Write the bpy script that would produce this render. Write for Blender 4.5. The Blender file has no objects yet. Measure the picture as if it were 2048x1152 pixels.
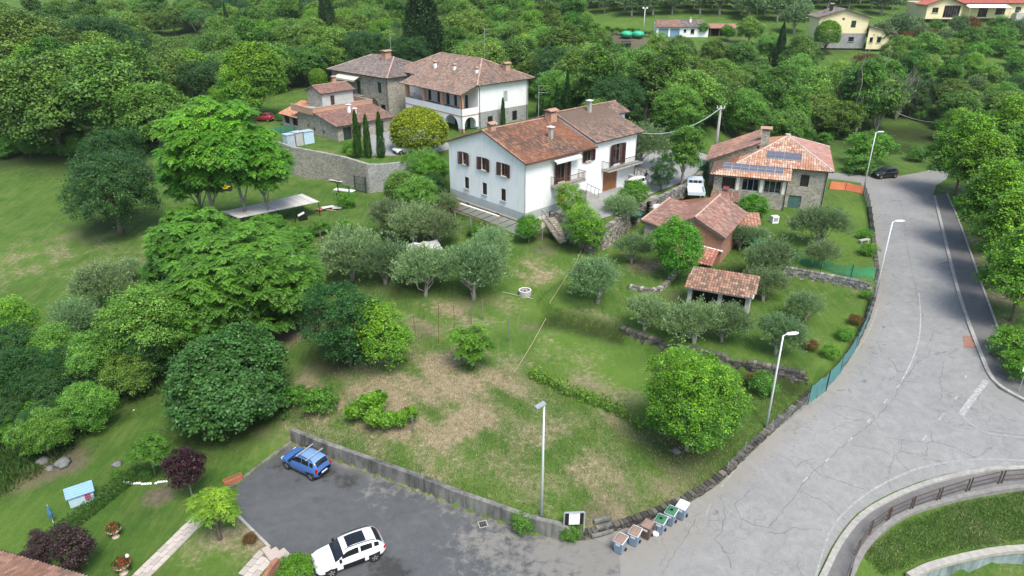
import bpy, math, random
import numpy as np
from mathutils import Vector, Matrix
from mathutils.geometry import delaunay_2d_cdt
random.seed(7); rng=np.random.default_rng(7)
# ------------------------------------------------------------------ camera, light, exposure
SC=bpy.context.scene; COL=SC.collection
CAM_H=32.5; CAM_F=1400.0; PITCH=math.radians(25.0)
cam_d=bpy.data.cameras.new('camera'); cam=bpy.data.objects.new('camera',cam_d); COL.objects.link(cam)
cam.location=(0,0,CAM_H); cam.rotation_euler=(math.radians(90)-PITCH,0,0)
cam_d.sensor_width=36.0; cam_d.lens=36.0*CAM_F/2048; cam_d.clip_start=0.5; cam_d.clip_end=3000
SC.camera=cam
world=bpy.data.worlds.new('World'); SC.world=world; world.use_nodes=True
wn=world.node_tree; bg=wn.nodes['Background']
sky=wn.nodes.new('ShaderNodeTexSky'); sky.sky_type='NISHITA'; sky.sun_disc=False
SUN_EL=math.radians(58); SUN_AZ=math.radians(155)     # direction the sun stands in, 0 = +Y, clockwise
sky.sun_elevation=SUN_EL; sky.sun_rotation=SUN_AZ; sky.air_density=1.2; sky.dust_density=2.5; sky.ozone_density=1.0
wn.links.new(sky.outputs[0],bg.inputs[0]); bg.inputs[1].default_value=0.115
sun_d=bpy.data.lights.new('sun','SUN'); sun=bpy.data.objects.new('sun',sun_d); COL.objects.link(sun)
sun_d.energy=2.0; sun_d.angle=math.radians(24); sun_d.color=(1.0,0.96,0.88)
_sd=Vector((math.sin(SUN_AZ)*math.cos(SUN_EL),math.cos(SUN_AZ)*math.cos(SUN_EL),math.sin(SUN_EL)))
sun.rotation_euler=_sd.to_track_quat('Z','Y').to_euler(); sun.location=(0,0,120)
SC.view_settings.view_transform='Standard'; SC.view_settings.look='None'; SC.view_settings.gamma=1
SC.view_settings.exposure=1.05
try: SC.view_settings.use_curve_mapping=False
except Exception: pass
SC.render.engine='CYCLES'
SC.cycles.max_bounces=5; SC.cycles.diffuse_bounces=3; SC.cycles.glossy_bounces=2; SC.cycles.transmission_bounces=3
SC.cycles.transparent_max_bounces=4; SC.cycles.use_denoising=True
# ------------------------------------------------------------------ survey helpers: photo sight line -> place on the ground
_S,_C=math.sin(PITCH),math.cos(PITCH)
def P(u,v,z=0.0):
    b=(v-576)/CAM_F; a=(u-1024)/CAM_F; d=(CAM_H-z)/(_S+b*_C)
    return Vector((a*d,d*(_C-b*_S),z))
def zat(v,y):
    b=(v-576)/CAM_F; d=y/(_C-b*_S); return CAM_H-d*(_S+b*_C)
# ------------------------------------------------------------------ terrain heights
class TPS:
    def __init__(s,pts,lam=0.02):
        p=np.array([[q.x,q.y] for q in pts]); z=np.array([q.z for q in pts]); n=len(p)
        s.p=p; K=s.k(p,p)+lam*np.eye(n)*100; Q=np.hstack([np.ones((n,1)),p])
        A=np.zeros((n+3,n+3)); A[:n,:n]=K; A[:n,n:]=Q; A[n:,:n]=Q.T
        s.w=np.linalg.solve(A,np.concatenate([z,np.zeros(3)]))
    @staticmethod
    def k(a,b):
        r2=((a[:,None,:]-b[None,:,:])**2).sum(2)+1e-9
        return 0.5*r2*np.log(r2)
    def __call__(s,x,y):
        q=np.stack([x.ravel(),y.ravel()],1); out=np.empty(len(q))
        for i in range(0,len(q),20000):
            c=q[i:i+20000]; out[i:i+20000]=s.k(c,s.p)@s.w[:len(s.p)]+np.hstack([np.ones((len(c),1)),c])@s.w[len(s.p):]
        return out.reshape(x.shape)
ROADPTS=[(700,1000,0),(900,1130,0),(1100,1100,0),(1300,1100,.15),(1400,1030,.5),(1500,1000,.9),(1530,862,1.9),(1600,900,1.6),(1700,800,2.2),(1800,700,2.8),
 (1745,600,3.4),(1820,600,3.3),(1820,500,3.6),(1820,400,4.0),(1728,375,4.1),(1790,355,4.2),(1870,345,4.2),(1600,340,4.6),(1960,300,4.2),(1950,560,3.5),(2040,560,3.7),
 (2000,850,1.9),(2048,900,1.8),(2000,950,1.3),(1700,1100,.3),(1650,1150,0),(600,1040,0),(500,1100,0),(480,970,0),(583,885,0),
 (1800,1050,-.1),(1900,1060,-.5),(2040,1010,.3),(2040,1085,-.8),(1830,1140,-.8),(2300,1000,1.2),(2300,1150,-1),(2048,770,2.7),(2150,700,3.4),(2100,400,4.5),(555,1300,0),(1200,1300,0),(1800,1400,-1.5)]
road_tps=TPS([P(*q) for q in ROADPTS])
BASEPTS=[(585,878,1.0),(700,925,1.1),(850,980,1.1),(1000,1035,1.1),(1090,1060,1.0),(1230,1040,.75),(1370,1005,.9),(1450,945,1.4),(1532,862,2.2),(1620,785,2.8),(1680,730,3.1),(1735,610,3.7),(1738,480,4.0),(1728,385,4.2),
 (850,900,1.8),(1100,900,2.0),(1300,950,1.5),(850,760,2.6),(1050,740,2.5),(1200,760,2.3),(1300,830,2.2),(1150,680,2.5),(1300,715,2.6),(1500,770,2.7),(1450,850,2.4),
 (1100,620,2.8),(1300,640,2.9),(1450,640,3.0),(1640,700,3.1),(1680,600,3.6),(1550,540,3.8),(1550,470,4.4),(1680,450,4.2),(1700,390,4.3),(1680,375,4.4),
 (1050,585,3.0),(900,600,2.9),(750,500,3.4),(560,440,3.0),(650,380,3.4),(730,386,3.4),(600,345,3.4),(1000,520,4.0),(1040,482,4.5),(900,430,4.5),(820,400,4.2),(1150,505,4.2),(1350,540,4.0),(1290,470,4.2),(1440,480,4.5),
 (660,640,2.2),(560,620,1.5),(620,770,1.5),(480,560,1.8),(480,480,2.2),(430,430,2.5),(330,430,2.0),(300,600,.8),
 (50,950,-.6),(300,950,-.1),(450,1100,0),(100,800,-.6),(450,850,.2),(570,830,.9),(250,1140,0),(-100,1100,-.6),(-200,800,-1),
 (100,450,.5),(150,600,0),(50,350,1.5),(-200,450,.5),(250,330,2.5),(380,330,3.2),(480,300,4.5),
 (1180,380,7.1),(1280,350,7.1),(1380,322,6.8),(1430,400,5.0),(1500,320,5.5),(1560,360,4.9),(880,260,6.6),(760,270,6.8),(980,250,6.6),(620,270,6.8),(540,235,6.8),(460,215,6.8),(1100,260,6.6),
 (1000,200,7.5),(1300,260,6),(1500,230,3.9),(1800,270,3),(1700,200,5.2),(1500,120,10.2),(1300,120,10.2),(1700,120,10.2),(1250,90,12.5),(1400,72,13.8),(1480,75,13.6),(1660,90,12.3),(1750,84,12.9),(1900,110,11),(1850,150,8.3),(2000,150,8.3),(1860,42,16.5),(2030,42,16.5),(2048,100,11.6),
 (1300,20,18.7),(1500,10,19.8),(1700,10,19.8),(1950,0,20.7),(1000,50,14.5),(800,50,14),(600,50,13),(300,90,9.5),(400,95,9.2),(100,100,8.5),(-100,250,4),(100,250,4.5),(700,150,8.2),(400,200,6.2),(900,120,9.5),(1100,150,8.3),(1960,230,4.4),(2100,240,4.2)]
_far=[Vector((x,y,z)) for x,y,z in ((-300,120,4),(-300,250,14),(-250,400,24),(0,320,25),(0,450,34),(200,320,27),(300,200,12),(250,100,5),(300,450,38),(-150,600,38),(150,650,42),(-60,20,-1),(-150,40,-2),(100,10,-2),(0,-30,-1),(130,60,3))]
base_tps=TPS([P(*q) for q in BASEPTS]+_far)
_wall_px=[(583,885,0),(640,909,0),(700,931,0),(780,961,0),(850,987,0),(920,1016,0),(1000,1044,0),(1060,1066,0),(1100,1076,0),(1140,1080,.05),(1180,1078,.08),(1240,1060,.15),(1300,1040,.3),(1370,1010,.5),(1410,986,.75),(1450,955,1.1),(1490,915,1.5),(1532,874,1.8),(1575,835,2.1),(1620,798,2.3),(1680,742,2.65),(1708,700,2.9),(1733,650,3.1),(1748,605,3.35),(1757,560,3.5),(1748,480,3.7),(1740,420,3.95),(1731,392,4.05),(1727,378,4.1)]
WALL=[P(*q) for q in _wall_px]
_l=P(470,970,0); _l2=P(480,1045,0)
RPOLY=WALL+[P(1727,345,4.2),P(1600,334,4.6),P(1600,318,4.8),P(1727,318,4.2),P(1960,290,4.2),Vector((260,95,4)),Vector((260,-60,0)),Vector((-60,-60,0)),P(555,1300,0),P(545,1110,0),P(500,1062,0),_l2,_l]
def arr(poly): return np.array([[q[0],q[1]] for q in poly])
def inside(x,y,poly):
    p=arr(poly); r=np.zeros(x.shape,bool); j=len(p)-1
    for i in range(len(p)):
        xi,yi=p[i]; xj,yj=p[j]
        if yi!=yj:
            r^=((yi>y)!=(yj>y))&(x<(xj-xi)*(y-yi)/(yj-yi)+xi)
        j=i
    return r
def segdist(x,y,line):
    p=arr(line); d=np.full(x.shape,1e9)
    for i in range(len(p)-1):
        a=p[i]; b=p[i+1]; e=b-a; L=(e**2).sum()+1e-9
        t=np.clip(((x-a[0])*e[0]+(y-a[1])*e[1])/L,0,1)
        d=np.minimum(d,np.hypot(x-a[0]-t*e[0],y-a[1]-t*e[1]))
    return d
def smooth(t): t=np.clip(t,0,1); return t*t*(3-2*t)
T1=[P(*q) for q in((1105,648,2.5),(1160,660,2.5),(1230,678,2.6),(1300,700,2.7),(1380,722,2.7),(1460,742,2.7),(1540,758,2.8),(1610,772,2.9))]   # foot of lower terrace wall
T1P=T1+[P(1700,730,2.9),P(1760,590,3.6),P(1600,500,4),P(1150,540,4),P(1080,600,3)]
T2=[P(*q) for q in((1560,556,3.6),(1600,562,3.6),(1650,572,3.6),(1700,583,3.6),(1735,590,3.7))]
T2P=T2+[P(1765,580,3.8),P(1745,400,4),P(1500,400,4.5),P(1480,520,4)]
T3=[P(*q) for q in((1255,583,3.6),(1300,592,3.6),(1325,588,3.6),(1352,560,3.6))]
T3P=T3+[P(1390,500,4),P(1230,500,4),P(1220,560,3.8)]
UL=[P(*q) for q in((1086,425,7.1),(1108,430,7.1),(1150,446,7.1),(1196,455,7.1),(1222,446,7.1),(1243,428,7.1),(1285,405,7.1),(1330,388,7.1),(1372,374,7.0),(1402,352,7.0),(1425,318,7.0))]   # edge of the upper yard
UPOLY=UL+[Vector((45,130,6)),Vector((-10,150,6)),Vector((-12,88,6.5)),P(1040,400,7.1)]
VL=[P(*q) for q in((500,262,6.8),(545,278,6.8),(585,294,6.8),(640,304,6.8),(690,314,6.8),(735,329,6.8),(790,327,6.8),(850,318,6.8),(885,300,6.8))]
VPOLY=VL+[Vector((-5,110,6.8)),Vector((-2,135,6.8)),Vector((-50,150,6.8)),Vector((-60,128,6.8))]
# lower right bank below the curved coping wall
BANK=[P(*q) for q in((1815,1165,-.9),(1850,1143,-.9),(1890,1127,-.85),(1940,1112,-.8),(2000,1102,-.8),(2070,1097,-.7),(2200,1095,-.6))]
BANKP=BANK+[Vector((80,20,0)),Vector((60,5,0)),Vector((22,18,0))]
def zterrain(x,y,carve=True):
    x=np.asarray(x,float); y=np.asarray(y,float)
    z=base_tps(x,y)
    far=smooth((np.hypot(x-40,y-60)-250)/150)
    inr=inside(x,y,RPOLY); dr=segdist(x,y,RPOLY+[RPOLY[0]]); sd=np.where(inr,dr,-dr)
    for L,Pg,h,dec in((T1,T1P,1.1,9.),(T2,T2P,1.0,9.),(T3,T3P,.55,6.)):
        i=inside(x,y,Pg); d=segdist(x,y,L); z=z+np.where(i,h*smooth(d/.35)*np.exp(-d/dec)*1.05,0)
        if L is T1:  pass
    for L,Pg,zz in((UL,UPOLY,7.1),(VL,VPOLY,6.8)):
        i=inside(x,y,Pg); d=segdist(x,y,L); t=np.where(i,smooth((d-.02)/.5),0)
        de=segdist(x,y,Pg[len(L)-1:]+[Pg[0]]); t=t*np.where(i,smooth(de/6.),0)
        z=z*(1-t)+zz*t
    zr=road_tps(x,y)
    t=smooth((sd+.62)/.5); z=z*(1-t)+zr*t
    i=inside(x,y,BANKP); d=segdist(x,y,BANK); z=z-np.where(i,1.15*smooth(d/.3)+d*.12,0)
    return z
_Zs=np.concatenate([np.arange(28,130,.12),np.arange(130,420,.6)])
def G(u,v):
    b=(v-576)/CAM_F; a=(u-1024)/CAM_F
    X=a*_Zs; Y=_Zs*(_C-b*_S); Zr=CAM_H-_Zs*(_S+b*_C)
    k=np.argmax(zterrain(X,Y)>=Zr)
    if k==0: k=len(_Zs)-1
    return Vector((X[k],Y[k],float(zterrain(X[k:k+1],Y[k:k+1])[0])))
def gz(x,y): return float(zterrain(np.array([x]),np.array([y]))[0])
def top_of(p,v): return zat(v,p.y)-p.z     # height of an upright thing at p whose top is seen on row v
# ------------------------------------------------------------------ materials
def nodemat(name):
    m=bpy.data.materials.new(name); m.use_nodes=True; nt=m.node_tree; b=nt.nodes['Principled BSDF']; return m,nt,b
def N(nt,t,**kw):
    n=nt.nodes.new('ShaderNode'+t)
    for k,v in kw.items():
        if k.startswith('i_'): n.inputs[k[2:].replace('_',' ')].default_value=v
        else: setattr(n,k,v)
    return n
def ramp(nt,src,stops):
    r=nt.nodes.new('ShaderNodeValToRGB'); e=r.color_ramp.elements
    while len(e)<len(stops): e.new(.5)
    for k,(p,c) in enumerate(stops): e[k].position=p; e[k].color=(*c,1) if len(c)==3 else c
    nt.links.new(src,r.inputs[0]); return r.outputs[0]
def mixc(nt,f,a,b,mode='MIX'):
    m=nt.nodes.new('ShaderNodeMix'); m.data_type='RGBA'; m.blend_type=mode
    for s,val in((0,f),(6,a),(7,b)):
        if isinstance(val,(int,float)): m.inputs[s].default_value=val
        elif isinstance(val,tuple): m.inputs[s].default_value=(*val,1) if len(val)==3 else val
        else: nt.links.new(val,m.inputs[s])
    return m.outputs[2]
def noise(nt,scale,detail=4,rough=.6,dist=0,vec=None):
    n=nt.nodes.new('ShaderNodeTexNoise'); n.inputs['Scale'].default_value=scale; n.inputs['Detail'].default_value=detail
    n.inputs['Roughness'].default_value=rough; n.inputs['Distortion'].default_value=dist
    if vec is not None: nt.links.new(vec,n.inputs['Vector'])
    return n.outputs[0]
def mth(nt,op,a,b=None,c=None):
    m=nt.nodes.new('ShaderNodeMath'); m.operation=op
    for s,val in enumerate((a,b,c)):
        if val is None: continue
        if isinstance(val,(int,float)): m.inputs[s].default_value=val
        else: nt.links.new(val,m.inputs[s])
    return m.outputs[0]
def objco(nt):
    t=nt.nodes.new('ShaderNodeTexCoord'); return t.outputs['Object']
def bump(nt,b,h,dist=.02,strength=.6):
    n=nt.nodes.new('ShaderNodeBump'); n.inputs['Distance'].default_value=dist; n.inputs['Strength'].default_value=strength
    nt.links.new(h,n.inputs['Height']); nt.links.new(n.outputs[0],b.inputs['Normal'])
def plain(name,col,rough=.6,var=.15,scale=3.,metal=0,spec=.4,bmp=0,attr=False,coat=0):
    m,nt,b=nodemat(name); co=objco(nt); n=noise(nt,scale,5,.65,vec=co)
    c0=tuple(max(0,x*(1-var)) for x in col); c1=tuple(min(1,x*(1+var)) for x in col)
    c=ramp(nt,n,[(.3,c0),(.7,c1)])
    if attr:
        a=N(nt,'Attribute',attribute_name='Col'); c=mixc(nt,1.0,c,a.outputs['Color'],'MULTIPLY')
    nt.links.new(c,b.inputs['Base Color']); b.inputs['Roughness'].default_value=rough; b.inputs['Metallic'].default_value=metal
    b.inputs['Specular IOR Level'].default_value=spec; b.inputs['Coat Weight'].default_value=coat
    if bmp: bump(nt,b,noise(nt,scale*6,4,.7,vec=co),bmp)
    return m
M={}
def leafmat(name,hv=.018,vv=.28,gloss=.45,trans=.27):
    m,nt,b=nodemat(name); a=N(nt,'Attribute',attribute_name='Col'); oi=N(nt,'ObjectInfo')
    h=nt.nodes.new('ShaderNodeHueSaturation'); nt.links.new(a.outputs['Color'],h.inputs['Color'])
    nt.links.new(mth(nt,'MULTIPLY_ADD',oi.outputs['Random'],2*hv,.5-hv),h.inputs['Hue'])
    r2=mth(nt,'FRACT',mth(nt,'MULTIPLY',oi.outputs['Random'],7.31)); nt.links.new(mth(nt,'MULTIPLY_ADD',r2,2*vv,1-vv),h.inputs['Value'])
    nt.links.new(h.outputs[0],b.inputs['Base Color']); b.inputs['Roughness'].default_value=gloss; b.inputs['Specular IOR Level'].default_value=.3
    tr=N(nt,'BsdfTranslucent'); nt.links.new(h.outputs[0],tr.inputs[0]); mx=N(nt,'MixShader'); mx.inputs[0].default_value=trans
    nt.links.new(b.outputs[0],mx.inputs[1]); nt.links.new(tr.outputs[0],mx.inputs[2])
    nt.links.new(mx.outputs[0],nt.nodes['Material Output'].inputs[0]); return m
M['leaf']=leafmat('leaf'); M['leaf_fix']=leafmat('leaf_fixed',.006,.05)
M['bark']=plain('bark',(.13,.105,.08),.9,.4,8,bmp=.03)
M['bark_grey']=plain('bark_grey',(.25,.24,.21),.9,.3,6,bmp=.02)
M['dead']=plain('dead_wood',(.30,.28,.24),.9,.25,6)
M['white_wall']=plain('white_plaster',(.80,.81,.79),.85,.035,1.2,bmp=.004)
def plastermat(name,c0,dirt):
    m,nt,b=nodemat(name); co=objco(nt); mp=N(nt,'Mapping'); mp.inputs['Scale'].default_value=(2.2,2.2,.22); nt.links.new(co,mp.inputs[0])
    st=noise(nt,1.6,6,.75,.2,mp.outputs[0]); n2=noise(nt,.6,5,.7,0,co); c=mixc(nt,ramp(nt,st,[(.50,(0,0,0)),(.76,(.7,.7,.7))]),c0,dirt); c=mixc(nt,ramp(nt,n2,[(.5,(0,0,0)),(.75,(.35,.35,.35))]),c,dirt)
    nt.links.new(c,b.inputs['Base Color']); b.inputs['Roughness'].default_value=.88; bump(nt,b,noise(nt,9,4,.7,0,co),.004); return m
M['white_wall']=plastermat('white_plaster_streaked',(.80,.83,.825),(.58,.60,.57))
M['plinth']=plain('grey_plinth_paint',(.42,.45,.45),.85,.08,1.5)
M['cream']=plain('cream_plaster',(.76,.67,.42),.85,.05,1)
M['cream2']=plain('pale_plaster',(.72,.69,.60),.85,.06,1)
M['greyplaster']=plain('grey_plaster',(.42,.42,.40),.9,.15,1.2)
M['concrete']=plain('concrete',(.36,.35,.32),.9,.2,2,bmp=.01)
M['wood']=plain('wood',(.20,.12,.07),.7,.25,5)
M['woodpale']=plain('pale_timber',(.42,.33,.22),.8,.25,5)
M['doorbrown']=plain('brown_door',(.27,.12,.05),.6,.2,4)
M['shutter']=plain('brown_shutter',(.075,.035,.028),.55,.2,6)
M['greenshut']=plain('dark_green_shutter',(.02,.05,.035),.55,.2,6)
M['iron']=plain('dark_iron',(.025,.025,.028),.5,.2,6,metal=.3)
M['rust']=plain('rusty_iron',(.12,.05,.03),.7,.3,8)
M['galv']=plain('galvanised_steel',(.5,.53,.54),.45,.08,4,metal=.5)
M['paintwhite']=plain('white_paint',(.78,.79,.78),.5,.05,4)
M['black']=plain('black_plastic',(.012,.012,.014),.5,.2,6)
M['tyre']=plain('tyre_rubber',(.02,.02,.02),.85,.2,8)
M['rim']=plain('wheel_alloy',(.45,.46,.47),.35,.1,4,metal=.7)
M['brick']=None
def glassmat(name,col=(.012,.016,.02),rough=.06):
    m,nt,b=nodemat(name); c=mixc(nt,noise(nt,.8,2),col,tuple(x*1.8 for x in col)) if name!='window_glass' else mixc(nt,ramp(nt,noise(nt,1.1,3,.6,0,objco(nt)),[(.56,(0,0,0)),(.62,(1,1,1))]),col,(.07,.075,.08)); nt.links.new(c,b.inputs['Base Color']); b.inputs['Roughness'].default_value=rough
    b.inputs['Specular IOR Level'].default_value=.5; return m
M['glass']=glassmat('window_glass'); M['carglass']=glassmat('car_glass',(.008,.01,.012),.04)
M['dark']=plain('dark_interior',(.03,.028,.026),.9,.2,3)
def stonemat(name,c1,c2,c3,scale=3.2,mort=(.33,.31,.27),bd=.03):
    m,nt,b=nodemat(name); co=objco(nt); mp=N(nt,'Mapping'); mp.inputs['Scale'].default_value=(1,1,1.7); nt.links.new(co,mp.inputs[0])
    vadd=N(nt,'VectorMath',operation='ADD'); nz=N(nt,'TexNoise'); nz.inputs['Scale'].default_value=4; nt.links.new(mp.outputs[0],nz.inputs['Vector'])
    sc=N(nt,'VectorMath',operation='SCALE'); sc.inputs['Scale'].default_value=.18; nt.links.new(nz.outputs['Color'],sc.inputs[0])
    nt.links.new(mp.outputs[0],vadd.inputs[0]); nt.links.new(sc.outputs[0],vadd.inputs[1])
    v=N(nt,'TexVoronoi'); v.inputs['Scale'].default_value=scale; nt.links.new(vadd.outputs[0],v.inputs['Vector'])
    e=N(nt,'TexVoronoi',feature='DISTANCE_TO_EDGE'); e.inputs['Scale'].default_value=scale; nt.links.new(vadd.outputs[0],e.inputs['Vector'])
    sp=N(nt,'SeparateColor'); nt.links.new(v.outputs['Color'],sp.inputs[0])
    c=ramp(nt,sp.outputs[0],[(0,c1),(.5,c2),(1,c3)])
    big=ramp(nt,noise(nt,.5,5,.7,vec=co),[(.3,(.75,.75,.75)),(.7,(1.2,1.17,1.1))]); c=mixc(nt,1.,c,big,'MULTIPLY')
    ed=ramp(nt,e.outputs['Distance'],[(.02,(1,1,1)),(.09,(0,0,0))]); c=mixc(nt,ed,c,mort)
    nt.links.new(c,b.inputs['Base Color']); b.inputs['Roughness'].default_value=.92
    bump(nt,b,ramp(nt,e.outputs['Distance'],[(0,(0,0,0)),(.15,(1,1,1))]),bd); return m
M['stone']=stonemat('rubble_stone_masonry',(.20,.19,.165),(.31,.295,.25),(.42,.40,.35))
M['stonegrey']=stonemat('grey_stone_masonry',(.20,.21,.21),(.27,.28,.28),(.36,.37,.37),4.0,(.4,.4,.39))
def brickmat(name,c1,c2,mort,scale=3.5):
    m,nt,b=nodemat(name); t=N(nt,'TexCoord'); sx=N(nt,'SeparateXYZ'); nt.links.new(t.outputs['Object'],sx.inputs[0])
    cm=N(nt,'CombineXYZ'); nt.links.new(mth(nt,'ADD',sx.outputs[0],sx.outputs[1]),cm.inputs[0]); nt.links.new(sx.outputs[2],cm.inputs[1])
    br=N(nt,'TexBrick'); br.inputs['Scale'].default_value=scale; br.inputs['Color1'].default_value=(*c1,1); br.inputs['Color2'].default_value=(*c2,1); br.inputs['Mortar'].default_value=(*mort,1)
    br.inputs['Brick Width'].default_value=.9; br.inputs['Row Height'].default_value=.25; br.inputs['Mortar Size'].default_value=.03
    nt.links.new(cm.outputs[0],br.inputs['Vector']); big=ramp(nt,noise(nt,1.2,5,.7),[(.3,(.6,.6,.6)),(.7,(1.15,1.12,1.05))])
    nt.links.new(mixc(nt,1.,br.outputs[0],big,'MULTIPLY'),b.inputs['Base Color']); b.inputs['Roughness'].default_value=.9; return m
M['brick']=brickmat('red_brick',(.34,.13,.07),(.42,.19,.11),(.35,.30,.25))
M['brickpink']=brickmat('salmon_brick',(.50,.27,.18),(.55,.31,.21),(.45,.33,.26))
M['tile']=plain('clay_roof_tile',(1,1,1),.85,.12,3,attr=True)
M['under']=plain('roof_timber_underside',(.13,.09,.065),.9,.2,4)
M['attr']=plain('coloured_surface',(1,1,1),.8,.12,6,attr=True)
M['attrstone']=plain('field_stone',(1,1,1),.92,.3,9,attr=True,bmp=.02)
# ------------------------------------------------------------------ mesh builder
class MB:
    def __init__(s): s.v=[]; s.f=[]; s.c=[]; s.m=[]
    def poly(s,pts,col=(1,1,1),mi=0):
        k=len(s.v); s.v+=[tuple(p) for p in pts]; s.f.append(tuple(range(k,k+len(pts)))); s.c.append(col); s.m.append(mi)
    def mesh(s,vs,fs,col=(1,1,1),mi=0):
        k=len(s.v); s.v+=[tuple(p) for p in vs]
        for f in fs: s.f.append(tuple(i+k for i in f)); s.c.append(col); s.m.append(mi)
    def box(s,x0,x1,y0,y1,z0,z1,col=(1,1,1),mi=0,xf=None):
        vs=[(x,y,z) for z in(z0,z1) for y in(y0,y1) for x in(x0,x1)]
        if xf is not None: vs=[tuple(xf@Vector(p)) for p in vs]
        s.mesh(vs,[(0,2,3,1),(4,5,7,6),(0,1,5,4),(2,6,7,3),(0,4,6,2),(1,3,7,5)],col,mi)
    def bar(s,p,q,w=.05,h=None,col=(1,1,1),mi=0):
        p=Vector(p);q=Vector(q);d=(q-p); L=d.length
        if L<1e-6: return
        d/=L; up=Vector((0,0,1)) if abs(d.z)<.95 else Vector((0,1,0)); a=d.cross(up).normalized()*(w/2); b=a.cross(d).normalized()*((h or w)/2)
        vs=[p-a-b,p+a-b,p+a+b,p-a+b,q-a-b,q+a-b,q+a+b,q-a+b]
        s.mesh(vs,[(3,2,1,0),(4,5,6,7),(0,1,5,4),(1,2,6,5),(2,3,7,6),(3,0,4,7)],col,mi)
    def tube(s,pts,rad,n=7,col=(1,1,1),mi=0,cap=True):
        pts=[Vector(p) for p in pts]; rings=[]
        if isinstance(rad,(int,float)): rad=[rad]*len(pts)
        k0=len(s.v); ref=Vector((.13,.9,.2)).normalized()
        for i,p in enumerate(pts):
            d=(pts[min(i+1,len(pts)-1)]-pts[max(i-1,0)]).normalized(); a=d.cross(ref)
            if a.length<.1: a=d.cross(Vector((1,0,0)))
            a.normalize(); b=d.cross(a)
            for j in range(n):
                t=2*math.pi*j/n; s.v.append(tuple(p+(a*math.cos(t)+b*math.sin(t))*rad[i]))
        for i in range(len(pts)-1):
            for j in range(n):
                A=k0+i*n+j; B=k0+i*n+(j+1)%n
                s.f.append((A,A+n,B+n,B)); s.c.append(col); s.m.append(mi)
        if cap:
            s.f.append(tuple(k0+j for j in range(n))); s.c.append(col); s.m.append(mi)
            k=k0+(len(pts)-1)*n; s.f.append(tuple(k+j for j in reversed(range(n)))); s.c.append(col); s.m.append(mi)
    def cyl(s,c,r,z0,z1,n=16,col=(1,1,1),mi=0,r2=None):
        s.tube([(c[0],c[1],z0),(c[0],c[1],z1)],[r,r if r2 is None else r2],n,col,mi)
    def build(s,name,mats,parent=None,smooth_=False,loc=None):
        me=bpy.data.meshes.new(name); me.from_pydata(s.v,[],s.f)
        if not isinstance(mats,(list,tuple)): mats=[mats]
        for m in mats: me.materials.append(M[m] if isinstance(m,str) else m)
        if len(mats)>1: me.polygons.foreach_set('material_index',s.m)
        a=me.attributes.new('Col','FLOAT_COLOR','FACE'); a.data.foreach_set('color',np.hstack([np.array(s.c,float).reshape(-1,3),np.ones((len(s.c),1))]).ravel())
        if smooth_: me.polygons.foreach_set('use_smooth',[True]*len(me.polygons))
        me.update(); return link(me,name,parent,loc)
def link(me,name,parent=None,loc=None,rz=0,sc=None):
    o=bpy.data.objects.new(name,me); COL.objects.link(o)
    if parent is not None: o.parent=parent
    if loc is not None: o.location=loc
    if rz: o.rotation_euler=(0,0,rz)
    if sc is not None: o.scale=sc if isinstance(sc,(tuple,list)) else (sc,sc,sc)
    return o
def tag(o,label=None,cat=None,group=None,kind=None):
    if label: o['label']=label
    if cat: o['category']=cat
    if group: o['group']=group
    if kind: o['kind']=kind
    return o
def thing(name,label,cat,loc,rz=0,group=None,sc=None):
    return tag(link(None,name,None,loc,rz,sc),label,cat,group)
def arrmesh(name,V,Fn,cols,mat,n=4,smooth_=False):
    """V (k*n,3) corners of k n-gons, cols (k,3)"""
    k=len(V)//n; me=bpy.data.meshes.new(name); me.vertices.add(len(V)); me.vertices.foreach_set('co',np.asarray(V,np.float32).ravel())
    me.loops.add(len(V)); me.loops.foreach_set('vertex_index',np.arange(len(V),dtype=np.int32))
    me.polygons.add(k); me.polygons.foreach_set('loop_start',np.arange(0,len(V),n,dtype=np.int32)); me.polygons.foreach_set('loop_total',np.full(k,n,dtype=np.int32))
    a=me.attributes.new('Col','FLOAT_COLOR','FACE'); a.data.foreach_set('color',np.hstack([np.clip(cols,0,1),np.ones((k,1))]).astype(np.float32).ravel())
    me.materials.append(mat); me.update(calc_edges=True); return me
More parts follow.
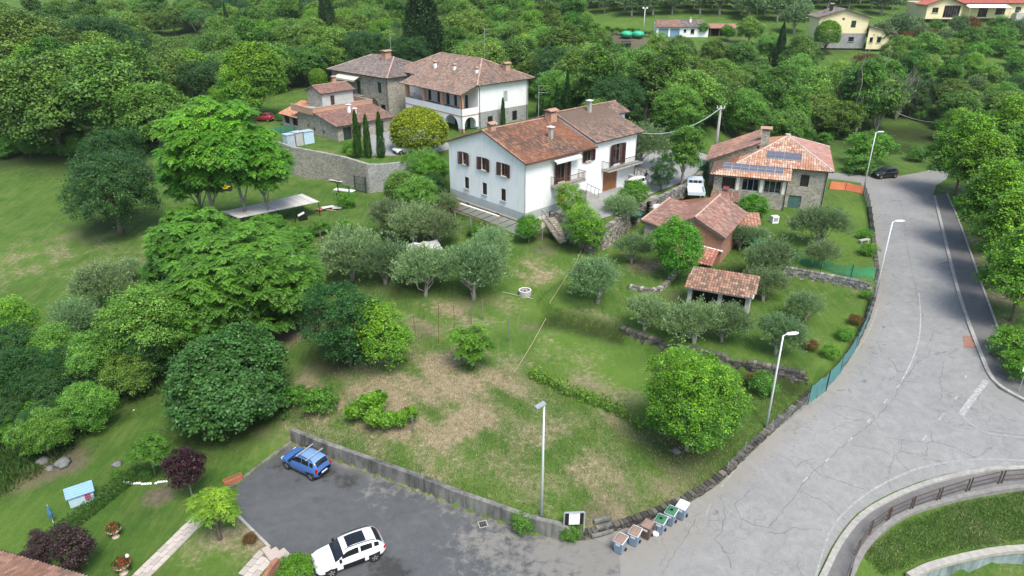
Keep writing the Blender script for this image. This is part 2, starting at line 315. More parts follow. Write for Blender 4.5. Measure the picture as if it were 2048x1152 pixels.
# ------------------------------------------------------------------ ground materials
def grassmat():
    m,nt,b=nodemat('ground_grass'); co=objco(nt)
    a=N(nt,'Attribute',attribute_name='Mask'); sp=N(nt,'SeparateColor'); nt.links.new(a.outputs['Color'],sp.inputs[0])
    n1=noise(nt,.35,6,.65,.6,co); n2=noise(nt,2.2,5,.7,.4,co); n3=noise(nt,14,4,.8,0,co)
    mp=N(nt,'Mapping'); mp.inputs['Scale'].default_value=(1,.14,1); mp.inputs['Rotation'].default_value=(0,0,.7); nt.links.new(co,mp.inputs[0])
    n4=noise(nt,1.6,5,.7,1.2,mp.outputs[0])
    green=ramp(nt,n1,[(.28,(.046,.102,.017)),(.5,(.076,.150,.025)),(.72,(.130,.200,.042))])
    green=mixc(nt,mth(nt,'MULTIPLY',n3,.6),green,(.04,.105,.018))
    green=mixc(nt,ramp(nt,n4,[(.45,(0,0,0)),(.75,(.55,.55,.55))]),green,(.19,.21,.065))
    green=mixc(nt,mth(nt,'MULTIPLY',a.outputs['Alpha'],ramp(nt,n2,[(.25,(.35,.35,.35)),(.6,(.9,.9,.9))])),green,(.125,.215,.034))
    dry=ramp(nt,n2,[(.25,(.17,.135,.075)),(.5,(.34,.28,.175)),(.75,(.54,.455,.31))]); dry=mixc(nt,ramp(nt,n3,[(.35,(.75,.75,.75)),(.6,(0,0,0))]),dry,(.10,.085,.045))
    dirt=ramp(nt,n2,[(.3,(.10,.08,.055)),(.7,(.21,.175,.125))])
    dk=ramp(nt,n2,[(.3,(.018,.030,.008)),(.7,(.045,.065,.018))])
    def msk(src,w=.5):
        t=mth(nt,'ADD',src,mth(nt,'MULTIPLY',mth(nt,'SUBTRACT',mth(nt,'ADD',mth(nt,'MULTIPLY',n2,.6),mth(nt,'MULTIPLY',n3,.4)),.5),w*3.2))
        return ramp(nt,t,[(.20,(0,0,0)),(.66,(1,1,1))])
    def m0(src): # no noise where the mask is nil
        return mth(nt,'MULTIPLY',msk(src),ramp(nt,src,[(.0,(0,0,0)),(.12,(1,1,1))]))
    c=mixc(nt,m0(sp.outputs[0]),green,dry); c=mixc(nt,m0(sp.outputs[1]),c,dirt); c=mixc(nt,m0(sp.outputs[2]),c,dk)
    nt.links.new(c,b.inputs['Base Color']); b.inputs['Roughness'].default_value=.95; b.inputs['Specular IOR Level'].default_value=.12
    bump(nt,b,mth(nt,'ADD',n3,n2),.10,.8); return m
M['grass']=grassmat()
def asphalt(name,c0,c1,crack=1.,dust=(.235,.22,.19),dustamt=.35):
    m,nt,b=nodemat(name); co=objco(nt); n1=noise(nt,.18,6,.65,.8,co); n2=noise(nt,1.5,5,.7,.2,co); n3=noise(nt,30,3,.8,0,co)
    c=ramp(nt,n1,[(.3,c0),(.7,c1)]); c=mixc(nt,1.,c,ramp(nt,n2,[(.3,(.86,.86,.86)),(.7,(1.12,1.11,1.1))]),'MULTIPLY'); c=mixc(nt,1.,c,ramp(nt,n3,[(.35,(.72,.72,.72)),(.65,(1.25,1.25,1.25))]),'MULTIPLY')
    a=N(nt,'Attribute',attribute_name='Mask'); sp=N(nt,'SeparateColor'); nt.links.new(a.outputs['Color'],sp.inputs[0])
    t=mth(nt,'ADD',sp.outputs[0],mth(nt,'MULTIPLY',mth(nt,'SUBTRACT',n2,.5),2.2)); d=mth(nt,'MULTIPLY',ramp(nt,t,[(.3,(0,0,0)),(.75,(1,1,1))]),ramp(nt,sp.outputs[0],[(0,(0,0,0)),(.1,(1,1,1))]))
    c=mixc(nt,mth(nt,'MULTIPLY',d,.66),c,dust)
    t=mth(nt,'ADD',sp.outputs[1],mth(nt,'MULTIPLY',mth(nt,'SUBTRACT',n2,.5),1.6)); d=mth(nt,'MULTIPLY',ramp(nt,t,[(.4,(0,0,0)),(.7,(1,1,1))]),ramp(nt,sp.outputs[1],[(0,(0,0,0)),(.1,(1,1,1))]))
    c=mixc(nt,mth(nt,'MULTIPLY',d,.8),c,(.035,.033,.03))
    if crack:
        vn=N(nt,'TexNoise'); vn.inputs['Scale'].default_value=.9; vn.inputs['Detail'].default_value=6; nt.links.new(co,vn.inputs['Vector'])
        sc=N(nt,'VectorMath',operation='SCALE'); sc.inputs['Scale'].default_value=1.5; nt.links.new(vn.outputs['Color'],sc.inputs[0]); ad=N(nt,'VectorMath',operation='ADD'); nt.links.new(co,ad.inputs[0]); nt.links.new(sc.outputs[0],ad.inputs[1])
        fl=N(nt,'VectorMath',operation='MULTIPLY'); fl.inputs[1].default_value=(1,1,0); nt.links.new(ad.outputs[0],fl.inputs[0])
        e=N(nt,'TexVoronoi',feature='DISTANCE_TO_EDGE'); e.inputs['Scale'].default_value=.20; nt.links.new(fl.outputs[0],e.inputs['Vector'])
        e2=N(nt,'TexVoronoi',feature='DISTANCE_TO_EDGE'); e2.inputs['Scale'].default_value=1.15; nt.links.new(fl.outputs[0],e2.inputs['Vector'])
        k1=mth(nt,'MULTIPLY',ramp(nt,e.outputs[0],[(0,(1,1,1)),(.004,(.6,.6,.6)),(.008,(0,0,0))]),ramp(nt,noise(nt,.25,3,.6,0,co),[(.50,(0,0,0)),(.58,(1,1,1))]))
        k2=mth(nt,'MULTIPLY',ramp(nt,e2.outputs[0],[(0,(1,1,1)),(.03,(0,0,0))]),ramp(nt,noise(nt,.16,3,.6,0,co),[(.53,(0,0,0)),(.62,(1,1,1))]))
        k=mth(nt,'MAXIMUM',k1,mth(nt,'MULTIPLY',k2,.8)); c=mixc(nt,mth(nt,'MULTIPLY',k,.6*crack),c,(.08,.078,.072))
    st=ramp(nt,noise(nt,.8,4,.55,.4,co),[(.60,(0,0,0)),(.74,(.32,.32,.32))]); c=mixc(nt,st,c,tuple(x*.62 for x in c0)); lt=ramp(nt,noise(nt,.45,5,.7,1.5,co),[(.56,(0,0,0)),(.76,(.25,.25,.25))]); c=mixc(nt,lt,c,tuple(min(1,x*1.35) for x in c1))
    nt.links.new(c,b.inputs['Base Color']); b.inputs['Roughness'].default_value=.9; b.inputs['Specular IOR Level'].default_value=.25; bump(nt,b,n3,.008,.5); return m
M['road']=asphalt('worn_road_asphalt',(.210,.212,.208),(.264,.265,.258),.9)
M['lot']=asphalt('dark_lot_asphalt',(.078,.084,.088),(.108,.113,.116),0,(.25,.235,.205))
M['walk']=asphalt('footway_asphalt',(.125,.124,.122),(.16,.158,.155),0)
M['gravelmat']=plain('pale_gravel',(.27,.27,.26),.95,.15,3,bmp=.02)
# ------------------------------------------------------------------ ground sheet
def blob(x,y,cx,cy,r): return np.exp(-(((x-cx)**2+(y-cy)**2)/(r*r)))
# (u,v,radius m,amount) dry / bare earth / darker green ground
DRY=[(1215,1000,4,.6),(1310,985,3.5,.5),(930,830,4,.9),(860,760,5,1.),(800,800,5,.95),(640,790,5,.95),(940,770,5,.95),(870,830,6,.9),(780,720,3,.6),(600,650,4,.8),(680,760,4,.7),(1000,850,6,.5),(1120,880,5,.42),(1170,960,5,.5),(1080,960,4,.4),(1270,990,4,.42),(1000,980,5,.35),(1120,705,3,.36),(1170,775,3,.5),(1230,830,3,.5),(1110,690,3,.3),(760,870,5,.5),(900,900,6,.45),(1230,810,3.5,.5),(1170,740,3,.42),(1330,900,4,.5),(1220,930,4,.4),(840,820,4,1.),(1045,540,2,.7),(1080,545,3,.6),(900,635,5,.6),(970,620,4,.5),(640,350,3,.5),(1720,1080,3,.3),(1980,1050,4,.25),(480,1080,3,.75),(500,1100,2,.6),(1180,655,4,.35),(160,480,9,.4),(60,520,9,.4),(250,520,7,.35),(1290,530,3,.6),(1700,560,1.5,.5),(1640,680,2,.3),(430,440,3,.5),(1920,380,3,.5),(1940,480,3,.5),(1960,560,3,.5),(2000,640,3,.4),(680,270,3,.8),(650,262,3,.7),(1800,130,4,.4),(1980,130,6,.4),(100,940,1.5,.8),(60,960,1.5,.6)]
DIRT=[(840,660,2,.5),(560,660,3,.7),(700,740,2,.4),(1060,655,1.3,.5),(1170,780,2,.3),(1250,1010,3,.35),(250,520,3,.25),(320,660,3,.5),(1090,500,2,.5),(800,555,5,.4),(1330,1020,3,.3),(1200,1035,1.6,.6),(1930,430,2.5,.6),(1955,520,2.5,.6),(2010,600,3,.6),(1350,595,2,.4),(600,660,3,.4),(1280,95,12,.9),(1240,75,8,.9),(1480,85,5,.6),(115,925,2.2,.9),(140,930,1.5,.8),(1100,470,2.5,.5),(300,135,3,.3),(1350,360,3,.6),(320,990,1.2,.9)]
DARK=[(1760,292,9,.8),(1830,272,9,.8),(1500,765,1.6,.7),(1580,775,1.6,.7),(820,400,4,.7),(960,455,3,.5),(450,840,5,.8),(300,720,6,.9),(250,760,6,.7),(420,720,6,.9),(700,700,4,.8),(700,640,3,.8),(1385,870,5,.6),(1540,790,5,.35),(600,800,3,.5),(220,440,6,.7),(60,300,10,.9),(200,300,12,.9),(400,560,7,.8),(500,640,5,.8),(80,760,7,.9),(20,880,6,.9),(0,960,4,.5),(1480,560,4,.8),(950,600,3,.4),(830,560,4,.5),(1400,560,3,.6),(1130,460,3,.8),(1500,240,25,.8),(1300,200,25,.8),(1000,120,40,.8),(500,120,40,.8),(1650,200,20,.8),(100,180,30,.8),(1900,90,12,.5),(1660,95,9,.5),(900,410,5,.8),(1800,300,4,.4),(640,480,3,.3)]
LUSH=[(1130,690,3.5,.8),(1180,725,4,1.),(1235,765,4,1.),(1280,800,3.5,.9),(1110,730,2.5,.6),(1700,640,3,.7),(1660,690,3,.7),(1715,430,4,.8),(1690,480,5,.8),(1690,540,3,.8),(1500,720,2.5,.6),(430,1090,3,.7),(40,1060,4,.6),(900,650,4,.4),(1060,610,4,.6),(1000,640,4,.5),(1120,560,4,.6),(20,520,6,.5),(1760,1060,3,.7),(1720,1110,2.5,.7),(900,980,3,.5),(1050,1010,3,.5),(880,880,3,.4),(1950,110,6,.6),(1850,90,5,.6),(1230,50,8,.6)]
_blobs=[[(G(u,v),r,a) for u,v,r,a in L] for L in(DRY,DIRT,DARK,LUSH)]
_bank=[G(u,v) for u,v in((1100,648),(1160,660),(1238,679))]
def masks(x,y):
    out=[]
    for L in _blobs:
        m=np.zeros(x.shape)
        for p,r,a in L: m=np.maximum(m,a*blob(x,y,p.x,p.y,r))
        if L is _blobs[0]: m=m*np.clip(.78+.30*(np.sin(x*1.1+1.7*np.sin(y*.55))+np.sin(y*1.35+1.3*np.sin(x*.8)+2)+.7*np.sin(x*2.7+y*2.1)),.12,1.15)
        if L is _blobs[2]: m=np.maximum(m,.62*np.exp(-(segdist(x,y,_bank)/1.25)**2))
        out.append(m)
    return out
def gridmesh(name,x0,x1,y0,y1,st,drop=None):
    xs=np.arange(x0,x1+st/2,st); ys=np.arange(y0,y1+st/2,st); X,Y=np.meshgrid(xs,ys); Z=zterrain(X,Y)
    if drop is not None: Z=Z-drop(X,Y)
    V=np.stack([X.ravel(),Y.ravel(),Z.ravel()],1); nx=len(xs); ny=len(ys)
    i=(np.arange(ny-1)[:,None]*nx+np.arange(nx-1)[None,:]).ravel(); Fq=np.stack([i,i+1,i+1+nx,i+nx],1)
    me=bpy.data.meshes.new(name); me.vertices.add(len(V)); me.vertices.foreach_set('co',V.astype(np.float32).ravel())
    me.loops.add(Fq.size); me.loops.foreach_set('vertex_index',Fq.astype(np.int32).ravel()); me.polygons.add(len(Fq))
    me.polygons.foreach_set('loop_start',np.arange(0,Fq.size,4,dtype=np.int32)); me.polygons.foreach_set('loop_total',np.full(len(Fq),4,dtype=np.int32)); me.polygons.foreach_set('use_smooth',np.ones(len(Fq),bool))
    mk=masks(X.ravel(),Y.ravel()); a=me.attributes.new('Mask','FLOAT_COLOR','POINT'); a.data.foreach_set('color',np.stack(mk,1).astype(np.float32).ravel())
    me.materials.append(M['grass']); me.update(calc_edges=True); return me
# roads: polygons on the ground, as thin sheets
def GP(pts): return [P(*q) if len(q)==3 else G(*q) for q in pts]
def rz_(p): return float(road_tps(np.array([p[0]]),np.array([p[1]]))[0])
def _off(L,d):
    out=[]
    for i,p in enumerate(L):
        a=L[max(i-1,0)]; b=L[min(i+1,len(L)-1)]; t=Vector((b[0]-a[0],b[1]-a[1])).normalized(); out.append(Vector((p[0]-t.y*d,p[1]+t.x*d,p[2])))
    return out
WALLB=_off(WALL,.22)
ROAD=WALLB[10:]+[P(1722,366,4.15),P(1690,362,4.3),P(1650,360,4.4),P(1600,356,4.6),P(1600,338,4.6),P(1660,345,4.4),P(1740,352,4.2),P(1800,352,4.2),P(1850,343,4.2),P(1900,328,4.2),P(1930,318,4.2),P(1960,325,4.2),P(1905,350,4.2),P(1872,372,4.1),P(1866,392,4.05),
  P(1880,450,3.85),P(1897,520,3.6),P(1915,590,3.4),P(1933,650,3.1),P(1953,700,2.9),P(1973,750,2.6),P(1995,778,2.45),P(2048,808,2.3),P(2150,850,2.2),Vector((75,38,2)),Vector((75,33,1.5)),P(2200,930,1.4),P(2048,934,1.4),P(1960,937,1.3),P(1890,945,1.15),P(1840,957,1.0),P(1790,976,.85),P(1750,998,.7),P(1715,1025,.55),P(1690,1055,.4),P(1660,1100,.2),P(1638,1145,.05),P(1600,1250,-.1),P(1250,1300,0),P(1238,1100,.1)]
LOT=WALLB[:11]+[P(1252,1100,.1),P(1260,1300,0),P(560,1300,0),P(566,1120,0),P(540,1098,0),P(505,1062,0),P(483,1042,0),P(470,1000,0),P(474,972,0)]
def sheet(name,poly,mat,off,step=.8,maskf=None,zf=None,edge=.0,holes=None):
    zf=zf or zterrain
    B=[]; n=len(poly)
    for i in range(n):
        a=poly[i]; b=poly[(i+1)%n]; L=math.hypot(b[0]-a[0],b[1]-a[1]); k=max(1,int(L/step))
        for j in range(k): B.append((a[0]+(b[0]-a[0])*j/k,a[1]+(b[1]-a[1])*j/k))
    Ba=np.array(B); x0,y0=Ba.min(0); x1,y1=Ba.max(0)
    X,Y=np.meshgrid(np.arange(x0,x1,step),np.arange(y0,y1,step)); X=X.ravel();Y=Y.ravel()
    k=inside(X,Y,B)&(segdist(X,Y,B+[B[0]])>step*.4); X=X[k];Y=Y[k]
    vs=[Vector(q) for q in B]+[Vector((float(x),float(y))) for x,y in zip(X,Y)]
    nb=len(B); r=delaunay_2d_cdt(vs,[(i,(i+1)%nb) for i in range(nb)],[list(range(nb))],1,1e-5)
    vv=np.array([[p.x,p.y] for p in r[0]]); z=zf(vv[:,0],vv[:,1])+off
    me=bpy.data.meshes.new(name); me.from_pydata([(a,b,c) for (a,b),c in zip(vv,z)],[],[tuple(f) for f in r[2]])
    me.polygons.foreach_set('use_smooth',[True]*len(me.polygons))
    mk=np.zeros((len(vv),4)); mk[:,3]=1
    if maskf: 
        q=maskf(vv[:,0],vv[:,1]); mk[:,0]=q[0]; mk[:,1]=q[1]
    a=me.attributes.new('Mask','FLOAT_COLOR','POINT'); a.data.foreach_set('color',mk.astype(np.float32).ravel())
    me.materials.append(M[mat]); me.update()
    bmn=np.array([p.normal.z for p in me.polygons]).mean()
    if bmn<0: me.flip_normals()
    return link(me,name)
def drop(X,Y):
    d=np.zeros(X.shape)
    for Pg in(ROAD,LOT):
        i=inside(X,Y,Pg); d=np.maximum(d,np.where(i,.12*smooth(segdist(X,Y,Pg+[Pg[0]])/1.2),0))
    return d
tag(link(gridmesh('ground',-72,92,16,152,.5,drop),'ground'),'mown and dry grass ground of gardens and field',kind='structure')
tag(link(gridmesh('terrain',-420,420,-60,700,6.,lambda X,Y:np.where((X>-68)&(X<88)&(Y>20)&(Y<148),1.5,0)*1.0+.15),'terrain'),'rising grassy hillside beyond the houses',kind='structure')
def road_mask(x,y):
    d=segdist(x,y,WALL[8:]); k=.95*np.exp(-(d/1.3)**2)
    for u,v,r,a in((1240,1075,4,1.),(1330,1050,3,.9),(1180,1110,4,.9),(1400,1040,1.5,.5),(1560,850,1.,.6),(1770,360,4,.8),(1850,375,4,.85),(1820,345,6,.8),(1660,362,6,.8),(1930,800,3,.3),(1990,800,2,.5),(1870,420,1.5,.7),(1895,500,1.3,.6)):
        p=P(u,v,rz_(P(u,v,2))); k=np.maximum(k,a*blob(x,y,p.x,p.y,r))
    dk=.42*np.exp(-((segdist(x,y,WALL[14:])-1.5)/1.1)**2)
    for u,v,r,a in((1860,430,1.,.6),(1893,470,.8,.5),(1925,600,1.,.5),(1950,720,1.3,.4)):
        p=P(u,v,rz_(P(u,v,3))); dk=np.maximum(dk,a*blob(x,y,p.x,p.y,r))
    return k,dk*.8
def lot_mask(x,y):
    d=segdist(x,y,WALL[:11]); k=.55*np.exp(-(d/.9)**2); dk=np.zeros(x.shape)
    for u,v,r,a in((1240,1085,4,1.),(1180,1110,3.5,.95),(1100,1115,3.,.8),(980,1085,2.5,.7),(1000,1060,2,.6),(1130,1090,3,.8),(780,990,.5,.8),(760,1010,.4,.7),(1060,1150,4,.6),(740,985,.8,.6)):
        p=P(u,v,0); k=np.maximum(k,a*blob(x,y,p.x,p.y,r))
    for u,v,r,a in((650,945,1.2,.8),(780,1150,1.6,.9),(700,960,1.5,.7),(545,900,1.5,.7),(600,960,1.,.5),(760,1120,.9,.8),(560,930,1.3,.6),(800,965,1.3,.5),(960,1040,1.,.5)):
        p=P(u,v,0); dk=np.maximum(dk,a*blob(x,y,p.x,p.y,r))
    return k,dk
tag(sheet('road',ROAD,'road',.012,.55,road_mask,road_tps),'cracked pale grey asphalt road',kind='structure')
tag(sheet('parking_lot',LOT,'lot',.006,.7,lot_mask,road_tps),'dark asphalt parking area below the concrete wall',kind='structure')
# footways
WL_out=[P(1868,393,4.05),P(1882,450,3.85),P(1899,520,3.6),P(1917,590,3.4),P(1935,650,3.1),P(1955,700,2.9),P(1975,750,2.6),P(1997,776,2.45),P(2050,806,2.3)]
WL_in=[P(1893,390,4.05),P(1915,440,3.9),P(1938,505,3.6),P(1958,560,3.5),P(1975,610,3.3),P(1990,655,3.1),P(2004,700,3.0),P(2025,735,2.8),P(2070,775,2.6)]
def off_line(L,d):
    out=[]
    for i,p in enumerate(L):
        a=L[max(i-1,0)]; b=L[min(i+1,len(L)-1)]; t=Vector((b[0]-a[0],b[1]-a[1])).normalized(); out.append(Vector((p[0]-t.y*d,p[1]+t.x*d,p[2])))
    return out
def densify(L,st):
    out=[]
    for i in range(len(L)-1):
        a=Vector(L[i]);b=Vector(L[i+1]); k=max(1,int((b-a).length/st)); out+=[a.lerp(b,j/k) for j in range(k)]
    return out+[Vector(L[-1])]
def smoothline(L,it=2):
    L=[Vector(p) for p in L]
    for _ in range(it):
        o=[L[0]]
        for i in range(len(L)-1): o+=[L[i].lerp(L[i+1],.25),L[i].lerp(L[i+1],.75)]
        L=o+[L[-1]]
    return L
def strip(name,line,wl,wr,z0,z1,mat,parent=None,zf=road_tps,jit=0,mb=None,col=(1,1,1)):
    """a kerb or low wall of rectangular section following a line"""
    own=mb is None; mb=mb or MB(); L=off_line(line,wl); R=off_line(line,-wr); k0=len(mb.v)
    for a,b in zip(L,R):
        za=float(zf(np.array([a.x]),np.array([a.y]))[0]); zb=float(zf(np.array([b.x]),np.array([b.y]))[0]); zz=max(za,zb); j=random.uniform(-jit,jit)
        mb.v+=[(a.x,a.y,min(za,zb)+z0),(a.x,a.y,zz+z1+j),(b.x,b.y,zz+z1+j),(b.x,b.y,min(za,zb)+z0)]
    n=len(L)
    for i in range(n-1):
        for q in range(3):
            A=k0+i*4+q; mb.f.append((A,A+4,A+5,A+1)); mb.c.append(col); mb.m.append(0)
    for i in (0,n-1): mb.f.append(tuple(k0+i*4+q for q in((0,1,2,3) if i else (3,2,1,0)))); mb.c.append(col); mb.m.append(0)
    return mb.build(name,mat,parent) if own else mb
M['kerb']=plain('pale_kerb_stone',(.33,.32,.29),.9,.25,3,bmp=.02)
M['coping']=plain('grey_coping',(.22,.215,.20),.9,.25,3,bmp=.02)
so=smoothline(WL_out); si=smoothline(WL_in)
tag(sheet('pavement',so+si[::-1],'walk',.11,.8,None,road_tps),'dark asphalt footway along the right of the road',kind='structure')
tag(strip('kerb',so,.16,.14,-.1,.13,'kerb'),'worn pale kerb along the right footway',kind='structure')
tag(strip('kerb',si,.10,.08,-.1,.17,'kerb'),'concrete edging between right footway and linden verge',kind='structure')
WR_out=smoothline([P(1628,1175,0),P(1645,1145,.05),P(1668,1098,.2),P(1697,1055,.4),P(1722,1026,.55),P(1757,1000,.7),P(1797,978,.85),P(1847,959,1.),P(1897,947,1.15),P(1967,939,1.3),P(2055,936,1.4),P(2200,934,1.5)])
WR_in=smoothline([P(1685,1175,0),P(1700,1140,.1),P(1716,1105,.25),P(1740,1070,.4),P(1775,1035,.55),P(1812,1010,.7),P(1860,992,.85),P(1920,978,1.),P(1980,970,1.15),P(2055,964,1.25),P(2200,958,1.4)])
tag(sheet('pavement',WR_out+WR_in[::-1],'walk',.10,.7,None,road_tps),'dark asphalt footway inside the curved railing',kind='structure')
tag(strip('kerb',WR_out,.05,.30,-.1,.12,'kerb',jit=.012),'crumbling pale kerb along the curved footway',kind='structure')
tag(strip('kerb',off_line(WR_in,-.05),.08,.27,-.4,.14,'coping'),'concrete coping under the curved railing',kind='structure')
# gravel yards
tag(sheet('gravel_yard',[P(q[0],q[1],7.1) for q in((1112,415),(1150,432),(1196,440),(1222,432),(1243,416),(1285,395),(1330,378),(1365,364),(1392,346),(1412,322),(1420,302),(1300,300),(1262,325),(1190,385),(1130,395))],'gravelmat',.05,.8),'grey gravel yard beside the white house',kind='structure')
tag(sheet('gravel_yard',[P(q[0],q[1],6.8) for q in((744,312),(790,312),(860,296),(905,290),(880,272),(800,246),(770,238),(740,262),(735,292))],'gravelmat',.05,.8),'pale gravel forecourt in front of the villa',kind='structure')
tag(sheet('track',[P(1436,338,6),P(1440,318,6),P(1460,305,5.6),P(1600,312,4.8),P(1600,330,4.7),P(1500,335,5.4)],'gravelmat',.06,1.),'gravel track behind the stone farmhouse',kind='structure')
# road markings
def paintmat(name,c,lo,hi):
    m,nt,b=nodemat(name); co=objco(nt); n=noise(nt,5,5,.75,0,co); nt.links.new(mixc(nt,ramp(nt,n,[(lo,(0,0,0)),(hi,(1,1,1))]),(.24,.238,.225),c),b.inputs['Base Color']); b.inputs['Roughness'].default_value=.85; return m
M['roadpaint']=paintmat('worn_white_road_paint',(.43,.44,.43),.42,.62); M['roadpaint_worn']=paintmat('faded_road_paint',(.36,.36,.355),.46,.68)
def line_mark(name,pts,w,mat,off=.024,dash=None,label=None):
    L=densify(smoothline([P(u,v,rz_(P(u,v,2))) for u,v in pts],1),.5); L=[Vector((p.x,p.y,0)) for p in L]; mb=MB()
    segs=[L] if not dash else []
    if dash:
        acc=0; cur=[]
        for i in range(len(L)-1):
            acc+=(L[i+1]-L[i]).length; on=(acc%(dash[0]+dash[1]))<dash[0]
            if on: cur.append(L[i])
            elif len(cur)>1: segs.append(cur); cur=[]
            else: cur=[]
        if len(cur)>1: segs.append(cur)
    for s in segs:
        A=off_line(s,w/2); B=off_line(s,-w/2)
        for i in range(len(s)-1):
            q=[A[i],B[i],B[i+1],A[i+1]]; mb.poly([(p.x,p.y,rz_(p)+off) for p in q])
    return tag(mb.build(name,mat),label,kind='structure')
line_mark('road_marking',[(1756,612),(1745,645),(1728,680),(1700,715),(1665,760),(1620,800),(1585,830),(1540,866),(1500,903)],.12,'roadpaint_worn',label='faded white edge line on the outer bend')
line_mark('road_marking',[(1500,905),(1455,962),(1425,1002),(1405,1050)],.12,'roadpaint_worn',label='faded white edge line below the stone wall',dash=(5,.8))
line_mark('road_marking',[(1838,585),(1842,630),(1840,670),(1832,700),(1820,730),(1803,762)],.11,'roadpaint',label='solid white centre line on the hill')
line_mark('road_marking',[(1800,768),(1775,797),(1745,835),(1700,882),(1655,922),(1560,1010)],.11,'roadpaint',dash=(1.3,1.6),label='dashed white centre line')
line_mark('road_marking',[(1942,705),(1936,740),(1926,770),(1917,790),(1870,850),(1822,915),(1800,945),(1765,975)],.12,'roadpaint',dash=(1.2,2.1),label='dashed white side line across the junction')
line_mark('road_marking',[(1625,1180),(1640,1120),(1662,1060),(1695,1020),(1735,990),(1780,968),(1840,947),(1920,933),(2048,927)],.13,'roadpaint_worn',label='white edge line along the curved kerb')
line_mark('road_marking',[(1974,758),(1948,792),(1922,829)],.42,'roadpaint',label='broad white give-way line at the junction mouth')
line_mark('road_marking',[(1921,828),(1940,848),(1968,866),(2010,872),(2060,877)],.22,'roadpaint_worn',label='white line bending across the side road')
line_mark('road_marking',[(1990,862),(2030,868),(2075,872)],.12,'roadpaint_worn',off=.03,label='thin white line on the side road')
# long dark crack strips on the surface
def crack(pts,w=.036):
    L=densify([P(u,v,rz_(P(u,v,2))) for u,v in pts],.35); L=[Vector((p.x+random.uniform(-.09,.09),p.y+random.uniform(-.09,.09),0)) for p in L]; mb=MB(); s=L
    ws=[w*random.uniform(.35,1.1) for _ in s]; A=[a for a in off_line(s,.5)]; 
    for i in range(len(s)-1):
        t=(s[i+1]-s[i]).normalized(); nn=Vector((-t.y,t.x,0)); q=[s[i]+nn*ws[i]/2,s[i]-nn*ws[i]/2,s[i+1]-nn*ws[i+1]/2,s[i+1]+nn*ws[i+1]/2]
        mb.poly([(p.x,p.y,rz_(p)+.019) for p in q])
    return mb
M['crack']=plain('crack_dark',(.11,.107,.10),.95,.2,5)
CR=[[(1803,400),(1812,470),(1822,530),(1833,580),(1845,625),(1847,640)],[(1847,645),(1868,660),(1864,672),(1853,690),(1860,697),(1858,710),(1838,712),(1826,735),(1803,767),(1785,800),(1760,830),(1748,840)],[(1748,840),(1735,855),(1700,880),(1660,920),(1625,948),(1540,1060)],[(1890,722),(1883,750),(1878,765),(1885,775),(1884,790),(1875,800)],[(1860,697),(1890,705),(1910,715)],[(1735,740),(1770,755),(1802,762),(1850,764)],[(1660,808),(1700,815),(1748,830),(1748,842),(1765,865)],[(1800,882),(1799,910),(1852,921),(1852,893),(1862,885),(1862,864)],[(1799,910),(1788,920),(1796,932),(1805,945),(1820,958)],[(1862,885),(1905,898),(1935,915),(1950,930)],[(1700,892),(1760,905),(1775,915)],[(1620,920),(1590,940),(1583,925),(1540,905)],[(1620,930),(1640,955),(1700,975),(1735,990)],[(1600,985),(1650,1010),(1690,1045)],[(1780,880),(1800,882),(1850,892)],[(1500,985),(1470,1015),(1480,1045),(1505,1055),(1535,1065)],[(1440,1000),(1450,1020),(1445,1060),(1430,1085),(1450,1110),(1462,1140)],[(1536,1073),(1570,1075),(1580,1065),(1640,1068)],[(1393,1045),(1370,1080),(1350,1110),(1325,1150)],[(1850,810),(1880,825),(1905,820)],[(1960,770),(1955,800),(1985,825),(2035,845)]]
for q in CR:
    tag(crack(q).build('road_crack','crack'),'dark crack in the asphalt',kind='structure')
mb=MB(); q=[P(u,v,2.95) for u,v in((1924,675),(1946,677),(1951,697),(1928,697))]; mb.poly([(p.x,p.y,rz_(p)+.03) for p in q]); M['rustpatch']=plain('rust_red_patch',(.28,.15,.11),.9,.25,5); tag(mb.build('road_patch','rustpatch'),'rust red patched square on the road edge',kind='structure')
# fence-side strip of leaf litter and the lower right bank grass belong to the ground sheet
# ------------------------------------------------------------------ vegetation prototypes
LF=(1.50,2.05,1.05)   # spring foliage is strongly green
def unit(v): return v/(np.linalg.norm(v,axis=1,keepdims=True)+1e-9)
def rdir(n): return unit(rng.normal(size=(n,3)))
def leaves(c,nrm,size,cols,asp=.55,jit=.8,up=None):
    """rhombic leaf blades: centres c, preferred normals nrm"""
    n=len(c); nn=unit(nrm+rng.normal(size=(n,3))*jit*.6); t=unit(np.cross(nn,rdir(n))) if up is None else unit(up+rng.normal(size=(n,3))*.35); b=unit(np.cross(nn,t)); 
    L=(size*(rng.uniform(.5,1.45,n)))[:,None]; W=L*asp
    V=np.stack([c-t*L*.5,c+b*W*.5-t*L*.05,c+t*L*.5,c-b*W*.5-t*L*.05],1).reshape(-1,3)
    return V,cols
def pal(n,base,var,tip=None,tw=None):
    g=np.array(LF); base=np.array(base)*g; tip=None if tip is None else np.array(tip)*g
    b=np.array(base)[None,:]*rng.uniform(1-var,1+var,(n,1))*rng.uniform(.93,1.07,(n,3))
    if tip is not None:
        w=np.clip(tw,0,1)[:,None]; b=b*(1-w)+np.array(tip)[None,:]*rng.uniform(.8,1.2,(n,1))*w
    return b
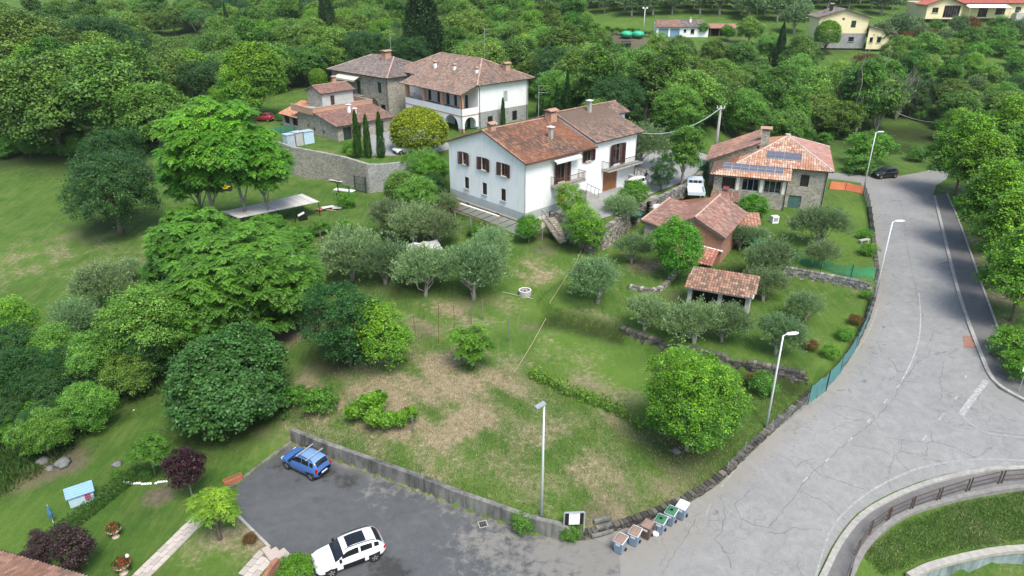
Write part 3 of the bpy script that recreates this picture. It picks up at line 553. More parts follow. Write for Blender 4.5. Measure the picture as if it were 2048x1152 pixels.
def crown(name,seed,R=(5,5,4),cz=6,nl=16,lr=.42,ncl=420,npc=24,leaf=.32,cr=.6,base=(.045,.085,.018),tip=(.10,.17,.03),tipamt=.5,var=.3,asp=.6,shape='round',low=-.55,mat='leaf_fix',droop=0,keep=1.):
    global rng; rng=np.random.default_rng(seed); R=np.array(R,float)
    k=np.arange(nl)+.5; ph=np.arccos(np.clip(1-(1-low)*k/nl,-1,1)); th=np.pi*(1+5**.5)*k+rng.uniform(0,6)
    d=np.stack([np.cos(th)*np.sin(ph),np.sin(th)*np.sin(ph),np.cos(ph)],1)
    sc=rng.uniform(.50,.78,(nl,1))
    if shape=='cone': sc=sc*np.clip(1.05-.75*np.clip(d[:,2:],-.4,1),.25,1.2); 
    lc=d*R*sc
    if shape=='cone': lc[:,2]=d[:,2]*R[2]*.8
    if shape=='topiary': lc=d*R*.55
    lrad=lr*R.mean()*rng.uniform(.55,1.3,nl)
    if shape=='topiary': lrad=np.full(nl,R.mean()*.5)
    lc=np.vstack([lc,[[0,0,0]]]); lrad=np.append(lrad,R.mean()*.5)
    w=lrad**2; w/=w.sum(); li=rng.choice(len(lc),ncl*2,p=w); dd=rdir(ncl*2); dd[:,2]=np.where(dd[:,2]<-.3,-dd[:,2]*.6,dd[:,2]); dd=unit(dd)
    cc=lc[li]+dd*lrad[li][:,None]*(rng.uniform(.8,1.06,(ncl*2,1))+(rng.uniform(0,1,(ncl*2,1))<.15)*rng.uniform(.05,.38,(ncl*2,1)))
    dist=np.linalg.norm(cc[:,None,:]-lc[None],axis=2)/lrad[None]; dist[np.arange(len(cc)),li]=9
    ok=dist.min(1)>.72
    if shape=='topiary': ok[:]=True
    cc=cc[ok][:ncl]; dd=dd[ok][:ncl]; m=len(cc)
    if shape=='topiary':
        q=unit(cc/R); q=rdir(m); q[:,2]=np.where(q[:,2]<-.5,-q[:,2],q[:,2]); dd=q; cc=q*R*rng.uniform(.90,1.0,(m,1))
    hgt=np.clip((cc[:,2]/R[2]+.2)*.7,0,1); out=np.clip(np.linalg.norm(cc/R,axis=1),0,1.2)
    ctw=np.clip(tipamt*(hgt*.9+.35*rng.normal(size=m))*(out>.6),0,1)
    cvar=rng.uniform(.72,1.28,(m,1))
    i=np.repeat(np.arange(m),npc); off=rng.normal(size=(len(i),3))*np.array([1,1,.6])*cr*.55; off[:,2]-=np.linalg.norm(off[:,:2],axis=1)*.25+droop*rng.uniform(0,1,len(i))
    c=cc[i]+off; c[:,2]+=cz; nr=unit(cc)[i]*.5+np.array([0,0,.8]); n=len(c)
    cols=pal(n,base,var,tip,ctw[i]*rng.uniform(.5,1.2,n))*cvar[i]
    V,cols=leaves(c,nr,leaf,cols,asp)
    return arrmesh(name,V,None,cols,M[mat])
def trunkmesh(name,seed,h=5,r=.25,nlimb=6,R=4,cz=6,mat='bark',lean=(0,0),multi=1):
    rnd=random.Random(seed); mb=MB()
    for k in range(multi):
        a=rnd.uniform(0,6.28); s=.0 if multi==1 else .35
        pts=[Vector((0,0,-.3))]; q=Vector((0,0,0)); n=6
        for i in range(1,n+1): q=Vector((lean[0]*i/n+math.cos(a)*s*R*.5*i/n+rnd.uniform(-1,1)*h*.015,lean[1]*i/n+math.sin(a)*s*R*.5*i/n+rnd.uniform(-1,1)*h*.015,h*i/n)); pts.append(q)
        mb.tube(pts,[r*1.35]+[r*(1.05-.13*i) for i in range(n)],8)
        for j in range(nlimb):
            st=pts[rnd.randint(2,n)]; th=6.283*j/nlimb+rnd.uniform(-.4,.4); L=R*rnd.uniform(.55,.85); e=Vector((math.cos(th)*L,math.sin(th)*L,cz-st.z+rnd.uniform(-.3,.5)*R*.7))+Vector((st.x,st.y,st.z)); mid=st.lerp(e,.5)+Vector((rnd.uniform(-.3,.3),rnd.uniform(-.3,.3),-.25))
            mb.tube([st,mid,e],[r*.45,r*.28,r*.07],5)
            e2=mid+(e-mid).normalized()*L*.4+Vector((rnd.uniform(-1,1),rnd.uniform(-1,1),rnd.uniform(.2,1)))*L*.25; mb.tube([mid,e2],[r*.22,r*.05],4)
    o=mb.build(name,mat,smooth_=True); me=o.data; bpy.data.objects.remove(o); return me
def frond_crown(name,seed,R=(4,4,3),cz=8,nros=260,nf=9,fl=.9,pairs=5,lw=.13,ll=.36,base=(.05,.11,.018),tip=(.13,.22,.03),nl=12,lr=.42,low=-.5,tipamt=.5):
    """compound leaves: rosettes of arching fronds with paired leaflets"""
    global rng; rng=np.random.default_rng(seed); R=np.array(R,float)
    k=np.arange(nl)+.5; ph=np.arccos(1-(1-low)*k/nl); th=np.pi*(1+5**.5)*k
    lc=np.stack([np.cos(th)*np.sin(ph),np.sin(th)*np.sin(ph),np.cos(ph)],1)*R*rng.uniform(.45,.8,(nl,1)); lrad=lr*R.mean()*rng.uniform(.7,1.2,nl)
    li=rng.integers(0,nl,nros); dd=rdir(nros); dd[:,2]=np.abs(dd[:,2])*1.25-.55; dd=unit(dd)*np.array([1,1,.9]); cc=lc[li]+dd*lrad[li][:,None]; cc[:,2]+=cz
    cv=rng.uniform(.75,1.25,nros); tw=np.clip(tipamt*((cc[:,2]-cz)/R[2]*.8+.3*rng.normal(size=nros)+.2),0,1)
    ri=np.repeat(np.arange(nros),nf); nn=len(ri); az=np.tile(np.arange(nf)*6.283/nf,nros)+rng.uniform(-.3,.3,nn)+np.repeat(rng.uniform(0,6,nros),nf)
    L=fl*rng.uniform(.7,1.2,nn); el=rng.uniform(.0,.75,nn)
    h=np.stack([np.cos(az),np.sin(az),np.zeros(nn)],1); Vs=[];Cs=[]
    for j in range(pairs*2+1):
        s=(j//2+1)/(pairs+.5); side=(-1)**j; last=j==pairs*2
        if last: s=1.0
        pos=cc[ri]+h*(L*s*np.cos(el*(1-.3*s)))[:,None]; pos[:,2]+=L*(np.sin(el)*s-.62*s*s)
        tang=h*1.0; tang=tang.copy(); tang[:,2]=np.sin(el)-1.24*s; tang=unit(tang)
        lat=np.stack([-h[:,1],h[:,0],np.zeros(nn)],1)*side
        d=tang if last else unit(lat+tang*.5+np.array([0,0,-.25])); nrm=np.cross(d,tang if not last else lat); nrm=unit(nrm+rng.normal(size=(nn,3))*.15); b=unit(np.cross(nrm,d))
        l=(ll*np.sin(np.pi*(.25+.6*s)))*rng.uniform(.85,1.15,nn); q=pos; 
        V=np.stack([q,q+d*l[:,None]*.45+b*lw*.5,q+d*l[:,None],q+d*l[:,None]*.45-b*lw*.5],1).reshape(-1,3); Vs.append(V); Cs.append(pal(nn,base,.22,tip,tw[ri])*cv[ri][:,None])
    return arrmesh(name,np.vstack(Vs),None,np.vstack(Cs),M['leaf_fix'])
def olive_crown(name,seed,R=(2.4,2.4,1.9),cz=2.7,nsp=520,npl=26,base=(.092,.112,.086),tip=(.175,.188,.155),nl=12,leaf=.16):
    global rng; rng=np.random.default_rng(seed); R=np.array(R,float)
    lc=rdir(nl)*R*.5; lc[:,2]=np.abs(lc[:,2])*1.1-.3; li=rng.integers(0,nl,nsp); dd=rdir(nsp); dd[:,2]=np.abs(dd[:,2])*1.1-.45; dd=unit(dd)
    s0=lc[li]+dd*R*rng.uniform(.25,.55,(nsp,1)); dr=unit(dd*.8+np.array([0,0,.75])+rng.normal(size=(nsp,3))*.35); Ls=rng.uniform(.5,1.2,nsp)*R.mean()*.45
    i=np.repeat(np.arange(nsp),npl); t=rng.uniform(0,1,len(i)); c=s0[i]+dr[i]*(t*Ls[i])[:,None]+rng.normal(size=(len(i),3))*.07; c[:,2]+=cz-.12*t*t
    n=len(c); cols=pal(n,base,.3,tip,np.clip(t*.9*rng.uniform(.2,1.2,n),0,1))*np.repeat(rng.uniform(.8,1.2,(nsp,1)),npl,0)
    V,cols=leaves(c,rdir(n)+np.array([0,0,.5]),leaf,cols,.34,up=dr[i]); return arrmesh(name,V,None,cols,M['leaf'])
def spindle(name,seed,h=7,r=.75,n=5200,leaf=.22,base=(.018,.035,.014),tip=(.035,.065,.02),base_gap=.15,power=.55,blunt=.35):
    global rng; rng=np.random.default_rng(seed); t=rng.uniform(0,1,n); rad=r*np.minimum(1,((1-t)/(1-blunt)))**power*np.minimum(1,(t+.12)/.2); a=rng.uniform(0,6.283,n)
    lum=1+.14*np.sin(a*5+t*9)+.1*np.sin(a*3-t*23); rr=rad*lum*rng.uniform(.72,1.03,n); c=np.stack([np.cos(a)*rr,np.sin(a)*rr,base_gap+t*(h-base_gap)],1)
    o=np.stack([np.cos(a),np.sin(a),np.full(n,.25)],1); cols=pal(n,base,.3,tip,rng.uniform(0,1,n)*(rr/rad>.9)); V,cols=leaves(c,o,leaf,cols,.5,.7,up=o*.35+np.array([0,0,1.])); return arrmesh(name,V,None,cols,M['leaf_fix'])
def pine_umbrella(name,seed,R=(5.5,5.5,3.2),cz=10): return crown(name,seed,R,cz,22,.30,520,22,.26,.42,(.045,.085,.04),(.075,.13,.05),.5,.25,.35,low=-.15)
def bare_branches(name,seed,h=9,n=9,r=.22):
    rnd=random.Random(seed); mb=MB()
    def grow(p,d,L,r,dep):
        pts=[p]; q=p.copy(); dd=d.copy()
        for i in range(4): dd=(dd+Vector((rnd.uniform(-.22,.22),rnd.uniform(-.22,.22),.08))).normalized(); q=q+dd*L/4; pts.append(q.copy())
        mb.tube(pts,[r,r*.85,r*.7,r*.55,r*.4],5 if dep<2 else 3,cap=False)
        if dep<4:
            for k in range(rnd.randint(2,4)):
                i=rnd.randint(2,4); nd=(dd+Vector((rnd.uniform(-1,1),rnd.uniform(-1,1),rnd.uniform(-.1,.6)))*.75).normalized(); grow(pts[i],nd,L*rnd.uniform(.5,.72),r*.45,dep+1)
    for k in range(n):
        a=6.283*k/n; grow(Vector((0,0,0)),Vector((math.cos(a)*.45,math.sin(a)*.45,1)).normalized(),h*rnd.uniform(.35,.5),r*.6,1)
    o=mb.build(name,'dead',smooth_=True); me=o.data; bpy.data.objects.remove(o); return me
OAK=(.060,.094,.026); OAKT=(.135,.172,.045)
PR={}
def proto(k,cm,tm): PR[k]=(cm,tm)
for q,(sd,nl,lr) in enumerate(((11,15,.40),(12,19,.36),(13,12,.46),(14,22,.33))):
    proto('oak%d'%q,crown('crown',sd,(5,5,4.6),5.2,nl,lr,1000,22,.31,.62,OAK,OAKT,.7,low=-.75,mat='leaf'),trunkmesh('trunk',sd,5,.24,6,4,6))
proto('poplar',crown('crown',21,(3.2,3.2,5.5),7.5,24,.34,520,20,.36,.6,(.048,.088,.022),(.10,.16,.03),.5,low=-.9,mat='leaf'),trunkmesh('trunk',21,8,.25,6,2.5,8,'bark_grey'))
proto('darkoak',crown('crown',22,(5,5,5),5.2,24,.33,1400,24,.21,.5,(.024,.048,.020),(.048,.084,.032),.45,low=-.85,asp=.55),trunkmesh('trunk',22,4,.3,7,4,5))
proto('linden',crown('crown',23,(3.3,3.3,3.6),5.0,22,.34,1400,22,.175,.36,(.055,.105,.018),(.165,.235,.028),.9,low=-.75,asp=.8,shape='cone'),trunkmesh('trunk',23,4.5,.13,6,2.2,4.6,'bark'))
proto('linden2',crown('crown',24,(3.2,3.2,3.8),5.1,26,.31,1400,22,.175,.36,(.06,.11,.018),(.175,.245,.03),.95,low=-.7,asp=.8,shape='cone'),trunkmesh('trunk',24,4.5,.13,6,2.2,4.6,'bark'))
for q in range(3): proto('olive%d'%q,olive_crown('crown',31+q,(2.5+.2*q,2.4,2.1),2.1,900+40*q,26),trunkmesh('trunk',31+q,1.5,.17,5,1.6,2.4,'bark_grey',multi=2))
proto('olivefar',olive_crown('crown',37,(2.5,2.5,2.2),2.3,520,20,leaf=.3,base=(.07,.088,.07)),trunkmesh('trunk',37,1.6,.2,4,1.6,2.6,'bark_grey'))
proto('cypress',spindle('crown',41,6.6,.62,6500,.17,(.022,.045,.012),(.04,.085,.018),blunt=.12,power=.42),trunkmesh('trunk',41,1.2,.09,0,.3,1))
proto('cypresstall',spindle('crown',42,17,2.3,14000,.36,(.016,.030,.016),(.028,.045,.020),blunt=.2,power=.62),trunkmesh('trunk',42,3,.25,0,.3,1))
proto('cypressthin',spindle('crown',43,8,.7,3200,.24,(.014,.032,.013),(.025,.05,.016),blunt=.1,power=.6),trunkmesh('trunk',43,1.5,.1,0,.3,1))
proto('pine',pine_umbrella('crown',44),trunkmesh('trunk',44,9.5,.28,7,4,10,'bark_grey'))
proto('ailanthus',frond_crown('crown',51,(3.5,3.5,3.9),7.5,520,9,.80,5,.12,.32,low=-.75,nl=20,lr=.34,tipamt=.7),trunkmesh('trunk',51,7.5,.16,6,2.6,8.6,'bark_grey'))
proto('ailanthus2',frond_crown('crown',52,(3.2,3.2,3.9),6.2,460,9,.75,5,.12,.32,low=-.85,nl=18,lr=.34,tipamt=.7),trunkmesh('trunk',52,6.5,.15,6,2.4,6.8,'bark_grey'))
proto('ailanthusdark',frond_crown('crown',53,(4.6,4.6,3.9),4.4,850,8,.75,5,.13,.34,base=(.042,.085,.018),tip=(.085,.15,.028),low=-.85,nl=26,lr=.32,tipamt=.7),trunkmesh('trunk',53,4,.18,6,3,4.6,'bark_grey'))
proto('fig',crown('crown',61,(4.6,4.6,3.7),3.4,28,.34,2500,20,.205,.36,(.030,.066,.026),(.050,.098,.04),.6,.34,.85,low=-.8),trunkmesh('trunk',61,2.2,.16,7,3,3,'bark_grey',multi=3))
proto('maple',crown('crown',62,(4.3,4.3,4.6),4.9,38,.26,2600,22,.135,.34,(.045,.095,.016),(.155,.235,.022),.95,.28,.8,low=-.85),trunkmesh('trunk',62,3.6,.16,8,3,4.6,'bark_grey'))
proto('walnut',crown('crown',63,(3.0,3.0,2.9),3.5,26,.32,1100,22,.18,.36,(.04,.10,.014),(.12,.21,.025),.75,.28,.5,low=-.8),trunkmesh('trunk',63,2.4,.13,7,2,3.2,'bark_grey'))
proto('laurel',crown('crown',64,(3,3,4.2),4.2,26,.33,900,22,.18,.38,(.019,.046,.018),(.038,.08,.028),.5,.3,.55,low=-.9),trunkmesh('trunk',64,2.5,.13,6,2,4))
proto('locust',crown('crown',65,(2.4,2.4,3.4),3.6,22,.34,650,22,.18,.4,(.07,.13,.02),(.19,.235,.028),.8,.25,.5,low=-.9),trunkmesh('trunk',65,2.6,.09,6,1.6,3.4))
proto('sapling',frond_crown('crown',66,(1.5,1.5,1.8),2.5,110,8,.55,5,.08,.2,base=(.055,.105,.018),tip=(.10,.16,.025),low=-.8,nl=9),trunkmesh('trunk',66,3,.05,5,1,2.4))
proto('elder',crown('crown',67,(4,4,4.2),4.4,30,.30,1500,20,.17,.42,(.05,.10,.02),(.17,.24,.07),.75,.3,.6,low=-.85),trunkmesh('trunk',67,3,.14,6,2.5,4))
proto('topiary',crown('crown',68,(3.3,3.3,2.9),2.9,30,.5,1500,20,.21,.34,(.125,.125,.012),(.26,.215,.015),.8,.2,.6,shape='topiary',low=-.8),trunkmesh('trunk',68,1.5,.15,5,1.5,2))
proto('roundtree',crown('crown',69,(3.2,3.2,3.6),4.8,26,.5,1000,20,.25,.40,(.06,.11,.016),(.15,.195,.02),.8,.25,.6,shape='topiary',low=-.9),trunkmesh('trunk',69,3,.14,6,2,4,multi=3))
proto('purple',crown('crown',70,(1.35,1.35,1.5),2.5,20,.36,420,18,.13,.25,(.022,.0065,.017),(.055,.015,.032),.5,.3,.75,low=-.9,mat='leaf_fix'),trunkmesh('trunk',70,2,.055,5,.8,2.2,'bark_grey'))
proto('purplebush',crown('crown',71,(1.1,1.1,1.9),2.0,22,.34,420,18,.13,.25,(.036,.016,.032),(.072,.032,.055),.5,.3,.6,low=-.95,mat='leaf_fix'),trunkmesh('trunk',71,1.2,.05,5,.6,1.6))
proto('acer',frond_crown('crown',72,(1.5,1.4,1.0),2.5,120,8,.4,4,.08,.18,base=(.04,.085,.016),tip=(.08,.14,.025),low=-.4,nl=9),trunkmesh('trunk',72,1.9,.06,5,1,2.4))
proto('robinia',frond_crown('crown',73,(1.7,1.7,.8),3.1,60,8,.6,5,.09,.2,base=(.08,.125,.022),tip=(.17,.20,.03),low=-.3,nl=9,tipamt=.9),trunkmesh('trunk',73,2.4,.14,8,1.5,3.1,'bark'))
proto('shrub',crown('crown',74,(1.4,1.4,1.1),1.0,14,.4,260,18,.14,.25,(.045,.09,.02),(.09,.16,.03),.6,.3,.6,low=-.7),trunkmesh('trunk',74,.6,.04,5,.8,.8))
proto('brightshrub',crown('crown',75,(1.3,1.3,1.),.9,14,.4,260,18,.13,.25,(.055,.11,.016),(.105,.175,.022),.7,.3,.6,low=-.8),trunkmesh('trunk',75,.5,.04,5,.8,.7))
proto('redshrub',crown('crown',76,(1.3,1.3,1.),.95,14,.4,260,18,.12,.25,(.065,.03,.015),(.15,.045,.02),.7,.3,.6,low=-.8),trunkmesh('trunk',76,.5,.04,5,.8,.7))
proto('boxball',crown('crown',77,(.9,.9,.8),.8,16,.5,300,16,.08,.14,(.03,.065,.018),(.05,.10,.025),.5,.2,.6,shape='topiary',low=-.9),trunkmesh('trunk',77,.4,.04,3,.4,.5))
proto('deadtree',bare_branches('crown',78,11,8,.25),trunkmesh('trunk',78,3,.24,0,1,3,'bark_grey'))
proto('halfdead',crown('crown',79,(3.2,3.2,5.4),7.6,26,.28,420,18,.32,.5,(.055,.105,.02),(.09,.16,.03),.5,low=-.9),bare_branches('trunk',80,15,6,.26))
proto('vine',crown('crown',81,(.8,.45,.6),1.1,10,.4,150,16,.16,.22,(.06,.11,.016),(.13,.18,.025),.8,.3,.8,low=-.9),trunkmesh('trunk',81,1.1,.035,3,.4,1.0))
rng=np.random.default_rng(5)
NSC={}
def tree(kind,label,at,sc=1.,name='tree',cat='tree',group=None,sz=None,rz=None,dz=0,sxy=None):
    p=at if isinstance(at,Vector) else G(*at); p=Vector((p.x,p.y,p.z+dz))
    s=(sc*(sxy[0] if sxy else 1),sc*(sxy[1] if sxy else 1),sc*(sz or 1)); t=thing(name,label,cat,p,random.uniform(0,6.28) if rz is None else rz,group,s)
    cm,tm=PR[kind]; link(cm,'crown',t); link(tm,'trunk',t); return t
# ------------------------------------------------------------------ building helpers (all in the building's own frame)
def wallpanel(mb,p0,p1,z0,z1,holes=(),depth=.22,mi=0,rev=None,zb=None):
    """outer face of a wall from p0 to p1 (outside on the right hand), with rectangular or arched openings and their reveals"""
    p0=Vector((p0[0],p0[1],0)); p1=Vector((p1[0],p1[1],0)); L=(p1-p0).length; d=(p1-p0)/L; inn=Vector((-d.y,d.x,0)); rev=mi if rev is None else rev
    X=sorted({0.,L}|{h[0] for h in holes}|{h[1] for h in holes}); Zs=sorted({z0,z1}|{h[2] for h in holes}|{h[3] for h in holes})
    Zs=[z for z in Zs if z0<=z<=z1]
    def pt(s,z,k=0): q=p0+d*s+inn*k; return (q.x,q.y,z)
    for i in range(len(X)-1):
        for j in range(len(Zs)-1):
            xm=(X[i]+X[i+1])/2; zm=(Zs[j]+Zs[j+1])/2
            if any(h[0]<xm<h[1] and h[2]<zm<h[3] for h in holes): continue
            mb.poly([pt(X[i],Zs[j]),pt(X[i+1],Zs[j]),pt(X[i+1],Zs[j+1]),pt(X[i],Zs[j+1])],mi=mi)
    for h in holes:
        a,b,c,e=h[:4]; arch=len(h)>4 and h[4]
        if not arch:
            for q in(((a,c),(a,e)),((b,e),(b,c)),((a,e),(b,e)),((b,c),(a,c))):
                mb.poly([pt(*q[0]),pt(*q[1]),pt(*q[1],depth),pt(*q[0],depth)],mi=rev)
        else:
            r=(b-a)/2; cz=e-r; m=(a+b)/2; pts=[(m-r*math.cos(math.pi*k/12),cz+r*math.sin(math.pi*k/12)) for k in range(13)]
            for k in range(12):
                (x1,q1),(x2,q2)=pts[k],pts[k+1]; mb.poly([pt(x1,q1),pt(x2,q2),pt(x2,e),pt(x1,e)],mi=mi)
                mb.poly([pt(x1,q1),pt(x1,q1,depth),pt(x2,q2,depth),pt(x2,q2)],mi=rev)
            for x in(a,b): mb.poly([pt(x,c),pt(x,cz),pt(x,cz,depth),pt(x,c,depth)],mi=rev)
def window(root,p0,p1,a,b,z0,z1,frame='wood',shut=None,open_=None,depth=.12,sill='concrete',cols=2,name='window',glass='glass',rows=1,left=True,right=True):
    p0=Vector((p0[0],p0[1],0)); p1=Vector((p1[0],p1[1],0)); d=(p1-p0).normalized(); inn=Vector((-d.y,d.x,0)); out=-inn
    mb=MB()
    def W(s,z,k): q=p0+d*s+inn*k; return Vector((q.x,q.y,z))
    t=.07; k=depth
    for s in(a+t/2,b-t/2): mb.bar(W(s,z0,k),W(s,z1,k),t,t)
    for z in(z0+t/2,z1-t/2): mb.bar(W(a+t,z,k),W(b-t,z,k),t,t)
    for c in range(1,cols): s=a+(b-a)*c/cols; mb.bar(W(s,z0+t,k),W(s,z1-t,k),t*.8,t)
    for c in range(1,rows): z=z0+(z1-z0)*c/rows; mb.bar(W(a+t,z,k),W(b-t,z,k),t,t*.8)
    w=mb.build(name,frame,root)
    g=MB()
    for c in range(cols):
        s0=a+(b-a)*c/cols+t/2; s1=a+(b-a)*(c+1)/cols-t/2; g.poly([W(s0,z0+t,k+.02),W(s1,z0+t,k+.02),W(s1,z1-t,k+.02),W(s0,z1-t,k+.02)])
    g.build('pane',glass,w)
    if sill:
        s=MB(); s.bar(W(a-.1,z0-.04,-.03),W(b+.1,z0-.04,-.03),.3,.07); s.build('sill',sill,w)
    if shut:
        sw=(b-a)/2
        def leaf_(s0,ang,sg):
            sb=MB(); hinge=W(s0,0,-.03); dr=d*math.cos(ang)*sg+out*math.sin(ang); nn=Vector((-dr.y,dr.x,0)); e=hinge+dr*sw
            sb.bar((hinge.x,hinge.y,z0+.03),(hinge.x,hinge.y,z1-.03),.05,.08); sb.bar((e.x,e.y,z0+.03),(e.x,e.y,z1-.03),.05,.08)
            n=max(5,int((z1-z0)/.16))
            for i in range(n+1):
                z=z0+.06+(z1-z0-.12)*i/n; sb.bar(hinge+Vector((0,0,z)),e+Vector((0,0,z)),.035,.10 if i%n else .14)
            sb.bar(hinge+dr*sw*.5+Vector((0,0,z0+.05)),hinge+dr*sw*.5+Vector((0,0,z1-.05)),.02,sw*.85)
            sb.build('shutter',shut,root)
        oa=open_ if open_ is not None else math.radians(8)
        if left: leaf_(a,oa,-1)
        if right: leaf_(b,oa,1)
    return w
def closed_shutter(root,p0,p1,a,b,z0,z1,mat='greenshut',name='shutter',k=.04,leafs=2):
    p0=Vector((p0[0],p0[1],0)); p1=Vector((p1[0],p1[1],0)); d=(p1-p0).normalized(); inn=Vector((-d.y,d.x,0))
    for c in range(leafs):
        sb=MB(); s0=a+(b-a)*c/leafs+.01; s1=a+(b-a)*(c+1)/leafs-.01
        def W(s,z,kk=k): q=p0+d*s+inn*kk; return Vector((q.x,q.y,z))
        for s in(s0+.04,s1-.04): sb.bar(W(s,z0),W(s,z1),.08,.05)
        n=max(5,int((z1-z0)/.15))
        for i in range(n+1): z=z0+.05+(z1-z0-.1)*i/n; sb.bar(W(s0+.06,z,k+.02),W(s1-.06,z,k+.02),.04,.11)
        sb.poly([W(s0,z0,k+.045),W(s1,z0,k+.045),W(s1,z1,k+.045),W(s0,z1,k+.045)]); sb.build(name,mat,root)
def door(root,p0,p1,a,b,z0,z1,mat='doorbrown',k=.12,planks=4,name='door'):
    p0=Vector((p0[0],p0[1],0)); p1=Vector((p1[0],p1[1],0)); d=(p1-p0).normalized(); inn=Vector((-d.y,d.x,0)); mb=MB()
    def W(s,z,kk=k): q=p0+d*s+inn*kk; return Vector((q.x,q.y,z))
    for i in range(planks):
        s0=a+(b-a)*i/planks+.008; s1=a+(b-a)*(i+1)/planks-.008; m=(s0+s1)/2; mb.bar(W(m,z0),W(m,z1),s1-s0,.05) if False else mb.mesh([W(s0,z0),W(s1,z0),W(s1,z1),W(s0,z1),W(s0,z0,k+.04),W(s1,z0,k+.04),W(s1,z1,k+.04),W(s0,z1,k+.04)],[(0,1,2,3),(0,4,5,1),(1,5,6,2),(3,2,6,7),(0,3,7,4)])
    mb.poly([W(a,z0,k+.03),W(b,z0,k+.03),W(b,z1,k+.03),W(a,z1,k+.03)])
    o=mb.build(name,mat,root); h=MB(); h.bar(W(b-.12,z0+1,k-.05),W(b-.12,z0+1.15,k-.05),.03); h.build('handle','iron',o); return o
TILE_OR=[(.27,.125,.075),(.33,.165,.10),(.21,.10,.065),(.15,.095,.075),(.095,.078,.068),(.38,.215,.14),(.19,.145,.11)]
TILE_OLD=[(.26,.16,.12),(.20,.135,.11),(.32,.20,.15),(.15,.12,.105),(.36,.25,.19),(.24,.19,.16),(.29,.16,.11)]
TILE_GREY=[(.21,.17,.155),(.16,.135,.125),(.25,.20,.175),(.12,.11,.105),(.30,.25,.22),(.24,.17,.14)]
TILE_PINK=[(.33,.175,.13),(.27,.145,.11),(.37,.225,.175),(.21,.125,.105),(.31,.155,.11),(.26,.185,.155),(.17,.12,.10)]
TILE_NEW=[(.42,.18,.10),(.46,.235,.145),(.50,.31,.215),(.54,.40,.31),(.38,.16,.09),(.58,.47,.39)]
TILE_RED=[(.42,.12,.09),(.45,.14,.10),(.39,.115,.085)]
_tr=random.Random(99)
def roofplane(root,poly,pal_,w=.22,row=.38,name='roof',thick=.12,light=0,caps=(),patch=None,under='under',hgt=.06,smooth_tiles=False):
    """clay tile covering of a flat roof slope; poly[0]->poly[1] is the eave (seen from outside, left to right)"""
    P0=[Vector(q) for q in poly]; s=(P0[1]-P0[0]).normalized(); n=None
    for i in range(2,len(P0)):
        n=s.cross(P0[i]-P0[0])
        if n.length>1e-3: break
    n.normalize()
    if n.z<0: n=-n
    t=n.cross(s).normalized(); 
    if t.dot(P0[2]-P0[0])<0: t=-t
    q=[((p-P0[0]).dot(s),(p-P0[0]).dot(t)) for p in P0]; smin=min(a for a,b in q); smax=max(a for a,b in q); mb=MB()
    nc=max(1,round((smax-smin)/w)); w=(smax-smin)/nc; m=len(q)
    prof=((-.5,0),(-.34,hgt),(-.08,hgt*1.05),(.12,.012),(.5,0))
    if smooth_tiles: prof=((-.5,.01),(-.38,.045),(-.25,.01),(.5,.01))
    off=_tr.uniform(0,50)
    for c in range(nc):
        sc=smin+(c+.5)*w; ts=[]
        for i in range(m):
            (a0,b0),(a1,b1)=q[i],q[(i+1)%m]
            if (a0-sc)*(a1-sc)<0: ts.append(b0+(b1-b0)*(sc-a0)/(a1-a0))
        if len(ts)<2: continue
        t0,t1=min(ts),max(ts); 
        if t0<.4: t0-=_tr.uniform(0,.05)
        k=max(1,int(math.ceil((t1-t0)/row)))
        for r in range(k):
            a=t0+r*row; b=min(a+row,t1); 
            if b-a<.04: continue
            nz=math.sin(sc*.9+off)+math.sin(a*1.3+sc*.35+off*2)+_tr.uniform(-1.6,1.6); ci=int((nz+3.6)/7.2*len(pal_)); ci=min(len(pal_)-1,max(0,ci)); ci=ci if _tr.random()<.72 else _tr.randrange(len(pal_)); col=pal_[ci]
            if patch: col=patch(sc,a,col)
            f=_tr.uniform(.9,1.1); col=tuple((x*.82+y*.18)*f for x,y in zip(col,pal_[len(pal_)//2])); lift=_tr.uniform(.012,.03); k0=len(mb.v)
            for (ps,ph) in prof: v=P0[0]+s*(sc+ps*w)+t*a+n*(ph+lift+.01); mb.v.append(tuple(v))
            for (ps,ph) in prof: v=P0[0]+s*(sc+ps*w)+t*(b+.02)+n*(ph*.9); mb.v.append(tuple(v))
            np_=len(prof)
            for i in range(np_-1): mb.f.append((k0+i,k0+i+1,k0+np_+i+1,k0+np_+i)); mb.c.append(col); mb.m.append(0)
            mb.f.append(tuple(k0+i for i in reversed(range(np_)))); mb.c.append(tuple(x*.5 for x in col)); mb.m.append(0)
    top=[p-n*.015 for p in P0]; bot=[p-n*thick for p in P0]
    mb.poly(top,mi=1); mb.poly(bot[::-1],mi=1)
    for i in range(m): j=(i+1)%m; mb.poly([bot[i],bot[j],top[j],top[i]],mi=1)
    o=mb.build(name,['tile',under],root)
    return o
def ridge(roof,a,b,col=(.42,.24,.17),r=.13,L=.42,name='ridge_tile',bright=None):
    a=Vector(a);b=Vector(b);d=(b-a);n=max(1,int(d.length/L)); mb=MB(); dn=d.normalized(); side=dn.cross(Vector((0,0,1))).normalized(); up=side.cross(dn)
    for i in range(n):
        p=a+d*i/n; q=a+d*(i+1.08)/n; f=_tr.uniform(.8,1.2); k0=len(mb.v)
        for pp,rr in((p,r),(q,r*.82)):
            for k in range(5): an=math.pi*k/4; mb.v.append(tuple(pp+side*math.cos(an)*rr+up*(math.sin(an)*rr*.8+.03)))
        c=tuple(min(1,x*f) for x in col)
        for k in range(4): mb.f.append((k0+k,k0+k+1,k0+k+6,k0+k+5)); mb.c.append(c); mb.m.append(0)
        mb.f.append(tuple(k0+k for k in range(5))); mb.c.append(tuple(x*.4 for x in c)); mb.m.append(0)
    return mb.build(name,'tile',roof)
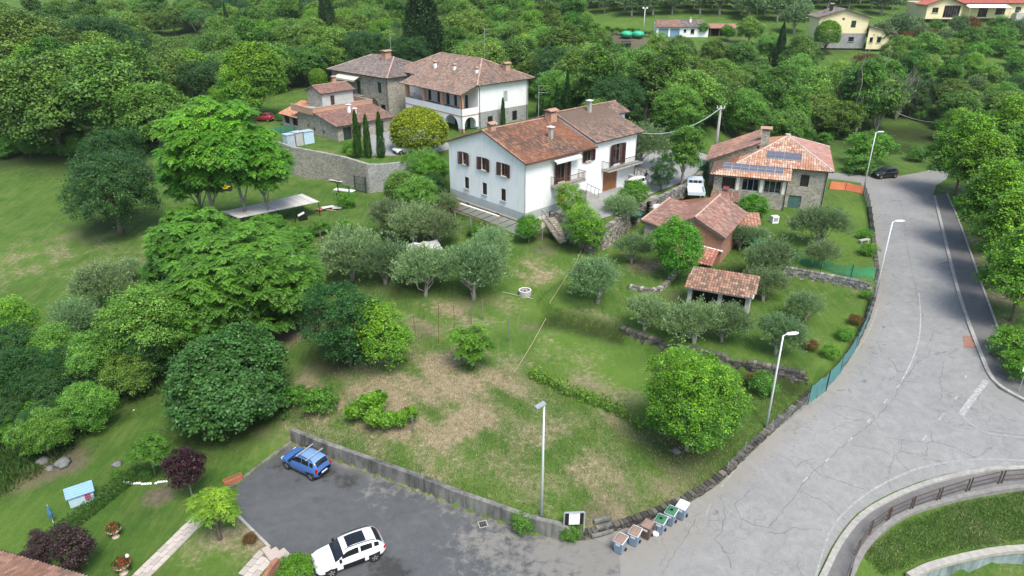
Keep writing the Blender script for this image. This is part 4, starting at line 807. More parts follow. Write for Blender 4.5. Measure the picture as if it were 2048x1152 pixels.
def chimney(roof,x,y,z0,z1,w=.5,mat='brickpink',cap='tile',style=0):
    mb=MB(); mb.box(x-w/2,x+w/2,y-w/2,y+w/2,z0,z1); o=mb.build('chimney',mat,roof)
    c=MB(); 
    if style==0: # open cap on stubs
        for a in(-1,1):
            for b in(-1,1): c.box(x+a*w*.38-.06,x+a*w*.38+.06,y+b*w*.38-.06,y+b*w*.38+.06,z1,z1+.28,(.3,.2,.15))
        c.mesh([(x-w*.72,y-w*.72,z1+.28),(x+w*.72,y-w*.72,z1+.28),(x+w*.72,y+w*.72,z1+.28),(x-w*.72,y+w*.72,z1+.28),(x-w*.72,y,z1+.5),(x+w*.72,y,z1+.5)],[(0,1,5,4),(2,3,4,5),(0,4,3),(1,2,5),(3,2,1,0)],(.40,.24,.17))
        c.build('chimney_cap','attr',roof)
    else:
        c.box(x-w*.35,x+w*.35,y-w*.35,y+w*.35,z1,z1+.15,(.35,.34,.32)); c.box(x-w*.85,x+w*.85,y-w*.85,y+w*.85,z1+.15,z1+.24,(.75,.74,.72)); c.build('chimney_cap','attr',roof)
    return o
def balcony(root,p0,p1,a,b,z,depth=1.1,h=1.0,rail='rust',slab='concrete'):
    p0=Vector((p0[0],p0[1],0)); p1=Vector((p1[0],p1[1],0)); d=(p1-p0).normalized(); out=Vector((d.y,-d.x,0))
    def W(s,k,zz): q=p0+d*s+out*k; return Vector((q.x,q.y,zz))
    mb=MB(); vs=[W(a,0,z-.16),W(b,0,z-.16),W(b,depth,z-.16),W(a,depth,z-.16),W(a,0,z),W(b,0,z),W(b,depth,z),W(a,depth,z)]
    mb.mesh(vs,[(0,1,2,3),(4,7,6,5),(3,2,6,7),(1,5,6,2),(0,3,7,4)]); mb.build('balcony',slab,root)
    r=MB(); pts=[(a+.04,0),(a+.04,depth-.05),(b-.04,depth-.05),(b-.04,0)]
    for i in range(3):
        A=W(*pts[i],z+h);B=W(*pts[i+1],z+h); r.bar(A,B,.05); A2=W(*pts[i],z+.1);B2=W(*pts[i+1],z+.1); r.bar(A2,B2,.03); n=max(2,int((B-A).length/.16))
        for k in range(n+1): q=A.lerp(B,k/n); r.bar((q.x,q.y,z),(q.x,q.y,z+h),.025)
    r.build('railing',rail,root)
def pipe(root,pts,r=.05,mat='iron',name='drainpipe'):
    mb=MB(); mb.tube(pts,r,6); mb.build(name,mat,root)
# ------------------------------------------------------------------ WHITE HOUSE
def frame_of(p,deg): return Vector((p[0],p[1],p[2])),math.radians(deg)
WH=thing('house','long white rendered farmhouse with orange tiled gable roof beside the grey yard','house',Vector((1.35,72.9,4.6)),math.radians(43)); 
# local: x along the yard front (away to the right), y back to the left gable end.  z0=4.6
gw=13.0; L1=11.1; L2=8.1; ze=8.6; zr=11.0; zy=1.9
p0=(0,gw);p1=(0,0); mb=MB()
H1=[(2.5,3.5),(5.9,6.95),(9.2,10.25)]; H2=[(2.85,3.6),(6.05,6.8),(9.25,10.0)]; VT=[(2.9,3.5),(8.3,8.9)]
wallpanel(mb,p0,p1,2.9,ze,[(a,b,6.4,7.85) for a,b in H1]+[(a,b,3.55,4.95) for a,b in H2]); wallpanel(mb,p0,p1,2.0,2.9,mi=1); wallpanel(mb,p0,p1,-.9,2.0,[(a,b,1.5,1.85) for a,b in VT],mi=2)
mb.poly([(0,gw,ze),(0,0,ze),(0,gw/2,zr-.12)]); mb.poly([(L1+L2,0,ze),(L1+L2,gw,ze),(L1+L2,gw/2,zr-.05)])
F1=[(0,0),(L1,0)]; F2=[(L1,0),(L1+L2,0)]
zy=2.5
wallpanel(mb,(0,0),(L1,0),2.9,ze-.12,[(5.1,6.4,5.3,7.9),(9.7,10.75,6.9,8.2)]); wallpanel(mb,(0,0),(L1,0),2.0,2.9,mi=1); wallpanel(mb,(0,0),(L1,0),-.9,2.0,mi=2)
wallpanel(mb,(L1,0),(L1+L2,0),-.3,ze+.3,[(3.6,5.0,5.6,8.1),(2.0,4.7,zy-.05,5.1)])
wallpanel(mb,(L1+L2,0),(L1+L2,gw),-.3,ze); wallpanel(mb,(L1+L2,gw),(0,gw),-.8,ze-.2)
mb.build('wall',['white_wall','plinth','cream2'],WH)
for k,(a,b) in enumerate(H1): window(WH,p0,p1,a,b,6.4,7.85,'wood','shutter',math.radians([40,24,14][k]),depth=.15)
for a,b in H2: window(WH,p0,p1,a,b,3.55,4.95,'shutter',None,depth=.07)
for a,b in VT: window(WH,p0,p1,a,b,1.5,1.85,'iron',cols=1,sill=None)
window(WH,(0,0),(L1,0),5.1,6.4,5.3,7.9,'wood','shutter',math.radians(20),sill=None,name='balcony_door'); window(WH,(0,0),(L1,0),9.7,10.75,6.9,8.2,'wood','shutter',math.radians(14))
door(WH,(0,0),(L1,0),5.3,6.4,zy,4.7,'doorbrown',k=-.03)
window(WH,(L1,0),(L1+L2,0),3.6,5.0,5.6,8.1,'wood','shutter',math.radians(20),sill=None,name='balcony_door'); door(WH,(L1,0),(L1+L2,0),2.0,4.7,zy,5.1,'doorbrown',planks=9,name='garage_door')
balcony(WH,(0,0),(L1,0),4.0,8.6,5.25,1.25); balcony(WH,(L1,0),(L1+L2,0),1.6,8.2,5.45,1.2,rail='iron')
ov=.55
def orange_patch(s,t,c): 
    k=.5+.5*math.sin(s*.55+t*.4+1.0); return tuple(a*(1-.45*k)+b*.45*k for a,b in zip(c,(.36,.145,.065)))
rf=roofplane(WH,[(-.35,-ov,ze-.05),(L1,-ov,ze-.05),(L1,gw/2,zr),(-.35,gw/2,zr)],TILE_OR,patch=orange_patch)
roofplane(WH,[(L1,gw+ov,ze-.05),(-.35,gw+ov,ze-.05),(-.35,gw/2,zr),(L1,gw/2,zr)],TILE_OR)
L3=L1+L2+.9; dz=.42
rf2=roofplane(WH,[(L1-.05,-ov,ze-.05+dz),(L3,-ov,ze-.05+dz),(L3,gw/2-2.6,zr+dz-1.0),(L3,gw/2,zr+dz),(L1-.05,gw/2,zr+dz)],TILE_OLD)
roofplane(WH,[(L3,gw/2-2.6,zr+dz-1.02),(L3+2.6,gw/2-2.6,zr+dz-1.02),(L3+2.6,gw/2,zr+dz),(L3,gw/2,zr+dz)],TILE_OLD)
roofplane(WH,[(L3+2.6,gw+ov,ze-.05+dz),(L1-.05,gw+ov,ze-.05+dz),(L1-.05,gw/2,zr+dz),(L3+2.6,gw/2,zr+dz)],TILE_OLD)
ridge(rf,(-.35,gw/2,zr),(L1,gw/2,zr)); ridge(rf2,(L1,gw/2,zr+dz),(L3+2.6,gw/2,zr+dz),(.36,.22,.16)); ridge(rf,(-.3,-ov,ze-.03),(-.3,gw/2,zr),(.36,.2,.14),name='verge_tile',r=.1); ridge(rf2,(L1,-ov,ze+.36),(L1,gw/2,zr+dz),(.30,.19,.15),name='verge_tile',r=.12)
mb=MB(); mb.poly([(L1+.02,-.02,ze-.2),(L1+.02,-.02,ze+.3),(L1+.02,gw/2,zr+dz-.1),(L1+.02,gw/2,zr-.2)]); wallpanel(mb,(L3-.9,gw/2-2.2),(L3+1.9,gw/2-2.2),4,zr+dz-1.0); wallpanel(mb,(L3+1.9,gw/2-2.2),(L3+1.9,gw),4,zr-1.2); mb.build('wing_wall','white_wall',WH)
chimney(rf,6.6,2.6,ze+.6,ze+2.2,.42,'concrete',style=1); chimney(rf2,L1+5.2,5.4,zr-.4,zr+1.2,.42,'concrete',style=1); chimney(rf,L1-1.2,gw/2-.7,zr-.6,zr+.7,1.0,'brickpink'); chimney(rf,.9,gw/2-.2,zr-.5,zr+.35,.75,'brickpink')
pipe(WH,[(-.02,-.12,ze-.2),(-.02,-.12,0)],.05,'galv'); pipe(WH,[(L1+L2,-.3,ze),(L1+L2-.1,-.12,ze-.5),(L1+L2-.1,-.12,2)],.05,'iron')
mb=MB(); mb.box(-.3,L1,-ov-.12,-ov,ze-.17,ze-.03); mb.build('gutter','rust',WH)
mb=MB(); mb.box(4.0,8.2,-.35,-.05,8.0,8.25,(.72,.72,.70)); mb.mesh([(4.,-.35,8.23),(8.2,-.35,8.23),(8.2,-.9,8.0),(4.,-.9,8.0),(4.,-.9,7.8),(8.2,-.9,7.8)],[(0,1,2,3),(3,2,5,4)],(.7,.7,.67)); mb.build('awning','attr',WH)
# ------------------------------------------------------------------ VILLA
VL_=thing('villa','big white villa with arched portico, brick pillared loggia and hipped tile roof','villa',Vector((-5.6,117.9,6.5)),math.radians(42))
vw=11.3; vl=22.6; pd=3.5; ph=16.2; e1=7.75; e2=6.65; rz1=10.85
mb=MB(); wallpanel(mb,(0,0),(vw,0),3.2,e1,[(5.6,6.5,4.3,6.1)]); wallpanel(mb,(0,0),(vw,0),-.5,3.2,[(2.0,3.1,.8,2.3),(7.6,8.7,.9,2.5)],mi=1)
wallpanel(mb,(0,vl),(0,ph),-.5,e1,[(3.6,4.6,0,2.3)]); wallpanel(mb,(0,ph),(0,0),-.5,e1,[(2.0,3.0,3.45,5.7),(4.8,5.6,3.45,5.7),(7.4,8.4,3.45,5.7),(9.6,10.5,3.45,5.7),(12.6,13.5,3.45,5.7),(1.5,2.5,0,2.3),(6,7,0,2.3),(9.6,10.6,0,2.3),(13,14,0,2.3)])
wallpanel(mb,(vw,0),(vw,vl),-.5,e1); wallpanel(mb,(vw,vl),(0,vl),-.5,e1); mb.build('wall',['white_wall','stonegrey'],VL_)
closed_shutter(VL_,(0,0),(vw,0),5.6,6.5,4.3,6.1,'plinth'); closed_shutter(VL_,(0,0),(vw,0),2.0,3.1,.8,2.3,'iron'); closed_shutter(VL_,(0,0),(vw,0),7.6,8.7,.9,2.5,'iron')
for a,b,z in((2,3,3.45),(4.8,5.6,3.45),(7.4,8.4,3.45),(9.6,10.5,3.45),(12.6,13.5,3.45),(1.5,2.5,0),(6,7,0),(9.6,10.6,0),(13,14,0)): door(VL_,(0,ph),(0,0),a,b,z,z+2.3,'greenshut',planks=3)
door(VL_,(0,vl),(0,ph),3.6,4.6,0,2.3,'woodpale')
mb=MB(); A=[(1.0,4.8),(6.2,10.0),(11.4,15.2)]
wallpanel(mb,(-pd,ph),(-pd,0),.95,4.15,[(a,b,.95,2.9,True) for a,b in A],depth=.4)
X=[0]+[q for ab in A for q in ab]+[ph]
for i in range(0,len(X),2): 
    wallpanel(mb,(-pd,ph-X[i]),(-pd,ph-X[i+1]),-.6,.95,mi=1); mb.box(-pd+.01,-pd+.4,ph-X[i+1]+.01,ph-X[i]-.01,-.6,.95,mi=1)
wallpanel(mb,(-pd,0),(0,0),.95,4.15,[(.55,2.95,.95,2.7,True)],depth=.4); mb.box(-pd+.01,-pd+.55,.01,.4,-.6,1.,mi=1)
wallpanel(mb,(0,ph),(-pd,ph),-.6,4.15,depth=.4)
mb.poly([(-pd+.35,ph,4.15),(-pd,ph,4.15),(-pd,0,4.15),(-pd+.35,0,4.15)],mi=1); mb.poly([(-pd,0,4.15),(0,0,4.15),(0,.3,4.15),(-pd,.3,4.15)],mi=1)
mb.poly([(-pd+.35,.3,3.4),(0,.3,3.4),(0,ph,3.4),(-pd+.35,ph,3.4)],mi=1); mb.poly([(-pd+.35,0,4.15),(-pd+.35,ph,4.15),(-pd+.35,ph,3.4),(-pd+.35,0,3.4)]); mb.poly([(-pd,0,-.02),(0,0,-.02),(0,ph,-.02),(-pd,ph,-.02)],mi=1)
mb.build('portico',['white_wall','brickpink'],VL_)
mb=MB(); mb.box(-pd-.05,-pd,-.05,ph,2.95,3.12); mb.box(-pd-.05,0,-.05,0,2.95,3.12); mb.build('string_course','brickpink',VL_)
for y in(.35,5.4,10.6,15.8): 
    mb=MB(); mb.box(-pd,-pd+.5,y-.3,y+.3,4.16,e2-.1); mb.build('pillar','brickpink',VL_)
ridA=(vw/2,vw/2,rz1); ridB=(vw/2,vl-vw/2+.5,rz1); o=.8
R1=roofplane(VL_,[(-.8,vl+o,e1-.05),(-.8,-o,e1-.05),ridA,ridB],TILE_OLD); R2=roofplane(VL_,[(-.8,-o,e1-.05),(vw+o,-o,e1-.05),ridA],TILE_OLD); roofplane(VL_,[(vw+o,-o,e1-.05),(vw+o,vl+o,e1-.05),ridB,ridA],TILE_OLD); roofplane(VL_,[(vw+o,vl+o,e1-.05),(-.8,vl+o,e1-.05),ridB],TILE_OLD)
roofplane(VL_,[(-pd-.7,ph+.6,e2-.1),(-pd-.7,-.6,e2-.1),(-.75,-.6,e1+.0),(-.75,ph+.6,e1+.0)],TILE_OLD)
ridge(R1,(-.8,-o,e1),ridA,(.46,.31,.24),.15); ridge(R1,ridA,ridB,(.36,.24,.18)); ridge(R1,(-.8,vl+o,e1),ridB,(.36,.24,.18)); ridge(R2,(vw+o,-o,e1),ridA,(.40,.28,.22))
for x,y,z in((1.6,13.8,e1+1),(1.9,8.6,e1+1),(2.1,2.8,e1+1.0)): chimney(R1,x,y,z-.6,z+.9,.45,'white_wall')
chimney(R2,8.2,2.2,e1+.6,e1+2.2,1.0,'brickpink'); pipe(VL_,[(-pd-.65,-.4,e2-.2),(-pd-.1,-.15,e2-.9),(-pd-.1,-.15,-.5)],.05); pipe(VL_,[(-.7,-.7,e1-.1),(.25,-.1,e1-.6),(.25,-.1,-.5)],.05); pipe(VL_,[(vw-.2,-.7,e1-.1),(vw-.3,-.1,e1-.5),(vw-.3,-.1,0)],.05)
mb=MB(); mb.box(-1.1,-.02,ph,vl-3,3.3,3.45); 
for k in range(9): y=ph+.2+k*.4; mb.bar((-1.08,y,3.45),(-1.08,y,4.4),.03)
mb.bar((-1.08,ph,4.4),(-1.08,ph+3.6,4.4),.04); mb.build('balcony','rust',VL_)
# ------------------------------------------------------------------ STONE FARMHOUSE beside the villa
FH=thing('farmhouse','old stone farmhouse with hipped grey tile roof and cream awning left of the villa','house',Vector((-22.25,128.9,6.8)),math.radians(48))
fl=17.; fw=12.4; fe=6.9; p0=(0,fl); p1=(0,0)
mb=MB(); wallpanel(mb,p0,p1,-.5,fe,[(3.9,4.9,3.1,5.6),(7.8,8.9,3.1,5.6),(14.1,15.1,4.0,5.9),(10.9,13.9,-.4,2.9,True),(14.5,15.9,-.4,2.0)])
wallpanel(mb,(0,0),(fw,0),-.5,fe); wallpanel(mb,(fw,0),(fw,fl),-.5,fe); wallpanel(mb,(fw,fl),(0,fl),-.5,fe); mb.build('wall','stone',FH)
closed_shutter(FH,p0,p1,7.8,8.9,3.1,5.6); window(FH,p0,p1,3.9,4.9,3.1,5.6,'greenshut',sill=None,name='balcony_door'); closed_shutter(FH,p0,p1,14.1,15.1,4.0,5.9); closed_shutter(FH,p0,p1,14.5,15.9,-.4,2.0,'iron',k=.15); door(FH,p0,p1,10.9,13.9,-.4,2.9,'wood',k=.2,planks=10,name='barn_door')
balcony(FH,p0,p1,3.2,9.6,3.1,1.1,rail='iron')
mb=MB(); mb.mesh([(-.02,fl-2.8,6.5),(-.02,fl-9.3,6.5),(-1.6,fl-9.3,5.9),(-1.6,fl-2.8,5.9),(-1.6,fl-9.3,5.6),(-1.6,fl-2.8,5.6)],[(0,3,2,1),(3,5,4,2)],(.62,.60,.50)); mb.build('awning','attr',FH)
ra=(fw/2,fw/2-.8,fe+2.6); rb=(fw/2,fl-fw/2+1,fe+2.6); o=.6
R=roofplane(FH,[(-o,fl+o,fe),(-o,-o,fe),ra,rb],TILE_GREY); roofplane(FH,[(-o,-o,fe),(fw+o,-o,fe),ra],TILE_GREY); roofplane(FH,[(fw+o,-o,fe),(fw+o,fl+o,fe),rb,ra],TILE_GREY); roofplane(FH,[(fw+o,fl+o,fe),(-o,fl+o,fe),rb],TILE_GREY)
ridge(R,(-o,-o,fe+.03),ra,(.48,.33,.26),.15); ridge(R,ra,rb,(.34,.25,.21)); ridge(R,(-o,fl+o,fe),rb,(.4,.33,.28)); chimney(R,5.3,6.6,fe+2,fe+3.4,1.3,'brickpink'); pipe(FH,[(-.1,.3,fe),(-.1,.3,0)],.05,'rust')
# ------------------------------------------------------------------ ANNEX with roof terrace
AX=thing('annex','low stone outbuilding with salmon parapet roof terrace and red tile lean-to','building',Vector((-27.3,109.7,6.8)),math.radians(46))
p0=(0,6.2);p1=(0,0)
mb=MB(); wallpanel(mb,(0,0),(10.6,0),-.6,2.35,[(1.0,2.6,-.5,2.0),(3.1,4.4,-.5,2.0),(7.2,8.8,-.5,2.0)]); wallpanel(mb,(10.6,0),(10.6,6.2),-.6,3); wallpanel(mb,(0,11.5),(0,0),-.6,2.4,[(4.3,4.9,.5,1.2),(7.0,7.6,.5,1.2),(2.6,3.1,.9,1.5)])
mb.poly([(0,6.2,2.4),(0,0,2.4),(0,6.2,3.6)]); mb.poly([(0,11.5,2.4),(0,6.2,2.4),(0,6.2,3.6),(0,11.5,3.6)]); mb.poly([(10.6,0,2.4),(10.6,6.2,2.4),(10.6,6.2,3.6)]); mb.build('wall','stone',AX)
door(AX,(0,0),(10.6,0),1.0,2.0,-.5,2.0,'greenshut'); door(AX,(0,0),(10.6,0),7.2,8.8,-.5,2.0,'greenshut'); 
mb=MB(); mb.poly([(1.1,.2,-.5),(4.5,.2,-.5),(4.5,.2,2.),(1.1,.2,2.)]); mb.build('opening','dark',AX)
for a,b,z in((4.3,4.9,.5),(7.0,7.6,.5),(2.6,3.1,.9)): window(AX,(0,11.5),(0,0),a,b,z,z+.65,'wood',cols=1,sill=None)
R=roofplane(AX,[(-.4,-.5,2.42),(11.2,-.5,2.42),(11.2,6.2,3.72),(-.4,6.2,3.72)],TILE_PINK,w=.3,row=.4)
mb=MB(); T=.22
for a in(((-.35,6.2),(11.2,6.2)),((-.35,6.2),(-.35,12.8)),((11.2,6.2),(11.2,12.6))):
    (x0,y0),(x1,y1)=a; mb.box(min(x0,x1)-(T/2 if x0==x1 else 0),max(x0,x1)+(T/2 if x0==x1 else 0),min(y0,y1)-(T/2 if y0==y1 else 0),max(y0,y1)+(T/2 if y0==y1 else 0),3.3,4.35)
mb.build('parapet','brickpink',AX); mb=MB(); mb.box(-.3,11.1,6.3,12.7,3.3,3.45); mb.build('terrace_floor','concrete',AX)
mb=MB(); mb.box(-.52,11.38,6.04,6.36,4.352,4.42); mb.build('coping','kerb',AX)
# upper room on the terrace
u0,u1,w0,w1=3.3,9.4,9.0,13.5
mb=MB(); wallpanel(mb,(u0,w0),(u1,w0),3.45,6.0,[(1.6,2.4,3.45,5.4)]); wallpanel(mb,(u1,w0),(u1,w1),3.,6.); wallpanel(mb,(u1,w1),(u0,w1),3.,6.)
mb.build('wall','greyplaster',AX); mb=MB(); wallpanel(mb,(u0,w1),(u0,w0),-.5,6.0); mb.poly([(u0,w1,6.0),(u0,w0,6.0),(u0,(w0+w1)/2,6.8)]); mb.build('gable_wall','stone',AX); door(AX,(u0,w0),(u1,w0),1.6,2.4,3.45,5.4,'shutter')
m=(w0+w1)/2; R2_=roofplane(AX,[(u0-.3,w0-.4,5.95),(u1+.4,w0-.4,5.95),(u1+.4,m,6.95),(u0-.3,m,6.95)],TILE_PINK); roofplane(AX,[(u1+.4,w1+.4,5.95),(u0-.3,w1+.4,5.95),(u0-.3,m,6.95),(u1+.4,m,6.95)],TILE_PINK); ridge(R2_,(u0-.3,m,6.97),(u1+.4,m,6.97)); chimney(R2_,u0+4.4,m+.6,6.5,7.6,.6,'brickpink')
R3=roofplane(AX,[(-.4,17.5,2.1),(-.4,11.4,2.1),(4.5,11.4,3.7),(4.5,17.5,3.7)],TILE_NEW[:3]); mb=MB(); wallpanel(mb,(0,17),(0,11.5),-.6,2.05,[(.6,2.4,.6,1.9),(3.2,5.0,.6,1.9)]); wallpanel(mb,(4.5,17),(0,17),-.6,2.1); mb.poly([(.4,17,-.5),(.4,11.5,-.5),(.4,11.5,2.1),(.4,17,2.1)],mi=1); mb.build('open_shed_wall',['stone','dark'],AX)
chimney(R,5.0,4.0,2.9,4.4,.45,'white_wall',style=1); chimney(R,5.6,3.2,2.7,3.8,.4,'white_wall',style=1); pipe(AX,[(-.08,4.9,3.2),(-.08,4.9,1.2)],.06,'galv')
# ------------------------------------------------------------------ STONE HOUSE by the road (solar panels)
SH=thing('stone_house','stone house with salmon pyramid roof and solar panels beside the road','house',Vector((38.2,82.4,4.2)),math.radians(-20))
# local x to the right along the front, y away; right front corner at the origin, building spans negative x
sw=10.2; sdp=12.6; se=5.45
mb=MB(); wallpanel(mb,(-sw,0),(0,0),-.6,se,[(sw-3.0,sw-2.0,3.2,4.7),(sw-4.0,sw-2.5,-.1,2.0)]); wallpanel(mb,(0,0),(0,sdp),-.6,se); wallpanel(mb,(0,sdp),(-sw,sdp),-.6,se); wallpanel(mb,(-sw,sdp),(-sw,0),-.6,se)
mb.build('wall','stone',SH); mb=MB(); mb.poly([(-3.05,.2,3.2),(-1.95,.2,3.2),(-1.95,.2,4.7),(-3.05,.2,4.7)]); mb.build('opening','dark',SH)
M['tealdoor']=plain('teal_painted_door',(.06,.13,.12),.7,.25,4); door(SH,(-sw,0),(0,0),sw-4.0,sw-2.5,-.1,2.0,'tealdoor')
ap=(-sw/2,sdp/2,se+2.5); o=.55
R=roofplane(SH,[(-sw-o,-o,se),(o,-o,se),ap],TILE_NEW,w=.3,row=.4,hgt=.09); roofplane(SH,[(o,-o,se),(o,sdp+o,se),ap],[(.42,.21,.17),(.36,.17,.14),(.46,.27,.22),(.30,.17,.15),(.38,.24,.22)]); roofplane(SH,[(o,sdp+o,se),(-sw-o,sdp+o,se),ap],TILE_PINK); roofplane(SH,[(-sw-o,sdp+o,se),(-sw-o,-o,se),ap],TILE_NEW[:3])
ridge(R,(o,-o,se+.03),ap,(.52,.42,.35),.15); ridge(R,(-sw-o,-o,se+.03),ap,(.52,.42,.35),.15); ridge(R,(o,sdp+o,se),ap,(.48,.38,.32),.14); mb=MB(); mb.cyl((ap[0],ap[1]),.35,se+2.35,se+2.75,10,(.5,.42,.36)); mb.build('apex_cap','attr',R)
wx0,wx1,wy=-13.1,-4.55,-1.5; we=4.35
mb=MB(); wallpanel(mb,(wx0,wy),(wx1,wy),-.6,we,[(1.0,2.6,2.45,3.95),(3.4,5.4,2.4,3.95),(6.0,8.0,2.35,3.95)],depth=.35); wallpanel(mb,(wx1,wy),(wx1,0),-.6,we); wallpanel(mb,(wx0,6),(wx0,wy),-.6,we); mb.poly([(wx1,wy,we),(wx1,0,we),(wx1,0,se)]); mb.build('wing_wall','stone',SH)
for a,b in((3.4,5.4),(6.0,8.0)): window(SH,(wx0,wy),(wx1,wy),a,b,2.4,3.95,'galv',cols=3,sill=None,depth=.3)
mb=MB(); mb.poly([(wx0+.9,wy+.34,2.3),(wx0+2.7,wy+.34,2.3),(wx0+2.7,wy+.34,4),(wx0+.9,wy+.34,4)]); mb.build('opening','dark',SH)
for x in(2.6,5.4,8.0): 
    mb=MB(); mb.box(wx0+x+.12,wx0+x+.5,wy-.04,wy+.3,2.4,we); mb.build('pillar','cream2',SH)
sl=(se+.15-we+.05)/2.4
RW=roofplane(SH,[(wx0-.5,wy-.6,we-.05),(wx1+.4,wy-.6,we-.05),(wx1+.4,-.25,se+.1),(-sw-.5,-.25+.0,se+.1),(wx0-.1,.3,se+.35)][:4],TILE_NEW,w=.3,row=.4,hgt=.09)
roofplane(SH,[(wx0-.5,wy-.6,we-.05),(-sw-.45,-.25,se+.1),(-sw-.45,3.4,se+.2),(wx0-.5,3.4,we+.6)][:4],TILE_NEW[:3],w=.3)
M['solar']=glassmat('solar_cells',(.075,.08,.105),.3)
def solar(n,x0,y0,w,h,zf):
    for k in range(n):
        mb=MB(); a=x0+k*(w+.06); c=[(a,y0),(a+w,y0),(a+w,y0+h),(a,y0+h)]; vs=[(x,y,zf(y)+.16) for x,y in c]; bs=[(x,y,zf(y)+.11) for x,y in c]; mb.mesh(vs+bs,[(0,1,2,3),(4,7,6,5),(0,4,5,1),(1,5,6,2),(2,6,7,3),(3,7,4,0)]); p=mb.build('solar_panel','galv',SH)
        g=MB()
        for i in range(4):
            for j in range(2):
                xa=a+.01+(w-.02)*i/4+.002; xb=a+.01+(w-.02)*(i+1)/4-.002; ya=y0+.01+(h-.02)*j/2+.012; yb=y0+.01+(h-.02)*(j+1)/2-.012; g.poly([(xa,ya,zf(ya)+.165),(xb,ya,zf(ya)+.165),(xb,yb,zf(yb)+.165),(xa,yb,zf(yb)+.165)])
        g.build('solar_cell','solar',p)
zw=lambda y: we-.05+(y-(wy-.6))*((se+.1-we+.05)/(-.25-wy+.6)); solar(2,wx0+.9,wy+.15,1.0,.85,zw); solar(5,wx0+3.0,wy+.1,.95,.9,zw)
zm=lambda y: se+(y+o)*(2.5/(sdp/2+o)); solar(4,-7.3,1.0,.98,1.5,zm)
# rear block with mono-pitch
mb=MB(); wallpanel(mb,(-14.2,2.8),(-8.6,2.8),-.3,4.9); mb.poly([(-14.2,2.8,4.9),(-8.6,2.8,4.9),(-8.6,2.8,7.5)]); wallpanel(mb,(-14.2,10.5),(-14.2,2.8),-.3,4.9); wallpanel(mb,(-8.6,2.8),(-8.6,10.5),5,7.5); wallpanel(mb,(-8.6,10.5),(-14.2,10.5),-.3,4.9); mb.build('rear_wall','stone',SH)
R=roofplane(SH,[(-14.7,10.9,4.8),(-14.7,2.4,4.8),(-8.3,2.4,7.65),(-8.3,10.9,7.65)],TILE_NEW[:3]+TILE_PINK); chimney(R,-7.8,4.2,6.2,8.9,1.0,'stone'); pipe(SH,[(wx1+.05,wy-.12,we-.2),(wx1+.05,wy-.12,-.3)],.05); pipe(SH,[(-.12,-.12,se-.2),(-.12,-.12,0)],.05); pipe(SH,[(-14.1,2.6,4.8),(-14.1,2.6,0)],.05)
R=roofplane(SH,[(wx0-.1,wy-2.3,1.5),(wx0+3.4,wy-2.3,1.5),(wx0+3.4,wy-.02,2.1),(wx0-.1,wy-.02,2.1)],TILE_PINK,name='porch_roof'); 
for x in(wx0+.05,wx0+3.2):
    mb=MB(); mb.bar((x,wy-2.1,-.6),(x,wy-2.1,1.45),.12); mb.build('porch_post','woodpale',SH)
# ------------------------------------------------------------------ BARN (double pitched) and brick lean-tos
BN=thing('barn','old brick and stone barn with rippled red tile roof behind the bright green tree','barn',Vector((14.2,70.8,4.0)),math.radians(-31))
bw=8.4; bd=8.6; pr=[(-.3,3.55),(2.1,3.15),(5.4,4.85),(8.75,3.25)]
mb=MB(); wallpanel(mb,(0,0),(2.6,0),-.8,3.1,mi=1); wallpanel(mb,(2.6,0),(bw,0),-.8,2.7); 
mb.poly([(0,0,3.1),(2.1,0,3.1),(0,0,3.5)],mi=1); mb.poly([(2.6,0,2.7),(bw,0,2.7),(bw,0,3.3),(5.4,0,4.75),(2.6,0,3.35)]); wallpanel(mb,(bw,0),(bw,bd),-.8,3.3); wallpanel(mb,(bw,bd),(0,bd),-.8,3.2); wallpanel(mb,(0,bd),(0,0),-.8,3.4,mi=1); mb.poly([(bw,bd,3.3),(0,bd,3.2),(5.4,bd,4.7)]); mb.build('wall',['brick','stone'],BN)
mb=MB(); mb.mesh([(2.2,-.04,3.15),(5.4,-.04,4.75),(bw,-.04,3.3),(bw,-.04,3.0),(5.4,-.04,4.42),(2.2,-.04,2.85)],[(0,5,4,1),(1,4,3,2)]); mb.build('verge_band','greyplaster',BN)
def bp(i,y): return (pr[i][0],y,pr[i][1])
R=roofplane(BN,[bp(1,-.35),bp(1,bd+.2),bp(0,bd+.2),bp(0,-.35)][::1],TILE_PINK,w=.34,row=.42,hgt=.05); roofplane(BN,[bp(1,bd+.2),bp(1,-.35),bp(2,-.35),bp(2,bd+.2)],TILE_PINK[:3],w=.34,row=.42,hgt=.05); RB=roofplane(BN,[bp(3,-.35),bp(3,bd+.2),bp(2,bd+.2),bp(2,-.35)],TILE_PINK,w=.34,row=.42,hgt=.05)
ridge(RB,bp(2,-.35),bp(2,bd+.2),(.55,.38,.30),.12,.3); ridge(R,bp(0,-.35),bp(0,bd+.2),(.55,.38,.30),.1,.3)
mb=MB(); mb.box(4.6,bw,-2.1,-.02,.9,.95); 
R=roofplane(BN,[(4.6,-2.2,.75),(bw-.2,-2.2,.75),(bw-.2,-.06,1.75),(4.6,-.06,1.75)],[(.40,.12,.08),(.30,.12,.09),(.46,.22,.16),(.24,.11,.08)],w=.34,name='lean_to_roof',hgt=.09); mb=MB(); mb.tube([(4.4,-.12,2.0),(bw+.2,-.12,1.7)],.09,6); mb.build('roof_pipe','paintwhite',BN)
for x in(4.8,8.0): 
    mb=MB(); mb.bar((x,-2.0,-1),(x,-2.0,.7),.14); mb.build('lean_to_post','woodpale',BN)
BL=thing('brick_shed','small orange brick lean-to with broken tile roof right of the barn','shed',Vector((23.9,72.2,4.2)),math.radians(-12))
